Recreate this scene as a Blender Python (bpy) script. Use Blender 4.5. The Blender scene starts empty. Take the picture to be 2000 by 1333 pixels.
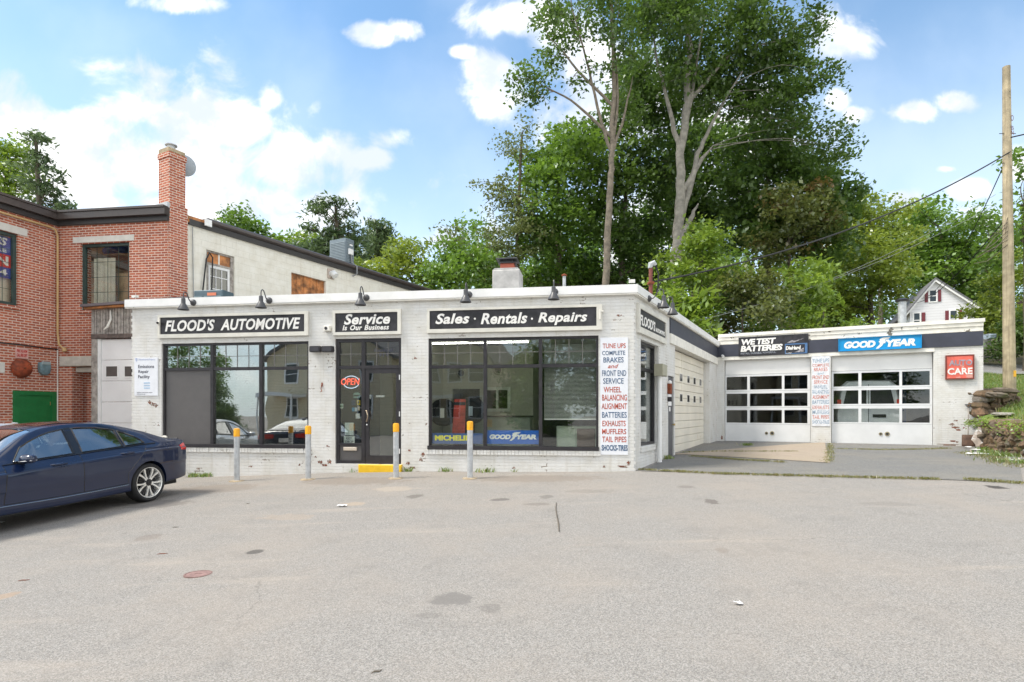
import bpy, math, random
import numpy as np
from mathutils import Vector, Matrix
R = math.radians
scene = bpy.context.scene
# ---------------------------------------------------------------- camera
F, CU, HV, EYE = 1130.0, 1000.0, 806.0, 1.65
cam_data = bpy.data.cameras.new("camera")
cam = bpy.data.objects.new("camera", cam_data)
scene.collection.objects.link(cam)
cam.location = (0, 0, EYE)
cam.rotation_euler = (R(90), 0, 0)
cam_data.sensor_width = 36.0
cam_data.lens = 36.0 * F / 2000.0
cam_data.shift_y = (HV - 666.5) / 2000.0
cam_data.clip_start = 0.05
cam_data.clip_end = 3000
scene.camera = cam
# ---------------------------------------------------------------- light
SUN_EL, SUN_AZ = 58.0, 260.0        # azimuth measured clockwise from +Y
sun_data = bpy.data.lights.new("sun", 'SUN')
sun_data.energy = 2.5
sun_data.angle = R(16)
sun_data.color = (1.0, 0.93, 0.82)
sun = bpy.data.objects.new("sun", sun_data)
scene.collection.objects.link(sun)
_d = Vector((math.sin(R(SUN_AZ)) * math.cos(R(SUN_EL)), math.cos(R(SUN_AZ)) * math.cos(R(SUN_EL)), math.sin(R(SUN_EL))))
sun.rotation_euler = (-_d).to_track_quat('-Z', 'Y').to_euler()
sun.location = _d * 60
scene.view_settings.view_transform = 'Standard'
scene.view_settings.look = 'None'
scene.view_settings.gamma = 1.0
scene.view_settings.exposure = 0.75
scene.cycles.max_bounces = 8
scene.cycles.transparent_max_bounces = 16
scene.cycles.use_denoising = True
scene.cycles.sample_clamp_indirect = 6.0


def nd(nt, kind, ins=None, **attrs):
    n = nt.nodes.new(kind)
    for k, v in attrs.items():
        setattr(n, k, v)
    for k, v in (ins or {}).items():
        sock = n.inputs[k]
        if hasattr(v, 'is_output') or isinstance(v, bpy.types.NodeSocket):
            nt.links.new(v, sock)
        else:
            if sock.type == 'RGBA' and len(v) == 3:
                v = (*v, 1)
            sock.default_value = v
    return n


def math_(nt, op, a, b=0.0, clamp=False):
    return nd(nt, 'ShaderNodeMath', {0: a, 1: b}, operation=op, use_clamp=clamp).outputs[0]


def mixc(nt, fac, a, b, blend='MIX'):
    n = nt.nodes.new('ShaderNodeMix')
    n.data_type = 'RGBA'
    n.blend_type = blend
    for i, v in ((0, fac), (6, a), (7, b)):
        if isinstance(v, bpy.types.NodeSocket):
            nt.links.new(v, n.inputs[i])
        else:
            n.inputs[i].default_value = v if i == 0 else (*v[:3], 1)
    return n.outputs[2]


def ramp(nt, fac, lo, hi):
    return nd(nt, 'ShaderNodeMapRange', {0: fac, 1: lo, 2: hi, 3: 0.0, 4: 1.0}, clamp=True, interpolation_type='SMOOTHSTEP').outputs[0]


# ---------------------------------------------------------------- sky
world = bpy.data.worlds.new("World")
scene.world = world
world.use_nodes = True
nt = world.node_tree
nt.nodes.clear()
sky = nd(nt, 'ShaderNodeTexSky', sky_type='NISHITA', sun_disc=False, sun_elevation=R(SUN_EL), sun_rotation=R(SUN_AZ),
         air_density=1.0, dust_density=0.6, ozone_density=2.0, altitude=100)
tc = nd(nt, 'ShaderNodeTexCoord')
direction = tc.outputs['Generated']
sep = nd(nt, 'ShaderNodeSeparateXYZ', {0: direction})
ysafe = math_(nt, 'MAXIMUM', math_(nt, 'ABSOLUTE', sep.outputs[1]), 0.05)
pq = nd(nt, 'ShaderNodeCombineXYZ', {0: math_(nt, 'DIVIDE', sep.outputs[0], ysafe), 1: math_(nt, 'DIVIDE', sep.outputs[2], ysafe), 2: 0.0}).outputs[0]
noise1 = nd(nt, 'ShaderNodeTexNoise', {'Vector': pq, 'Scale': 8.5, 'Detail': 10.0, 'Roughness': 0.56, 'Distortion': 0.25}, noise_dimensions='2D').outputs[0]
noise2 = nd(nt, 'ShaderNodeTexNoise', {'Vector': pq, 'Scale': 3.2, 'Detail': 6.0, 'Roughness': 0.5}, noise_dimensions='2D').outputs[0]
CLOUDS = [(40, 245, 110, 75), (250, 215, 130, 75), (390, 225, 140, 85), (450, 250, 95, 60), (330, 330, 260, 120), (560, 330, 130, 75),
          (640, 300, 70, 45), (775, 270, 50, 30), (735, 310, 60, 24), (420, 400, 330, 75), (120, 330, 180, 90), (735, 66, 56, 24), (785, 55, 34, 24),
          (365, 6, 75, 22), (990, 32, 78, 40), (903, 102, 26, 13), (975, 165, 78, 58), (950, 205, 50, 24), (525, 190, 26, 34), (1640, 75, 76, 46),
          (1672, 228, 30, 22), (1782, 216, 46, 22), (1864, 199, 36, 19), (1850, 330, 26, 10), (1895, 365, 42, 20), (1765, 388, 40, 20),
          (1630, 195, 34, 24), (1180, 190, 150, 190), (1450, 330, 190, 150), (860, 470, 60, 30), (1250, 470, 220, 120), (1930, 440, 60, 30), (1990, 320, 25, 30)]
acc = None
for (u, v, ru, rv) in CLOUDS:
    sub = nd(nt, 'ShaderNodeVectorMath', {0: pq, 1: ((u - CU) / F, (HV - v) / F, 0)}, operation='SUBTRACT').outputs[0]
    div = nd(nt, 'ShaderNodeVectorMath', {0: sub, 1: (F / ru / 1.02, F / rv / 1.02, 0)}, operation='MULTIPLY').outputs[0]
    ln = nd(nt, 'ShaderNodeVectorMath', {0: div}, operation='LENGTH').outputs[1]
    acc = ln if acc is None else nd(nt, 'ShaderNodeMath', {0: acc, 1: ln, 2: 0.12}, operation='SMOOTH_MIN').outputs[0]
shape = math_(nt, 'SUBTRACT', 1.0, acc)
shape = math_(nt, 'MAXIMUM', shape, -0.9)
dens = math_(nt, 'ADD', shape, math_(nt, 'MULTIPLY', math_(nt, 'SUBTRACT', noise1, 0.5), 2.8))
front_mask = ramp(nt, dens, -0.14, 0.66)
# the sky behind and overhead: broken cloud from noise on the direction itself
noise3 = nd(nt, 'ShaderNodeTexNoise', {'Vector': direction, 'Scale': 2.6, 'Detail': 7.0, 'Roughness': 0.55}).outputs[0]
back_mask = ramp(nt, noise3, 0.42, 0.60)
isfront = ramp(nt, sep.outputs[1], 0.25, 0.45)
mask = nd(nt, 'ShaderNodeMix', {0: isfront, 2: back_mask, 3: front_mask}).outputs[0]
# thin veil near the horizon
veil = nd(nt, 'ShaderNodeMapRange', {0: sep.outputs[2], 1: 0.0, 2: 0.55, 3: 0.70, 4: 0.0}, clamp=True).outputs[0]
wisps = math_(nt, 'MULTIPLY', ramp(nt, noise2, 0.35, 0.75), 0.16)
veil = math_(nt, 'ADD', veil, wisps, True)
blue = nd(nt, 'ShaderNodeVectorMath', {0: sky.outputs[0], 1: (0.90, 1.05, 1.02)}, operation='MULTIPLY').outputs[0]
SKY_K = 0.15
blue = nd(nt, 'ShaderNodeVectorMath', {0: blue, 3: 1.0}, operation='SCALE').outputs[0]
veiled = mixc(nt, veil, blue, (4.6, 5.1, 5.6))
inner = nd(nt, 'ShaderNodeTexNoise', {'Vector': pq, 'Scale': 6.0, 'Detail': 7.0, 'Roughness': 0.6}, noise_dimensions='2D').outputs[0]
front_col = mixc(nt, ramp(nt, inner, 0.38, 0.60), (3.5, 3.85, 4.4), (5.6, 5.6, 5.6))
cloud_col = mixc(nt, isfront, (9.6, 9.2, 8.5), front_col)
final = mixc(nt, mask, veiled, cloud_col)
bg = nd(nt, 'ShaderNodeBackground', {'Color': final, 'Strength': SKY_K})
out = nd(nt, 'ShaderNodeOutputWorld', {0: bg.outputs[0]})

# ---------------------------------------------------------------- geometry helpers
OFF = {}
LINK = scene.collection.objects.link


def ray(u, v):
    return Vector(((u - CU) / F, 1.0, (HV - v) / F))


class Frame:
    """A vertical wall plane: local X along the wall, local Y into the building, Z up."""
    def __init__(self, ox, oy, deg):
        self.o = Vector((ox, oy)); self.deg = deg
        a = R(deg)
        self.d = Vector((math.cos(a), math.sin(a))); self.n = Vector((-math.sin(a), math.cos(a)))

    def at(self, u, v, off=0.0):
        r = ray(u, v); r2 = Vector((r.x, r.y))
        t = ((self.o + self.n * off).dot(self.n)) / r2.dot(self.n)
        return ((r2 * t - self.o).dot(self.d), EYE + t * r.z)

    def s(self, u, off=0.0):
        return self.at(u, HV, off)[0]

    def w(self, s, y, z):
        p = self.o + self.d * s + self.n * y
        return Vector((p.x, p.y, z))

    def rect(self, u0, u1, tl, tr, bl, br, off=0.0):
        """s0, s1, z0, z1 of an upright rectangle seen between u0 and u1 with its corners at those rows."""
        a, b = self.at(u0, tl, off), self.at(u1, tr, off)
        c, d = self.at(u0, bl, off), self.at(u1, br, off)
        return a[0], b[0], (c[1] + d[1]) / 2, (a[1] + b[1]) / 2


def smooth01(t):
    t = min(max(t, 0.0), 1.0)
    return t * t * (3 - 2 * t)


def soft_min(a, b, k):
    h = min(max(0.5 + 0.5 * (b - a) / k, 0), 1)
    return b * (1 - h) + a * h - k * h * (1 - h)


def ground_z(x, y):
    gx = soft_min(x, 7.0, 4.0)
    gx = -soft_min(-gx, 20.0, 4.0)
    gy = soft_min(y, 12.6, 3.0)
    gy = -soft_min(-gy, 0.0, 2.0)
    w = smooth01((y + 2) / 9.0)
    bump = 0.065 * math.exp(-((x + 2.9) ** 2 / 7.0 + (y - 13.0) ** 2 / 3.0))
    return 0.030 * gx * (0.35 + 0.65 * w) + 0.030 * gy + bump


def gp(u, v):
    r = ray(u, v)
    t = 8.0
    for _ in range(40):
        g = ground_z(r.x * t, t)
        tn = (EYE - g) / max(-r.z, 1e-4)
        t = 0.5 * t + 0.5 * min(tn, 80)
    return Vector((r.x * t, t, ground_z(r.x * t, t)))


class MB:
    def __init__(self):
        self.v = []; self.f = []

    def quad(self, *pts):
        i = len(self.v); self.v += [tuple(p) for p in pts]; self.f.append(tuple(range(i, i + len(pts)))); return self

    def box(self, x0, x1, y0, y1, z0, z1):
        if x0 > x1: x0, x1 = x1, x0
        if y0 > y1: y0, y1 = y1, y0
        if z0 > z1: z0, z1 = z1, z0
        i = len(self.v)
        self.v += [(x0, y0, z0), (x1, y0, z0), (x1, y1, z0), (x0, y1, z0), (x0, y0, z1), (x1, y0, z1), (x1, y1, z1), (x0, y1, z1)]
        for f in ((0, 3, 2, 1), (4, 5, 6, 7), (0, 1, 5, 4), (1, 2, 6, 5), (2, 3, 7, 6), (3, 0, 4, 7)):
            self.f.append(tuple(i + k for k in f))
        return self

    def cbox(self, x0, x1, y0, y1, z0, z1, c=0.01):
        """A box with chamfered vertical and horizontal edges on its front (-Y) side."""
        if x0 > x1: x0, x1 = x1, x0
        i = len(self.v)
        self.v += [(x0, y1, z0), (x1, y1, z0), (x1, y1, z1), (x0, y1, z1), (x0, y0 + c, z0), (x1, y0 + c, z0), (x1, y0 + c, z1), (x0, y0 + c, z1),
                   (x0 + c, y0, z0 + c), (x1 - c, y0, z0 + c), (x1 - c, y0, z1 - c), (x0 + c, y0, z1 - c)]
        for f in ((0, 3, 2, 1), (0, 1, 5, 4), (1, 2, 6, 5), (2, 3, 7, 6), (3, 0, 4, 7), (4, 5, 9, 8), (5, 6, 10, 9), (6, 7, 11, 10), (7, 4, 8, 11), (8, 9, 10, 11)):
            self.f.append(tuple(i + k for k in f))
        return self

    def prism(self, poly, y0, y1):
        """poly in (x, z), counter-clockwise seen from -Y; extruded from y0 to y1."""
        n = len(poly); i = len(self.v)
        self.v += [(x, y0, z) for x, z in poly] + [(x, y1, z) for x, z in poly]
        self.f.append(tuple(i + k for k in range(n)))
        self.f.append(tuple(i + n + k for k in reversed(range(n))))
        for k in range(n):
            a, b = k, (k + 1) % n
            self.f.append((i + b, i + a, i + n + a, i + n + b))
        return self

    def wall(self, s0, s1, z0, z1, y0, y1, holes=()):
        xs = sorted({s0, s1, *[h[0] for h in holes], *[h[1] for h in holes]})
        zs = sorted({z0, z1, *[h[2] for h in holes], *[h[3] for h in holes]})
        nx, nz = len(xs) - 1, len(zs) - 1
        def solid(i, j):
            if not (0 <= i < nx and 0 <= j < nz): return False
            cx, cz = (xs[i] + xs[i + 1]) / 2, (zs[j] + zs[j + 1]) / 2
            return not any(h[0] < cx < h[1] and h[2] < cz < h[3] for h in holes)
        for i in range(nx):
            for j in range(nz):
                if not solid(i, j): continue
                a, b, c, d = xs[i], xs[i + 1], zs[j], zs[j + 1]
                self.quad((a, y0, c), (b, y0, c), (b, y0, d), (a, y0, d))
                self.quad((b, y1, c), (a, y1, c), (a, y1, d), (b, y1, d))
                if not solid(i - 1, j): self.quad((a, y1, c), (a, y0, c), (a, y0, d), (a, y1, d))
                if not solid(i + 1, j): self.quad((b, y0, c), (b, y1, c), (b, y1, d), (b, y0, d))
                if not solid(i, j - 1): self.quad((a, y1, c), (b, y1, c), (b, y0, c), (a, y0, c))
                if not solid(i, j + 1): self.quad((a, y0, d), (b, y0, d), (b, y1, d), (a, y1, d))
        return self

    def tube(self, pts, rad, n=10, caps=True):
        pts = [Vector(p) for p in pts]
        rads = rad if isinstance(rad, (list, tuple)) else [rad] * len(pts)
        base = len(self.v); prev = None
        for k, p in enumerate(pts):
            t = (pts[min(k + 1, len(pts) - 1)] - pts[max(k - 1, 0)])
            t = t.normalized() if t.length > 1e-9 else Vector((0, 0, 1))
            if prev is None:
                a = Vector((1, 0, 0)) if abs(t.x) < 0.9 else Vector((0, 1, 0))
                nrm = (a - t * a.dot(t)).normalized()
            else:
                nrm = (prev - t * prev.dot(t))
                nrm = nrm.normalized() if nrm.length > 1e-6 else prev
            prev = nrm; bn = t.cross(nrm)
            for q in range(n):
                an = 2 * math.pi * q / n
                self.v.append(tuple(p + (nrm * math.cos(an) + bn * math.sin(an)) * rads[k]))
        for k in range(len(pts) - 1):
            for q in range(n):
                a = base + k * n + q; b = base + k * n + (q + 1) % n
                self.f.append((a, b, b + n, a + n))
        if caps:
            self.f.append(tuple(base + q for q in reversed(range(n))))
            self.f.append(tuple(base + (len(pts) - 1) * n + q for q in range(n)))
        return self

    def lathe(self, prof, c=(0, 0, 0), n=20, axis='Z'):
        """prof: list of (radius, height) turned about an axis through c."""
        base = len(self.v)
        for r_, h in prof:
            for q in range(n):
                an = 2 * math.pi * q / n
                x, y = r_ * math.cos(an), r_ * math.sin(an)
                p = {'Z': (x, y, h), 'Y': (x, -h, y), 'X': (h, x, y)}[axis]
                self.v.append((p[0] + c[0], p[1] + c[1], p[2] + c[2]))
        for k in range(len(prof) - 1):
            for q in range(n):
                a = base + k * n + q; b = base + k * n + (q + 1) % n
                self.f.append((a, b, b + n, a + n))
        self.f.append(tuple(base + q for q in reversed(range(n))))
        self.f.append(tuple(base + (len(prof) - 1) * n + q for q in range(n)))
        return self

    def grid(self, rows):
        """rows of points, all the same length."""
        base = len(self.v); m = len(rows[0])
        for r_ in rows: self.v += [tuple(p) for p in r_]
        for i in range(len(rows) - 1):
            for j in range(m - 1):
                a = base + i * m + j
                self.f.append((a, a + 1, a + m + 1, a + m))
        return self

    def rock(self, c, rx, ry, rz, rng, n=7, m=5):
        rows = []
        for i in range(m + 1):
            th = math.pi * i / m
            row = []
            for j in range(n):
                k = 1 + rng.uniform(-0.16, 0.16) if 0 < i < m else 1
                sx = math.copysign(abs(math.cos(2 * math.pi * j / n)) ** 0.6, math.cos(2 * math.pi * j / n))
                sy = math.copysign(abs(math.sin(2 * math.pi * j / n)) ** 0.6, math.sin(2 * math.pi * j / n))
                st = math.sin(th) ** 0.55 if 0 < i < m else 0.0
                row.append((c[0] + rx * st * sx * k, c[1] + ry * st * sy * k, c[2] + rz * math.copysign(abs(math.cos(th)) ** 0.7, math.cos(th)) * (1 + rng.uniform(-.08, .08))))
            row.append(row[0]); rows.append(row)
        return self.grid(rows)

    def mesh(self, name, off=(0, 0, 0)):
        me = bpy.data.meshes.new(name)
        me.from_pydata([(x - off[0], y - off[1], z - off[2]) for x, y, z in self.v], [], self.f)
        me.update()
        return me


def flat_shade(me, angle=None):
    for p in me.polygons: p.use_smooth = True
    if angle is not None:
        me.set_sharp_from_angle(angle=R(angle))


def part(name, mb, m, parent, smooth=None, label=None, bevel=0.0):
    """A mesh under its thing (or under a part); its vertices come in the coordinates of the wall frame the thing stands on."""
    off = OFF.get(parent.name, (0, 0, 0)) if parent else (0, 0, 0)
    me = mb.mesh(name, off)
    me.materials.append(m)
    if smooth: flat_shade(me, smooth if smooth is not True else 40)
    o = bpy.data.objects.new(name, me); LINK(o)
    if parent:
        o.parent = parent
        OFF[o.name] = off
    if label: o['label'] = label
    if bevel:
        b = o.modifiers.new("bevel", 'BEVEL'); b.width = bevel; b.segments = 2; b.limit_method = 'ANGLE'; b.angle_limit = R(40)
    return o


def thing(name, label, cat, loc=(0, 0, 0), rz=0.0, group=None):
    o = bpy.data.objects.new(name, None); LINK(o)
    o.empty_display_size = 0.2
    o.location = loc; o.rotation_euler = (0, 0, R(rz))
    o['label'] = label; o['category'] = cat
    if group: o['group'] = group
    OFF[o.name] = (0, 0, 0)
    return o


def thing_on(fr, s, y, z, name, label, cat, group=None):
    o = thing(name, label, cat, fr.w(s, y, z), fr.deg, group)
    OFF[o.name] = (s, y, z)
    return o


def solo(name, mb, m, label, cat, smooth=None, group=None, kind=None, bevel=0.0):
    o = part(name, mb, m, None, smooth, None, bevel)
    if kind: o['kind'] = kind
    if label: o['label'] = label
    if cat: o['category'] = cat
    if group: o['group'] = group
    return o


def text_mb(body, s0, s1, z0, z1, y, bold=0.0, shear=0.0, thick=0.006, spacing=1.0, word=1.0):
    """Lettering filling the box s0..s1, z0..z1 on the plane y, as real raised letters."""
    cu = bpy.data.curves.new("lettering", 'FONT')
    cu.body = body; cu.size = 1.0; cu.offset = bold; cu.shear = shear; cu.space_character = spacing; cu.space_word = word
    cu.align_x = 'CENTER'; cu.resolution_u = 3
    o = bpy.data.objects.new("lettering", cu); LINK(o)
    dg = bpy.context.evaluated_depsgraph_get()
    me = bpy.data.meshes.new_from_object(o.evaluated_get(dg))
    co = np.empty(len(me.vertices) * 3); me.vertices.foreach_get('co', co); co = co.reshape(-1, 3)
    faces = [tuple(p.vertices) for p in me.polygons]
    bpy.data.objects.remove(o); bpy.data.curves.remove(cu); bpy.data.meshes.remove(me)
    mn, mx = co.min(0), co.max(0)
    k = np.maximum(mx - mn, 1e-6)
    X = s0 + (co[:, 0] - mn[0]) / k[0] * (s1 - s0)
    Z = z0 + (co[:, 1] - mn[1]) / k[1] * (z1 - z0)
    mb = MB(); n = len(co)
    mb.v = [(float(a), y - thick, float(b)) for a, b in zip(X, Z)] + [(float(a), y, float(b)) for a, b in zip(X, Z)]
    cnt = {}
    for f in faces:
        for a, b in zip(f, f[1:] + f[:1]): cnt[(a, b)] = 1
    mb.f = list(faces)
    for (a, b) in cnt:
        if (b, a) not in cnt: mb.f.append((b, a, a + n, b + n))
    return mb


def merge(*mbs):
    o = MB()
    for m in mbs:
        i = len(o.v); o.v += m.v; o.f += [tuple(i + k for k in f) for f in m.f]
    return o


# ---------------------------------------------------------------- materials
MATS = {}


def mat(name, col, rough=0.6, metal=0.0, var=0.06, scale=6.0, bump=0.0, bscale=40.0, spec=0.5, coat=0.0, spots=None):
    """Plain surface with slight procedural unevenness; spots = (colour, threshold, scale) for chips and stains."""
    if name in MATS: return MATS[name]
    m = bpy.data.materials.new(name); m.use_nodes = True
    t = m.node_tree; b = t.nodes['Principled BSDF']
    tcn = nd(t, 'ShaderNodeTexCoord').outputs['Object']
    n1 = nd(t, 'ShaderNodeTexNoise', {'Vector': tcn, 'Scale': scale, 'Detail': 6.0, 'Roughness': 0.6}).outputs[0]
    lo = tuple(max(c * (1 - var * 1.6), 0) for c in col); hi = tuple(min(c * (1 + var * 1.6), 1) for c in col)
    c = mixc(t, ramp(t, n1, 0.25, 0.75), lo, hi)
    if spots:
        n2 = nd(t, 'ShaderNodeTexNoise', {'Vector': tcn, 'Scale': spots[2], 'Detail': 8.0, 'Roughness': 0.65}).outputs[0]
        c = mixc(t, ramp(t, n2, spots[1], spots[1] + 0.035), c, spots[0])
    t.links.new(c, b.inputs['Base Color'])
    b.inputs['Roughness'].default_value = rough
    b.inputs['Metallic'].default_value = metal
    b.inputs['Specular IOR Level'].default_value = spec
    b.inputs['Coat Weight'].default_value = coat
    b.inputs['Coat Roughness'].default_value = 0.03
    if rough > 0.15:
        rr = nd(t, 'ShaderNodeMapRange', {0: n1, 1: 0.2, 2: 0.8, 3: max(rough - 0.1, 0.05), 4: min(rough + 0.1, 1)}).outputs[0]
        t.links.new(rr, b.inputs['Roughness'])
    if bump:
        n3 = nd(t, 'ShaderNodeTexNoise', {'Vector': tcn, 'Scale': bscale, 'Detail': 4.0}).outputs[0]
        bn = nd(t, 'ShaderNodeBump', {'Strength': 0.6, 'Distance': bump, 'Height': n3})
        t.links.new(bn.outputs[0], b.inputs['Normal'])
    MATS[name] = m
    return m


def glass_mat(name, tint=(0.86, 0.9, 0.88), base=0.05, gain=1.7, wav=0.0):
    m = bpy.data.materials.new(name); m.use_nodes = True
    t = m.node_tree; t.nodes.clear()
    tr = nd(t, 'ShaderNodeBsdfTransparent', {0: tint})
    gl = nd(t, 'ShaderNodeBsdfGlossy', {'Color': (0.96, 0.98, 1.0), 'Roughness': 0.0})
    if wav:
        tcn = nd(t, 'ShaderNodeTexCoord').outputs['Object']
        n = nd(t, 'ShaderNodeTexNoise', {'Vector': tcn, 'Scale': 1.1, 'Detail': 1.0}).outputs[0]
        bn = nd(t, 'ShaderNodeBump', {'Strength': 1.0, 'Distance': wav, 'Height': n})
        t.links.new(bn.outputs[0], gl.inputs['Normal'])
    fc = nd(t, 'ShaderNodeLayerWeight', {0: 0.5}).outputs['Facing']
    fr = math_(t, 'ADD', 0.04, math_(t, 'MULTIPLY', math_(t, 'POWER', fc, 5.0), 0.96))
    fac = math_(t, 'ADD', math_(t, 'MULTIPLY', fr, gain), base, True)
    mx = nd(t, 'ShaderNodeMixShader', {0: fac, 1: tr.outputs[0], 2: gl.outputs[0]})
    nd(t, 'ShaderNodeOutputMaterial', {0: mx.outputs[0]})
    return m


def brick_mat(name, c1, c2, mortar, bw=0.205, rh=0.0705, ms=0.011, painted=None, peel=0.68, bumpd=0.006, teeth=None):
    m = bpy.data.materials.new(name); m.use_nodes = True
    t = m.node_tree; b = t.nodes['Principled BSDF']
    tcn = nd(t, 'ShaderNodeTexCoord').outputs['Object']
    sp = nd(t, 'ShaderNodeSeparateXYZ', {0: tcn})
    along = math_(t, 'ADD', sp.outputs[0], math_(t, 'MULTIPLY', sp.outputs[1], 1.0))
    wob = nd(t, 'ShaderNodeTexNoise', {'Vector': tcn, 'Scale': 5.0, 'Detail': 3.0}).outputs[0]
    zz = math_(t, 'ADD', sp.outputs[2], math_(t, 'MULTIPLY', math_(t, 'SUBTRACT', wob, 0.5), 0.012))
    vec = nd(t, 'ShaderNodeCombineXYZ', {0: along, 1: zz, 2: 0.0}).outputs[0]
    br = nd(t, 'ShaderNodeTexBrick', {'Vector': vec, 'Color1': c1, 'Color2': c2, 'Mortar': mortar, 'Scale': 1.0, 'Mortar Size': ms,
                                      'Mortar Smooth': 0.15, 'Bias': 0.0, 'Brick Width': bw, 'Row Height': rh}, offset=0.5, squash_frequency=2)
    n1 = nd(t, 'ShaderNodeTexNoise', {'Vector': tcn, 'Scale': 9.0, 'Detail': 6.0, 'Roughness': 0.7}).outputs[0]
    n0 = nd(t, 'ShaderNodeTexNoise', {'Vector': tcn, 'Scale': 0.7, 'Detail': 5.0, 'Roughness': 0.6}).outputs[0]
    col = mixc(t, 0.5, br.outputs[0], mixc(t, n1, (0.5, 0.5, 0.5), (1.0, 1.0, 1.0)), 'MULTIPLY')
    col = mixc(t, math_(t, 'MULTIPLY', ramp(t, n0, 0.45, 0.75), 0.35), col, tuple(c * 0.55 for c in c2))
    rough = 0.85
    height = math_(t, 'ADD', math_(t, 'MULTIPLY', br.outputs[1], -1.0), math_(t, 'MULTIPLY', n1, 0.35))
    if painted:
        big = nd(t, 'ShaderNodeTexNoise', {'Vector': tcn, 'Scale': 1.9, 'Detail': 9.0, 'Roughness': 0.72}).outputs[0]
        fine = nd(t, 'ShaderNodeTexNoise', {'Vector': vec, 'Scale': 17.0, 'Detail': 5.0, 'Roughness': 0.6}).outputs[0]
        mix_n = math_(t, 'ADD', math_(t, 'MULTIPLY', big, 0.80), math_(t, 'MULTIPLY', fine, 0.20))
        cracks = math_(t, 'MULTIPLY', br.outputs[1], 0.045)
        pm = ramp(t, math_(t, 'ADD', mix_n, cracks), peel, peel + 0.012)
        stain = nd(t, 'ShaderNodeTexNoise', {'Vector': tcn, 'Scale': 2.4, 'Detail': 7.0, 'Roughness': 0.66}).outputs[0]
        paint = mixc(t, ramp(t, stain, 0.3, 0.75), painted, tuple(c * k for c, k in zip(painted, (0.86, 0.84, 0.79))))
        paint = mixc(t, math_(t, 'MULTIPLY', br.outputs[1], 0.09), paint, tuple(c * 0.62 for c in painted))
        stv = nd(t, 'ShaderNodeMapping', {'Vector': tcn, 'Scale': (9.0, 9.0, .55)}).outputs[0]
        drip = nd(t, 'ShaderNodeTexNoise', {'Vector': stv, 'Scale': 1.0, 'Detail': 7.0, 'Roughness': 0.62}).outputs[0]
        paint = mixc(t, math_(t, 'MULTIPLY', ramp(t, drip, .52, .74), .40), paint, tuple(c * k for c, k in zip(painted, (.66, .61, .52))))
        col = mixc(t, pm, paint, col)
        rough = 0.6
    t.links.new(col, b.inputs['Base Color'])
    b.inputs['Roughness'].default_value = rough
    b.inputs['Specular IOR Level'].default_value = 0.3
    bn = nd(t, 'ShaderNodeBump', {'Strength': 0.85, 'Distance': bumpd, 'Height': height})
    t.links.new(bn.outputs[0], b.inputs['Normal'])
    return m


def leaf_mat(name, dark, light, alt=None):
    m = bpy.data.materials.new(name); m.use_nodes = True
    t = m.node_tree; t.nodes.clear()
    at = nd(t, 'ShaderNodeAttribute', attribute_name='tint')
    c = mixc(t, at.outputs['Fac'], dark, light)
    if alt:
        at2 = nd(t, 'ShaderNodeAttribute', attribute_name='odd')
        c = mixc(t, at2.outputs['Fac'], c, alt)
    df = nd(t, 'ShaderNodeBsdfDiffuse', {'Color': c})
    tl = nd(t, 'ShaderNodeBsdfTranslucent', {'Color': mixc(t, 0.5, c, tuple(min(x * 1.5, 1) for x in light))})
    m1 = nd(t, 'ShaderNodeMixShader', {0: 0.38, 1: df.outputs[0], 2: tl.outputs[0]})
    gl = nd(t, 'ShaderNodeBsdfGlossy', {'Color': (0.9, 0.95, 1.0), 'Roughness': 0.42})
    m2 = nd(t, 'ShaderNodeMixShader', {0: 0.07, 1: m1.outputs[0], 2: gl.outputs[0]})
    nd(t, 'ShaderNodeOutputMaterial', {0: m2.outputs[0]})
    return m


def emit_mat(name, col, k):
    m = bpy.data.materials.new(name); m.use_nodes = True
    b = m.node_tree.nodes['Principled BSDF']
    b.inputs['Base Color'].default_value = (*[c * 0.3 for c in col], 1)
    b.inputs['Emission Color'].default_value = (*col, 1)
    b.inputs['Emission Strength'].default_value = k
    return m


WHITE = (0.71, 0.71, 0.70)
M_wbrick = brick_mat("white_painted_brick", (0.30, 0.10, 0.06), (0.20, 0.08, 0.05), (0.35, 0.32, 0.28), painted=WHITE, peel=0.622, bumpd=0.0048)
M_brick = brick_mat("red_brick", (0.56, 0.16, 0.085), (0.37, 0.10, 0.06), (0.74, 0.59, 0.49), ms=0.0112, bw=0.2, rh=0.071)
M_beige = brick_mat("painted_block", (0.35, 0.32, 0.28), (0.3, 0.28, 0.25), (0.4, 0.38, 0.34), bw=0.41, rh=0.205, ms=0.008,
                    painted=(0.82, 0.795, 0.72), peel=0.69, bumpd=0.004)
M_trim = mat("white_trim", (0.80, 0.80, 0.79), 0.45, var=0.04, scale=3)
M_wtrim = mat("weathered_white_trim", (0.78, 0.76, 0.70), 0.6, var=0.07, scale=4, spots=((0.30, 0.27, 0.22), 0.66, 7.0))
M_peel = mat("peeling_white_board", (0.78, 0.75, 0.68), 0.7, var=0.08, scale=5, spots=((0.16, 0.14, 0.11), 0.585, 3.2), bump=0.004)
M_black = mat("black_sign_face", (0.020, 0.019, 0.024), 0.45, var=0.45, scale=5)
M_sframe = mat("cream_sign_frame", (0.66, 0.645, 0.585), 0.55, var=0.06, scale=4, spots=((0.40, 0.36, 0.30), 0.70, 6.0))
M_letter = mat("white_letters", (0.80, 0.79, 0.76), 0.5, var=0.07, scale=9)
M_dframe = mat("dark_window_frame", (0.030, 0.028, 0.032), 0.4, var=0.15, spec=0.4)
M_panel = mat("grey_panel", (0.105, 0.10, 0.10), 0.55, var=0.05)
M_band = mat("navy_band", (0.042, 0.046, 0.068), 0.55, var=0.12, scale=2, bump=0.002, bscale=6)
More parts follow.
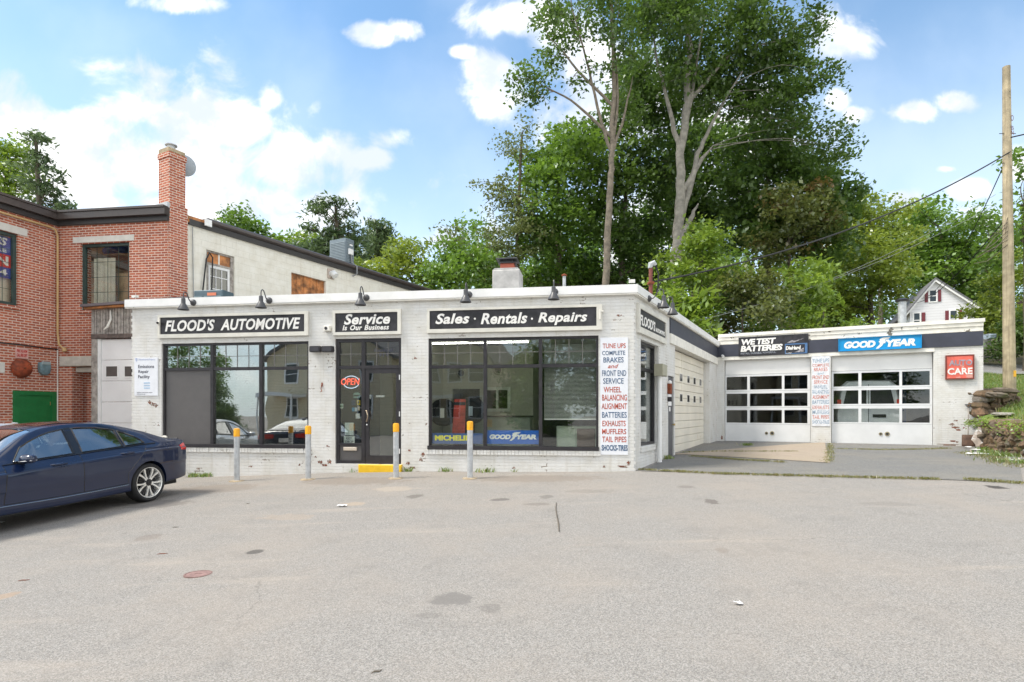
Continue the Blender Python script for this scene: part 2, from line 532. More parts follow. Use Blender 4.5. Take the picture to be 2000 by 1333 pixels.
M_lamp = mat("dark_lamp_metal", (0.055, 0.056, 0.062), 0.4, var=0.1)
M_concrete = mat("concrete", (0.50, 0.47, 0.41), 0.85, var=0.12, scale=5, bump=0.004)
M_yellow = mat("yellow_paint", (0.80, 0.50, 0.02), 0.5, var=0.08, spots=((0.35, 0.27, 0.15), 0.66, 9.0))
M_orange = mat("orange_yellow_cap", (0.86, 0.40, 0.012), 0.5, var=0.06)
M_galv = mat("galvanised_steel", (0.47, 0.49, 0.51), 0.5, 0.25, var=0.12, scale=9, spots=((0.32, 0.25, 0.18), 0.70, 6.0))
M_rust = mat("rust", (0.22, 0.055, 0.02), 0.8, var=0.25, scale=12)
M_ddoor = mat("white_door_panel", (0.79, 0.79, 0.785), 0.4, var=0.03, scale=1.5)
M_alu = mat("pale_aluminium", (0.78, 0.79, 0.80), 0.35, 0.2, var=0.03, scale=2)
M_cream = mat("cream_steel_door", (0.74, 0.70, 0.60), 0.5, var=0.06, scale=1.2, spots=((0.60, 0.48, 0.30), 0.66, 2.2))
M_sage = mat("sage_plaster", (0.33, 0.335, 0.27), 0.8, var=0.04)
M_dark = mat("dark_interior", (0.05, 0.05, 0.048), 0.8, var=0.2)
M_floor = mat("interior_floor", (0.17, 0.15, 0.13), 0.5, var=0.1)
M_roof = mat("roof_membrane", (0.30, 0.30, 0.29), 0.9, var=0.1)
M_rubber = mat("rubber", (0.018, 0.018, 0.019), 0.75, var=0.2)
M_glass = glass_mat("shop_glass", (0.95, 0.97, 0.95), base=0.02, gain=1.5, wav=0.003)
M_glassL = glass_mat("reflective_shop_glass", (0.8, 0.83, 0.8), base=0.20, gain=1.8, wav=0.003)
M_gglass = glass_mat("door_glass", tint=(0.88, 0.90, 0.89), base=0.0, gain=1.25, wav=0.003)
M_bglass = glass_mat("old_window_glass", tint=(0.93, 0.94, 0.92), base=0.0, gain=1.3)
M_bark = mat("grey_bark", (0.185, 0.155, 0.12), 0.9, var=0.25, scale=5, bump=0.02, bscale=12)
M_bark2 = mat("pale_bark", (0.25, 0.232, 0.20), 0.85, var=0.2, scale=4, bump=0.015, bscale=10)
M_bark3 = mat("dark_bark", (0.12, 0.10, 0.075), 0.9, var=0.25, scale=5, bump=0.02, bscale=12)
M_red = mat("red_paint", (0.62, 0.05, 0.03), 0.5, var=0.08)
M_blueink = mat("faded_blue_ink", (0.05, 0.105, 0.20), 0.6, var=0.25, scale=20)
M_redink = mat("faded_red_ink", (0.42, 0.065, 0.03), 0.6, var=0.25, scale=20)
M_blueink2 = mat("worn_blue_ink", (0.22, 0.33, 0.45), 0.7, var=0.3, scale=30, spots=((0.72, 0.74, 0.78), 0.56, 30.0))
M_redink2 = mat("worn_red_ink", (0.55, 0.16, 0.11), 0.7, var=0.3, scale=30, spots=((0.74, 0.72, 0.74), 0.58, 30.0))
M_signw = mat("sign_white", (0.75, 0.77, 0.82), 0.4, var=0.03)
M_signw2 = mat("chalky_sign_white", (0.70, 0.72, 0.76), 0.6, var=0.08, scale=12, spots=((0.55, 0.50, 0.45), 0.68, 14.0))
M_gybl = mat("sky_blue_sign", (0.0, 0.27, 0.60), 0.35, var=0.03)
M_gybl2 = mat("deep_blue_sign", (0.015, 0.13, 0.52), 0.35, var=0.03)
M_green = mat("green_paint", (0.012, 0.16, 0.045), 0.45, var=0.08)
M_grey_metal = mat("grey_condenser", (0.16, 0.20, 0.23), 0.5, 0.3, var=0.08)
M_dgreen = mat("dark_green_frame", (0.03, 0.055, 0.05), 0.45, var=0.15)
M_brown = mat("brown_gutter", (0.065, 0.052, 0.048), 0.35, var=0.1)
M_wood = mat("weathered_wood", (0.33, 0.30, 0.27), 0.85, var=0.3, scale=7, bump=0.006, bscale=15)
M_ply = mat("orange_plywood", (0.42, 0.17, 0.055), 0.55, var=0.45, scale=4)
M_paper = mat("white_paper", (0.8, 0.8, 0.8), 0.7, var=0.03)
M_poleW = mat("treated_pole_wood", (0.40, 0.335, 0.225), 0.85, var=0.2, scale=3, bump=0.006, bscale=20, spots=((0.22, 0.15, 0.08), 0.69, 5.0))
_t = M_poleW.node_tree
_b = _t.nodes['Principled BSDF']
_src = _b.inputs['Base Color'].links[0].from_socket
_mp = nd(_t, 'ShaderNodeMapping', {'Vector': nd(_t, 'ShaderNodeTexCoord').outputs['Object'], 'Scale': (26.0, 26.0, .7)}).outputs[0]
_n = nd(_t, 'ShaderNodeTexNoise', {'Vector': _mp, 'Scale': 1.0, 'Detail': 6.0, 'Roughness': .65}).outputs[0]
_t.links.new(mixc(_t, math_(_t, 'MULTIPLY', ramp(_t, _n, .48, .72), .7), _src, (.17, .135, .085)), _b.inputs['Base Color'])
M_cable = mat("black_cable", (0.02, 0.02, 0.022), 0.7)
M_cable2 = mat("grey_cable", (0.22, 0.23, 0.24), 0.6)
M_pipe = mat("tan_gas_pipe", (0.50, 0.33, 0.15), 0.5, var=0.08)
M_ebox = mat("khaki_metal_box", (0.36, 0.35, 0.26), 0.5, var=0.05)

# ================================================================ frames of the walls
C_ = (2.546, 12.09)
_t = Frame(*C_, -8.05)
_p = _t.w(_t.s(258.5), 0, 0)
FR = Frame(_p.x, _p.y, -8.05)                       # shop front, origin at its left end
L = (Vector(C_) - FR.o).dot(FR.d)
SD = Frame(*C_, 61.94)                              # shop side towards the garage court
GW = Frame(7.72, 21.80, -29.0)                      # garage wing front
GL = GW.s(1920.5)
SL = (GW.o - SD.o).dot(SD.d)
TOP = EYE + 2.66


def fpart(name, mb, m, parent, fr, smooth=None, label=None, bevel=0.0):
    o = part(name, mb, m, None, smooth, label, bevel)
    o.parent = parent
    o.location = (fr.o.x - parent.location.x, fr.o.y - parent.location.y, -parent.location.z)
    o.rotation_euler = (0, 0, R(fr.deg))
    OFF[o.name] = (0, 0, 0)
    return o


def window_unit(parent, fr, rect, mulls=(), trans=(), fw=0.06, y0=0.05, y1=0.13, m=None, pane=None, name='window', mw=0.07, grille=None, skip=(), root=False, label=None, gm=None):
    """Frame with mullions and transoms; every pane a sub-part. trans may be {column: [z,...]} or a list for all."""
    s0, s1, z0, z1 = rect
    m = m or M_dframe; pane = pane or M_glass
    mb = MB().wall(s0, s1, z0, z1, y0, y1, [(s0 + fw, s1 - fw, z0 + fw, z1 - fw)])
    edges = [s0 + fw] + [e for c in mulls for e in (c - mw / 2, c + mw / 2)] + [s1 - fw]
    for c in mulls: mb.box(c - mw / 2, c + mw / 2, y0 - 0.006, y1 - 0.004, z0 + fw, z1 - fw)
    cells = []
    for k in range(0, len(edges), 2):
        a, b = edges[k], edges[k + 1]
        zt = [z0 + fw]
        for z in trans:
            mb.box(a, b, y0 + 0.004, y1 - 0.006, z - mw / 2, z + mw / 2); zt += [z - mw / 2, z + mw / 2]
        zt.append(z1 - fw)
        for q in range(0, len(zt), 2): cells.append((k // 2, q // 2, a, b, zt[q], zt[q + 1]))
    fo = fpart(name, mb, m, parent, fr, label=label) if root is False else part(name, mb, m, parent, label=label)
    yp = (y0 + y1) / 2 + 0.01
    for (i, j, a, b, c, d) in cells:
        if (i, j) in skip: continue
        part('pane', MB().box(a, b, yp, yp + 0.006, c, d), pane, fo)
    if grille:
        g = MB()
        for (i, j, a, b, c, d) in cells:
            if (i, j) in grille:
                nx, nz = grille[(i, j)]
                for q in range(1, nx): g.box(a + (b - a) * q / nx - .006, a + (b - a) * q / nx + .006, yp - .009, yp - .001, c, d)
                for q in range(1, nz): g.box(a, b, yp - .007, yp - .003, c + (d - c) * q / nz - .006, c + (d - c) * q / nz + .006)
        part('glazing_bars', g, gm or M_gbar, fo)
    return fo, cells


M_gbar = mat("bronze_glazing_bar", (0.20, 0.19, 0.18), 0.4, var=0.05)
M_blind = mat("grey_blind_slat", (0.42, 0.43, 0.40), 0.5, var=0.05)

# ================================================================ shop building
shop = thing('shop_building', 'single storey white painted brick auto repair shop with dark framed shop windows', 'building', (FR.o.x, FR.o.y, 0))
YW = 0.32
winL = FR.rect(315.5, 602.5, 672, 666.5, 873.5, 874.5)
doorR = FR.rect(654.5, 783.5, 662, 660.5, 907, 906.5)
winR = FR.rect(836.5, 1169, 660.5, 656.5, 877.5, 879.5)
front = MB().wall(-0.0, L, -0.6, TOP - 0.03, 0, YW, [winL, doorR, winR])
rng = random.Random(5)
for k in range(33):
    z = 0.16 + k * 0.141 - 0.3
    front.box(L - 0.10, L + 0.028 + rng.uniform(-.006, .006), 0.004, 0.07, z, z + 0.062)
    front.box(-0.028 + rng.uniform(-.006, .006), 0.1, 0.004, 0.07, z, z + 0.062)
fpart('front_wall', front, M_wbrick, shop, FR)
# sloping brick sills below the two windows, a row of headers on edge
for nm, (s0, s1, z0, z1) in (('brick_sill', winL), ('brick_sill', winR)):
    sl = MB()
    n = int((s1 - s0 + 0.1) / 0.075)
    for k in range(n):
        a = s0 - 0.05 + (s1 - s0 + 0.1) * k / n
        b = a + (s1 - s0 + 0.1) / n - 0.006
        j = rng.uniform(-.004, .004)
        sl.box(a, b, -0.035 + j, 0.02, z0 - 0.115, z0 - 0.012)
    fpart(nm, sl, M_wbrick, shop, FR)
    fpart('metal_sill', MB().box(s0 - 0.01, s1 + 0.01, -0.045, 0.048, z0 - 0.009, z0 + 0.07), M_dframe, shop, FR)

mulL = [FR.s(411), FR.s(506.5)]
ztL = FR.at(460, 720)[1]
wo, _c = window_unit(shop, FR, winL, mulL, [ztL], fw=0.05, pane=M_glassL, skip=((0, 0),), grille={(0, 1): (4, 2), (1, 1): (4, 2), (2, 1): (4, 2)})
part('blank_panel', MB().box(winL[0] + .05, mulL[0] - .035, 0.085, 0.10, winL[2] + .05, ztL - .035), M_panel, wo, label='flat dark grey panel filling the lower left light')
mulR = [FR.s(946.5), FR.s(1055)]
ztR = FR.at(1000, 715)[1]
window_unit(shop, FR, winR, mulR, [ztR], fw=0.05, grille={(0, 1): (4, 2), (1, 1): (4, 2), (2, 1): (4, 2)})
M_glassE = glass_mat('entrance_glass', (0.85, 0.87, 0.85), base=0.09, gain=1.6, wav=0.003)
# the entrance: sidelight, transom and a narrow-stile glass door
s0, s1, z0, z1 = doorR
sm = FR.s(707.5); zt = FR.at(720, 717)[1]
ent = MB().wall(s0, s1, z0, z1, 0.05, 0.15, [(s0 + .07, sm - .04, z0 + .07, FR.at(680, 868)[1] - .03), (s0 + .07, sm - .04, FR.at(680, 868)[1] + .02, zt - .035), (s0 + .07, sm - .04, zt + .035, z1 - .07),
                                             (sm + .04, s1 - .07, zt + .035, z1 - .07), (sm + .04, s1 - .05, z0 + .005, zt - .035)])
ento = fpart('entrance_frame', ent, M_dframe, shop, FR)
zk = FR.at(680, 868)[1]
part('kick_panel', MB().box(s0 + .07, sm - .04, 0.09, 0.11, z0 + .07, zk - .03), M_panel, ento)
part('mail_slot', MB().cbox(FR.s(668.5), FR.s(694.5), 0.045, 0.09, FR.at(680, 881)[1], FR.at(680, 874)[1]), mat("beige_metal", (0.55, 0.48, 0.40), 0.5), ento)
for a, b, c, d in ((s0 + .07, sm - .04, zk + .02, zt - .035), (s0 + .07, sm - .04, zt + .035, z1 - .07), (sm + .04, s1 - .07, zt + .035, z1 - .07)):
    part('pane', MB().box(a, b, 0.10, 0.106, c, d), M_glassE, ento)
g = MB()
for q in (1, 2):
    x = s0 + .07 + (sm - .04 - s0 - .07) * q / 2
    if q == 1: g.box(x - .006, x + .006, 0.088, 0.098, zt + .035, z1 - .07)
for q in (1, 2):
    x = sm + .04 + (s1 - .07 - sm - .04) * q / 3
    g.box(x - .006, x + .006, 0.088, 0.098, zt + .035, z1 - .07)
zc = (zt + z1) / 2 - .02
g.box(s0 + .07, sm - .04, 0.09, 0.096, zc - .006, zc + .006); g.box(sm + .04, s1 - .07, 0.09, 0.096, zc - .006, zc + .006)
part('glazing_bars', g, M_gbar, ento)
da, db, dz0, dz1 = sm + .045, s1 - .055, z0 + .012, zt - .04
gx0, gx1, gz0, gz1 = da + .085, db - .085, FR.at(740, 890.5)[1], FR.at(740, 729)[1]
dleaf = fpart('door', MB().wall(da, db, dz0, dz1, 0.062, 0.112, [(gx0, gx1, gz0, gz1)]), M_dframe, shop, FR, label='dark narrow framed glass entrance door', bevel=0.004)
part('door_glass', MB().box(gx0, gx1, 0.084, 0.09, gz0, gz1), M_glassE, dleaf)
hz = FR.at(716, 813)[1]
part('handle', MB().tube([(da + .045, .062, hz + .12), (da + .045, .01, hz + .12), (da + .065, -.012, hz + .10), (da + .09, -.02, hz), (da + .065, -.012, hz - .10), (da + .045, .01, hz - .12), (da + .045, .062, hz - .12)], 0.013, 8),
     mat("bronze_handle", (0.45, 0.36, 0.26), 0.3, 0.8), dleaf, True)
part('lock', MB().lathe([(0.016, 0.0), (0.016, 0.012), (0.008, 0.014)], (da + .04, .062, FR.at(710, 830)[1]), 12, 'Y'), M_alu, dleaf, True)
for vv in (737, 809, 882): part('hinge', MB().box(db - .012, db + .012, 0.048, 0.0615, FR.at(780, vv)[1] - .055, FR.at(780, vv)[1] + .055), M_alu, dleaf)
fpart('door_step', MB().cbox(FR.s(703), FR.s(786), -0.10, 0.10, -0.2, z0 - 0.004, 0.012), M_yellow, shop, FR, label='yellow painted step under the door')

# side wall
sw = SD.rect(1251.5, 1286.5, 662.5, 677, 877, 864)
gdoor_s0, gdoor_s1 = SD.s(1318.5), SD.s(1386)
band0, band1 = SD.at(1307.5, 653)[1], SD.at(1307.5, 618.5)[1]
band0b, band1b = SD.at(1400.5, 699)[1], SD.at(1400.5, 676)[1]
bz0, bz1 = (band0 + band0b) / 2, (band1 + band1b) / 2
lint = bz0 - 0.26
pdoor = (SD.s(1305), SD.s(1316.2), 0.30, SD.at(1310, 735)[1])
side = MB().wall(0.0, SL + 0.35, -0.6, TOP - 0.034, 0.0, 0.34, [sw, pdoor, (gdoor_s0, gdoor_s1, -0.7, lint)])
fpart('side_wall', side, M_wbrick, shop, SD)
sb = SD.s(1307.5)
fpart('fascia_band', MB().box(sb, SL - 0.014, -0.03, 0.1, bz0, bz1), M_band, shop, SD)
fpart('lintel_board', MB().box(sb, SL - 0.02, -0.045, 0.1, lint + 0.005, bz0 - 0.003), M_wtrim, shop, SD)
wo, _c = window_unit(shop, SD, sw, (), [SD.at(1268, 722)[1]], fw=0.06, y0=0.10, y1=0.18)
fpart('brick_sill', MB().box(sw[0] - .05, sw[1] + .05, -0.03, 0.1, sw[2] - 0.12, sw[2] - 0.004), M_wbrick, shop, SD)
pd = fpart('steel_door', MB().cbox(pdoor[0] + .01, pdoor[1] - .01, 0.03, 0.09, pdoor[2] + .01, pdoor[3] - .01), mat("slate_door", (0.075, 0.078, 0.09), 0.45), shop, SD, label='narrow slate grey steel side door')
part('door_knob', MB().lathe([(.012, 0), (.012, .04), (.03, .045), (.03, .075), (.015, .085)], (pdoor[1] - .09, 0.03, 1.33), 12, 'Y'), mat("brass", (0.6, 0.45, 0.2), 0.3, 0.9), pd, True)
part('notice', MB().box(pdoor[0] + .10, pdoor[1] - .18, 0.022, 0.028, SD.at(1311, 793)[1], SD.at(1311, 771)[1]), M_paper, pd)
part('notice', MB().box(pdoor[0] + .22, pdoor[1] - .30, 0.022, 0.028, SD.at(1311, 804)[1], SD.at(1311, 795.5)[1]), M_paper, pd)
# old sectional door, recessed
gz1_ = lint - 0.02
gd = MB()
zb = ground_z(5, 17) - 0.02
# panel seams
seams = [zb]
npan = 13
for k in range(npan): seams.append(zb + (gz1_ - zb) * (k + 1) / npan)
for k in range(npan):
    gd.cbox(gdoor_s0 + .02, gdoor_s1 - .02, 0.20, 0.26, seams[k] + .004, seams[k + 1] - .004, 0.012)
sdo = fpart('sectional_door', gd, M_cream, shop, SD, label='weathered cream sectional garage door with two rows of tiny windows')
for (vl, vr) in ((738, 750), (777, 783)):
    za = SD.at(1329.8, vl, .2)[1]; zb2 = SD.at(1376.8, vr, .2)[1]
    zz = (za + zb2) / 2
    for u in (1329.8, 1344, 1356, 1367.5, 1377):
        sc = SD.s(u, .2)
        part('window', MB().wall(sc - .21, sc + .21, zz - .13, zz + .13, 0.188, 0.2, [(sc - .18, sc + .18, zz - .105, zz + .105)]), M_wtrim, sdo)
        part('pane', MB().box(sc - .18, sc + .18, 0.192, 0.197, zz - .105, zz + .105), mat("grimy_pane", (0.05, 0.05, 0.05), 0.15), sdo)
sm_ = (gdoor_s0 + gdoor_s1) / 2 - 0.9
part('door_stile', MB().box(sm_ - .05, sm_ + .05, 0.193, 0.199, seams[8], seams[-1]), M_cream, sdo)

# mitred cornice that runs round the corner and along the side
def strip(path, inner, outer, z0, z1):
    """A moulding following a plan polyline; outer > 0 is outward (to the right of travel)."""
    P = [Vector(p) for p in path]
    rows = []
    for i, p in enumerate(P):
        ds = []
        if i > 0: ds.append((p - P[i - 1]).normalized())
        if i < len(P) - 1: ds.append((P[i + 1] - p).normalized())
        ns = [Vector((d.y, -d.x)) for d in ds]
        nrm = sum(ns, Vector((0, 0))).normalized(); k = 1.0 / max(nrm.dot(ns[0]), 0.2)
        a = p - nrm * inner * k; b = p + nrm * outer * k
        rows.append([(a.x, a.y, z0), (b.x, b.y, z0), (b.x, b.y, z1), (a.x, a.y, z1), (a.x, a.y, z0)])
    mb = MB().grid(rows)
    for r_ in (rows[0], rows[-1]): mb.quad(*r_[:4])
    return mb

W0 = Frame(0, 0, 0)
pL = FR.w(-0.12, 0, 0); pR = SD.w(SL - 0.02, 0, 0)
fpart('cornice', strip([(pL.x, pL.y), C_, (pR.x, pR.y)], 0.34, 0.10, TOP - 0.175, TOP), M_trim, shop, W0, label='white metal cornice capping the front and side walls')
fpart('cornice_lip', strip([(pL.x, pL.y), C_, (pR.x, pR.y)], 0.0, 0.085, TOP - 0.205, TOP - 0.178), M_wtrim, shop, W0)
sp0 = SD.w(sb, 0, 0)
fpart('fascia_trim', strip([(sp0.x, sp0.y), (pR.x, pR.y)], 0.0, 0.06, bz1 + 0.003, TOP - 0.21), M_wtrim, shop, W0)
rb = SD.w(SL, 0, 0); lb = FR.o + SD.d * 11.0
bk = Vector((rb.x, rb.y)) 
fpart('roof', MB().prism([(FR.o.x + .2, FR.o.y + .3), (C_[0] - .1, C_[1] + .35), (rb.x - .2, rb.y + .2), (lb.x, lb.y)], 0, 1), M_roof, shop, W0).hide_render = False
_r = bpy.data.objects['roof']; me = _r.data
for v_ in me.vertices:
    x, y, z = v_.co; v_.co = (x, z, TOP - 0.32 - 0.12 * y)
fpart('end_wall', MB().wall(0.3, 11.0, -0.6, TOP - 0.04, -0.3, 0.0), M_wbrick, shop, Frame(FR.o.x, FR.o.y, 61.94))
bw = Frame(lb.x, lb.y, math.degrees(math.atan2(rb.y - lb.y, rb.x - lb.x)))
fpart('back_wall', MB().wall(0, (Vector((rb.x, rb.y)) - lb).length, -0.6, TOP - 0.05, 0, 0.3), M_wbrick, shop, bw)

# places where the paint has come off and the brick shows
M_bare = brick_mat("bare_brick", (0.30, 0.10, 0.06), (0.17, 0.07, 0.045), (0.38, 0.33, 0.28), ms=.012)


def bare_patch(parent, fr, u, v, w, h, seed, y=-.0015):
    rg = random.Random(seed); s, z = fr.at(u, v)
    pts = []
    for k in range(22):
        a = 2 * math.pi * k / 22; q = rg.uniform(.45, 1.1)
        pts.append((s + w * q * math.cos(a), z + round(h * q * math.sin(a) / .0235) * .0235))
    fpart('bare_patch', MB().prism(pts, y, .001), M_bare, parent, fr)

for k, (u, v, w, h) in enumerate(((292, 786, .05, .05), (299, 790, .09, .045), (305, 793, .05, .05), (626, 903, .07, .05), (634, 909, .12, .03), (643, 903, .06, .06), (617, 893, .05, .02), (797, 905, .06, .05), (806, 914, .10, .03), (822, 898, .05, .05), (826, 888, .05, .06),
                                  (800, 880, .04, .02), (1209, 617, .07, .025), (1200, 625, .03, .02), (1228, 905, .05, .06), (1216, 912, .12, .03), (1180, 912, .05, .02), (1003, 914, .05, .02), (930, 886, .10, .02), (870, 884, .05, .03), (300, 770, .06, .015), (640, 872, .06, .02), (812, 700, .05, .02), (585, 908, .06, .02), (490, 911, .07, .02))):
    bare_patch(shop, FR, u, v, w, h, k)

# interior of the shop: showroom behind the right window, darker office to the left
flz = winR[2] - 0.55
fpart('interior_floor', MB().box(0.35, L - 0.2, YW + .002, 4.6, flz - .1, flz), M_floor, shop, FR)
fpart('interior_ceiling', MB().box(0.35, L - 0.3, YW + .002, 4.6, winR[3] + 0.12, winR[3] + 0.2), mat("ceiling_tile", (0.5, 0.5, 0.47), 0.9), shop, FR)
sA, sB = FR.s(848, 2.6), FR.s(1032, 2.6)
dA, dB = FR.s(884, 2.6), FR.s(937, 2.6)
wA, wB = FR.s(950, 2.6), FR.s(993, 2.6)
zdt = FR.at(910, 760, 2.6)[1]; zw0, zw1 = FR.at(970, 800, 2.6)[1], FR.at(970, 761, 2.6)[1]
iw = fpart('interior_wall', MB().wall(sA - 1.5, sB, flz, winR[3] + .118, 2.6, 2.72, [(dA, dB, flz + .001, zdt), (wA, wB, zw0, zw1)]), M_sage, shop, FR, label='sage green inner wall with a doorway and a hatch window')
part('inner_window', MB().wall(wA - .06, wB + .06, zw0 - .06, zw1 + .06, 2.56, 2.598, [(wA + .02, (wA + wB) / 2 - .03, zw0 + .02, zw1 - .02), ((wA + wB) / 2 + .03, wB - .02, zw0 + .02, zw1 - .02)]), mat("pale_green_trim", (0.42, 0.45, 0.38), 0.5), iw)
fpart('interior_wall', MB().box(sB + .002, sB + .12, 2.6, 4.6, flz, winR[3] + .117), M_sage, shop, FR)
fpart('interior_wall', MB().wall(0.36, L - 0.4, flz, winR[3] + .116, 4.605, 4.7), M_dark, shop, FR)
fpart('partition', MB().box(FR.s(800) - .06, FR.s(800) + .06, YW + .01, 4.6, flz, winR[3] + .115), M_sage, shop, FR)
cn = fpart('counter', MB().cbox(wA - .2, sB + .1, 2.05, 2.55, flz, FR.at(990, 815, 2.3)[1]), mat("grey_green_counter", (0.25, 0.29, 0.24), 0.5), shop, FR, label='grey green service counter seen through the window')
part('counter_top', MB().cbox(wA - .24, sB + .14, 2.0, 2.56, FR.at(990, 815, 2.3)[1] + .002, FR.at(990, 815, 2.3)[1] + .035), M_dark, cn)
M_tube = emit_mat("lit_fluorescent_tube", (1.0, 0.97, 0.9), 9.0)
for k, (uu, yy) in enumerate(((885, 1.3), (975, 1.3))):
    sc = FR.s(uu, yy)
    ft = thing_on(FR, sc, yy, winR[3] + 0.05, 'ceiling_light', ('lit fluorescent strip inside the left light of the big right window', 'lit fluorescent strip inside the middle light of the big right window')[k], 'ceiling light', 'fluorescent strips on the shop ceiling')
    part('fitting', MB().box(sc - .75, sc + .75, yy - .08, yy + .08, winR[3] + .07, winR[3] + .118), M_trim, ft)
    part('tube', MB().tube([(sc - .7, yy, winR[3] + .045), (sc + .7, yy, winR[3] + .045)], .013, 8), M_tube, ft, True)
# things behind the right window
by = 0.24
bx0, bx1 = FR.s(1063, by), FR.s(1166, by)
bl = thing_on(FR, bx0, by, FR.at(1110, 817, by)[1], 'venetian_blind', 'grey venetian blind lowered behind the right light of the big window', 'blind')
sl = MB()
zt_, zb_ = FR.at(1110, 672, by)[1], FR.at(1110, 818, by)[1]
n = 58
for k in range(n):
    z = zb_ + (zt_ - zb_) * k / n
    sl.quad((bx0, by - .012, z), (bx1, by - .012, z), (bx1, by + .012, z + .017), (bx0, by + .012, z + .017))
part('slats', sl, M_blind, bl)
part('bottom_rail', MB().cbox(bx0, bx1, by - .015, by + .015, zb_ - .03, zb_ - .003), M_trim, bl)
cab = thing_on(FR, FR.s(1087, .75), .75, flz, 'filing_cabinet', 'pale green low cabinet under the blind in the big window', 'cabinet')
ca, cb, cz = FR.s(1087, .6), FR.s(1165, .6), FR.at(1120, 833, .6)[1]
part('body', MB().cbox(ca, cb, .6, 1.05, flz, cz), mat("pale_green_cabinet", (0.40, 0.46, 0.37), 0.5), cab)
part('drawer', MB().cbox(ca + .03, (ca + cb) / 2 - .01, .585, .6, flz + .1, cz - .05), mat("pale_green_drawer", (0.46, 0.52, 0.43), 0.5), cab)
part('drawer', MB().cbox((ca + cb) / 2 + .01, cb - .03, .585, .6, flz + .1, cz - .05), mat("brown_drawer", (0.16, 0.11, 0.09), 0.5), cab)


def tyre_display(u, v, yy, r, label, lab):
    s, z = FR.at(u, v, yy)
    t = thing_on(FR, s, yy, z - r, 'tyre', label, 'tyre', 'tyres on show behind the big window')
    prof = [(r * .62, -.09), (r * .8, -.10), (r * .95, -.085), (r, -.05), (r, .05), (r * .95, .085), (r * .8, .10), (r * .62, .09)]
    m = MB().lathe(prof, (s, yy, z), 28, 'Y'); m.f = m.f[:-2]
    part('tread', m, M_rubber, t, 50)
    part('backing_disc', MB().lathe([(r * .63, .0), (r * .63, .02)], (s, yy, z), 24, 'Y'), M_dark, t)
    part('paper_label', MB().box(s - .05, s + .05, yy - .115, yy - .108, z - .13, z + .1), mat("label_" + lab, (0.55, 0.66, 0.72) if lab == 'blue' else (0.75, 0.75, 0.7), 0.6), t)

tyre_display(866, 806, 1.15, .33, 'upright tyre with a white paper label behind the big shop window', 'white')
tyre_display(921, 802, 1.45, .34, 'upright tyre with a pale blue paper label behind the big shop window', 'blue')
bn_s0, bn_s1, bn_z0, bn_z1 = FR.rect(884, 910, 780, 780, 838, 838, .9)
bt = thing_on(FR, bn_s0, .9, bn_z0, 'display_banner', 'red show banner with a black strip leaning between the tyres in the window', 'banner')
part('cloth', MB().prism([(bn_s0 - .02, bn_z0 - .3), (bn_s1 - .03, bn_z0 - .3), (bn_s1, bn_z1), (bn_s0 + .05, bn_z1)], .88, .9), mat("red_banner_cloth", (0.50, 0.07, 0.05), 0.7, var=.3, scale=5), bt)
part('printed_strip', MB().box(bn_s0 + .03, bn_s1 - .01, .868, .878, bn_z1 - .14, bn_z1 - .07), M_black, bt)
for k, (uu, vv) in enumerate(((900, 729), (972, 723))):
    s, z = FR.at(uu, vv, 2.5)
    h = thing_on(FR, s, 2.5, z, 'wall_speaker', ('round dark wall speaker inside, above the doorway', 'round dark wall speaker inside, above the hatch window')[k], 'speaker', 'round speakers on the inner wall')
    part('ring', MB().lathe([(.12, 0), (.13, .03), (.10, .06)], (s, 2.598, z), 20, 'Y'), M_sage, h, 40)
    part('grille', MB().lathe([(.085, .062), (.03, .07)], (s, 2.598, z), 16, 'Y'), M_dark, h, 40)


def board_sign(name, label, cat, fr, rect, face_mat, y0=-0.03, y1=-0.002, frame=None, fm=None, group=None):
    s0, s1, z0, z1 = rect
    t = thing_on(fr, (s0 + s1) / 2, y1, z0, name, label, cat, group)
    if frame:
        a0, a1, b0, b1 = frame
        part('frame', MB().wall(a0, a1, b0, b1, y0 - .03, y1, [(s0, s1, z0, z1)]), fm or M_sframe, t)
    part('board', MB().box(s0, s1, y0, y1 - .001, z0, z1), face_mat, t)
    return t


def letters(t, body, fr, rect, y, m=None, **kw):
    s0, s1, z0, z1 = rect
    return part('lettering', text_mb(body, s0, s1, z0, z1, y, **kw), m or M_letter, t)


def zline(fr, rect_px, off):
    return fr.rect(*rect_px, off)

o1 = -0.04
fs = FR.rect(313.4, 595.4, 621, 614, 654, 648, o1)
t = board_sign('fascia_sign', "long black sign reading FLOOD'S AUTOMOTIVE in a white frame over the left window", 'sign', FR, fs, M_black, o1, frame=FR.rect(309.5, 602.5, 616, 608.5, 661, 656, o1))
zz0, zz1 = FR.at(455, 645.5, o1)[1], FR.at(455, 622.5, o1)[1]
letters(t, "FLOOD'S", FR, (FR.s(322.5, o1), FR.s(419.5, o1), zz0, zz1), o1, bold=.029, shear=.24, spacing=1.04)
letters(t, "AUTOMOTIVE", FR, (FR.s(431, o1), FR.s(586.5, o1), zz0, zz1 - .01), o1, bold=.029, shear=.24, spacing=1.04)
fs = FR.rect(655.2, 777, 612, 610.5, 649, 648, o1)
t = board_sign('fascia_sign', 'small black sign reading Service Is Our Business above the entrance door', 'sign', FR, fs, M_black, o1, frame=FR.rect(650.5, 783.5, 606.5, 604.5, 655.5, 653.5, o1))
letters(t, "Service", FR, (FR.s(672, o1), FR.s(762, o1), FR.at(717, 634, o1)[1], FR.at(717, 613, o1)[1]), o1, bold=.029, shear=.24, spacing=1.04)
letters(t, "Is Our Business", FR, (FR.s(669, o1), FR.s(760, o1), FR.at(717, 645, o1)[1], FR.at(717, 634.8, o1)[1]), o1, bold=.03, shear=.24, word=1.3, spacing=1.08)
fs = FR.rect(839.4, 1165, 608, 600, 643.5, 637.5, o1)
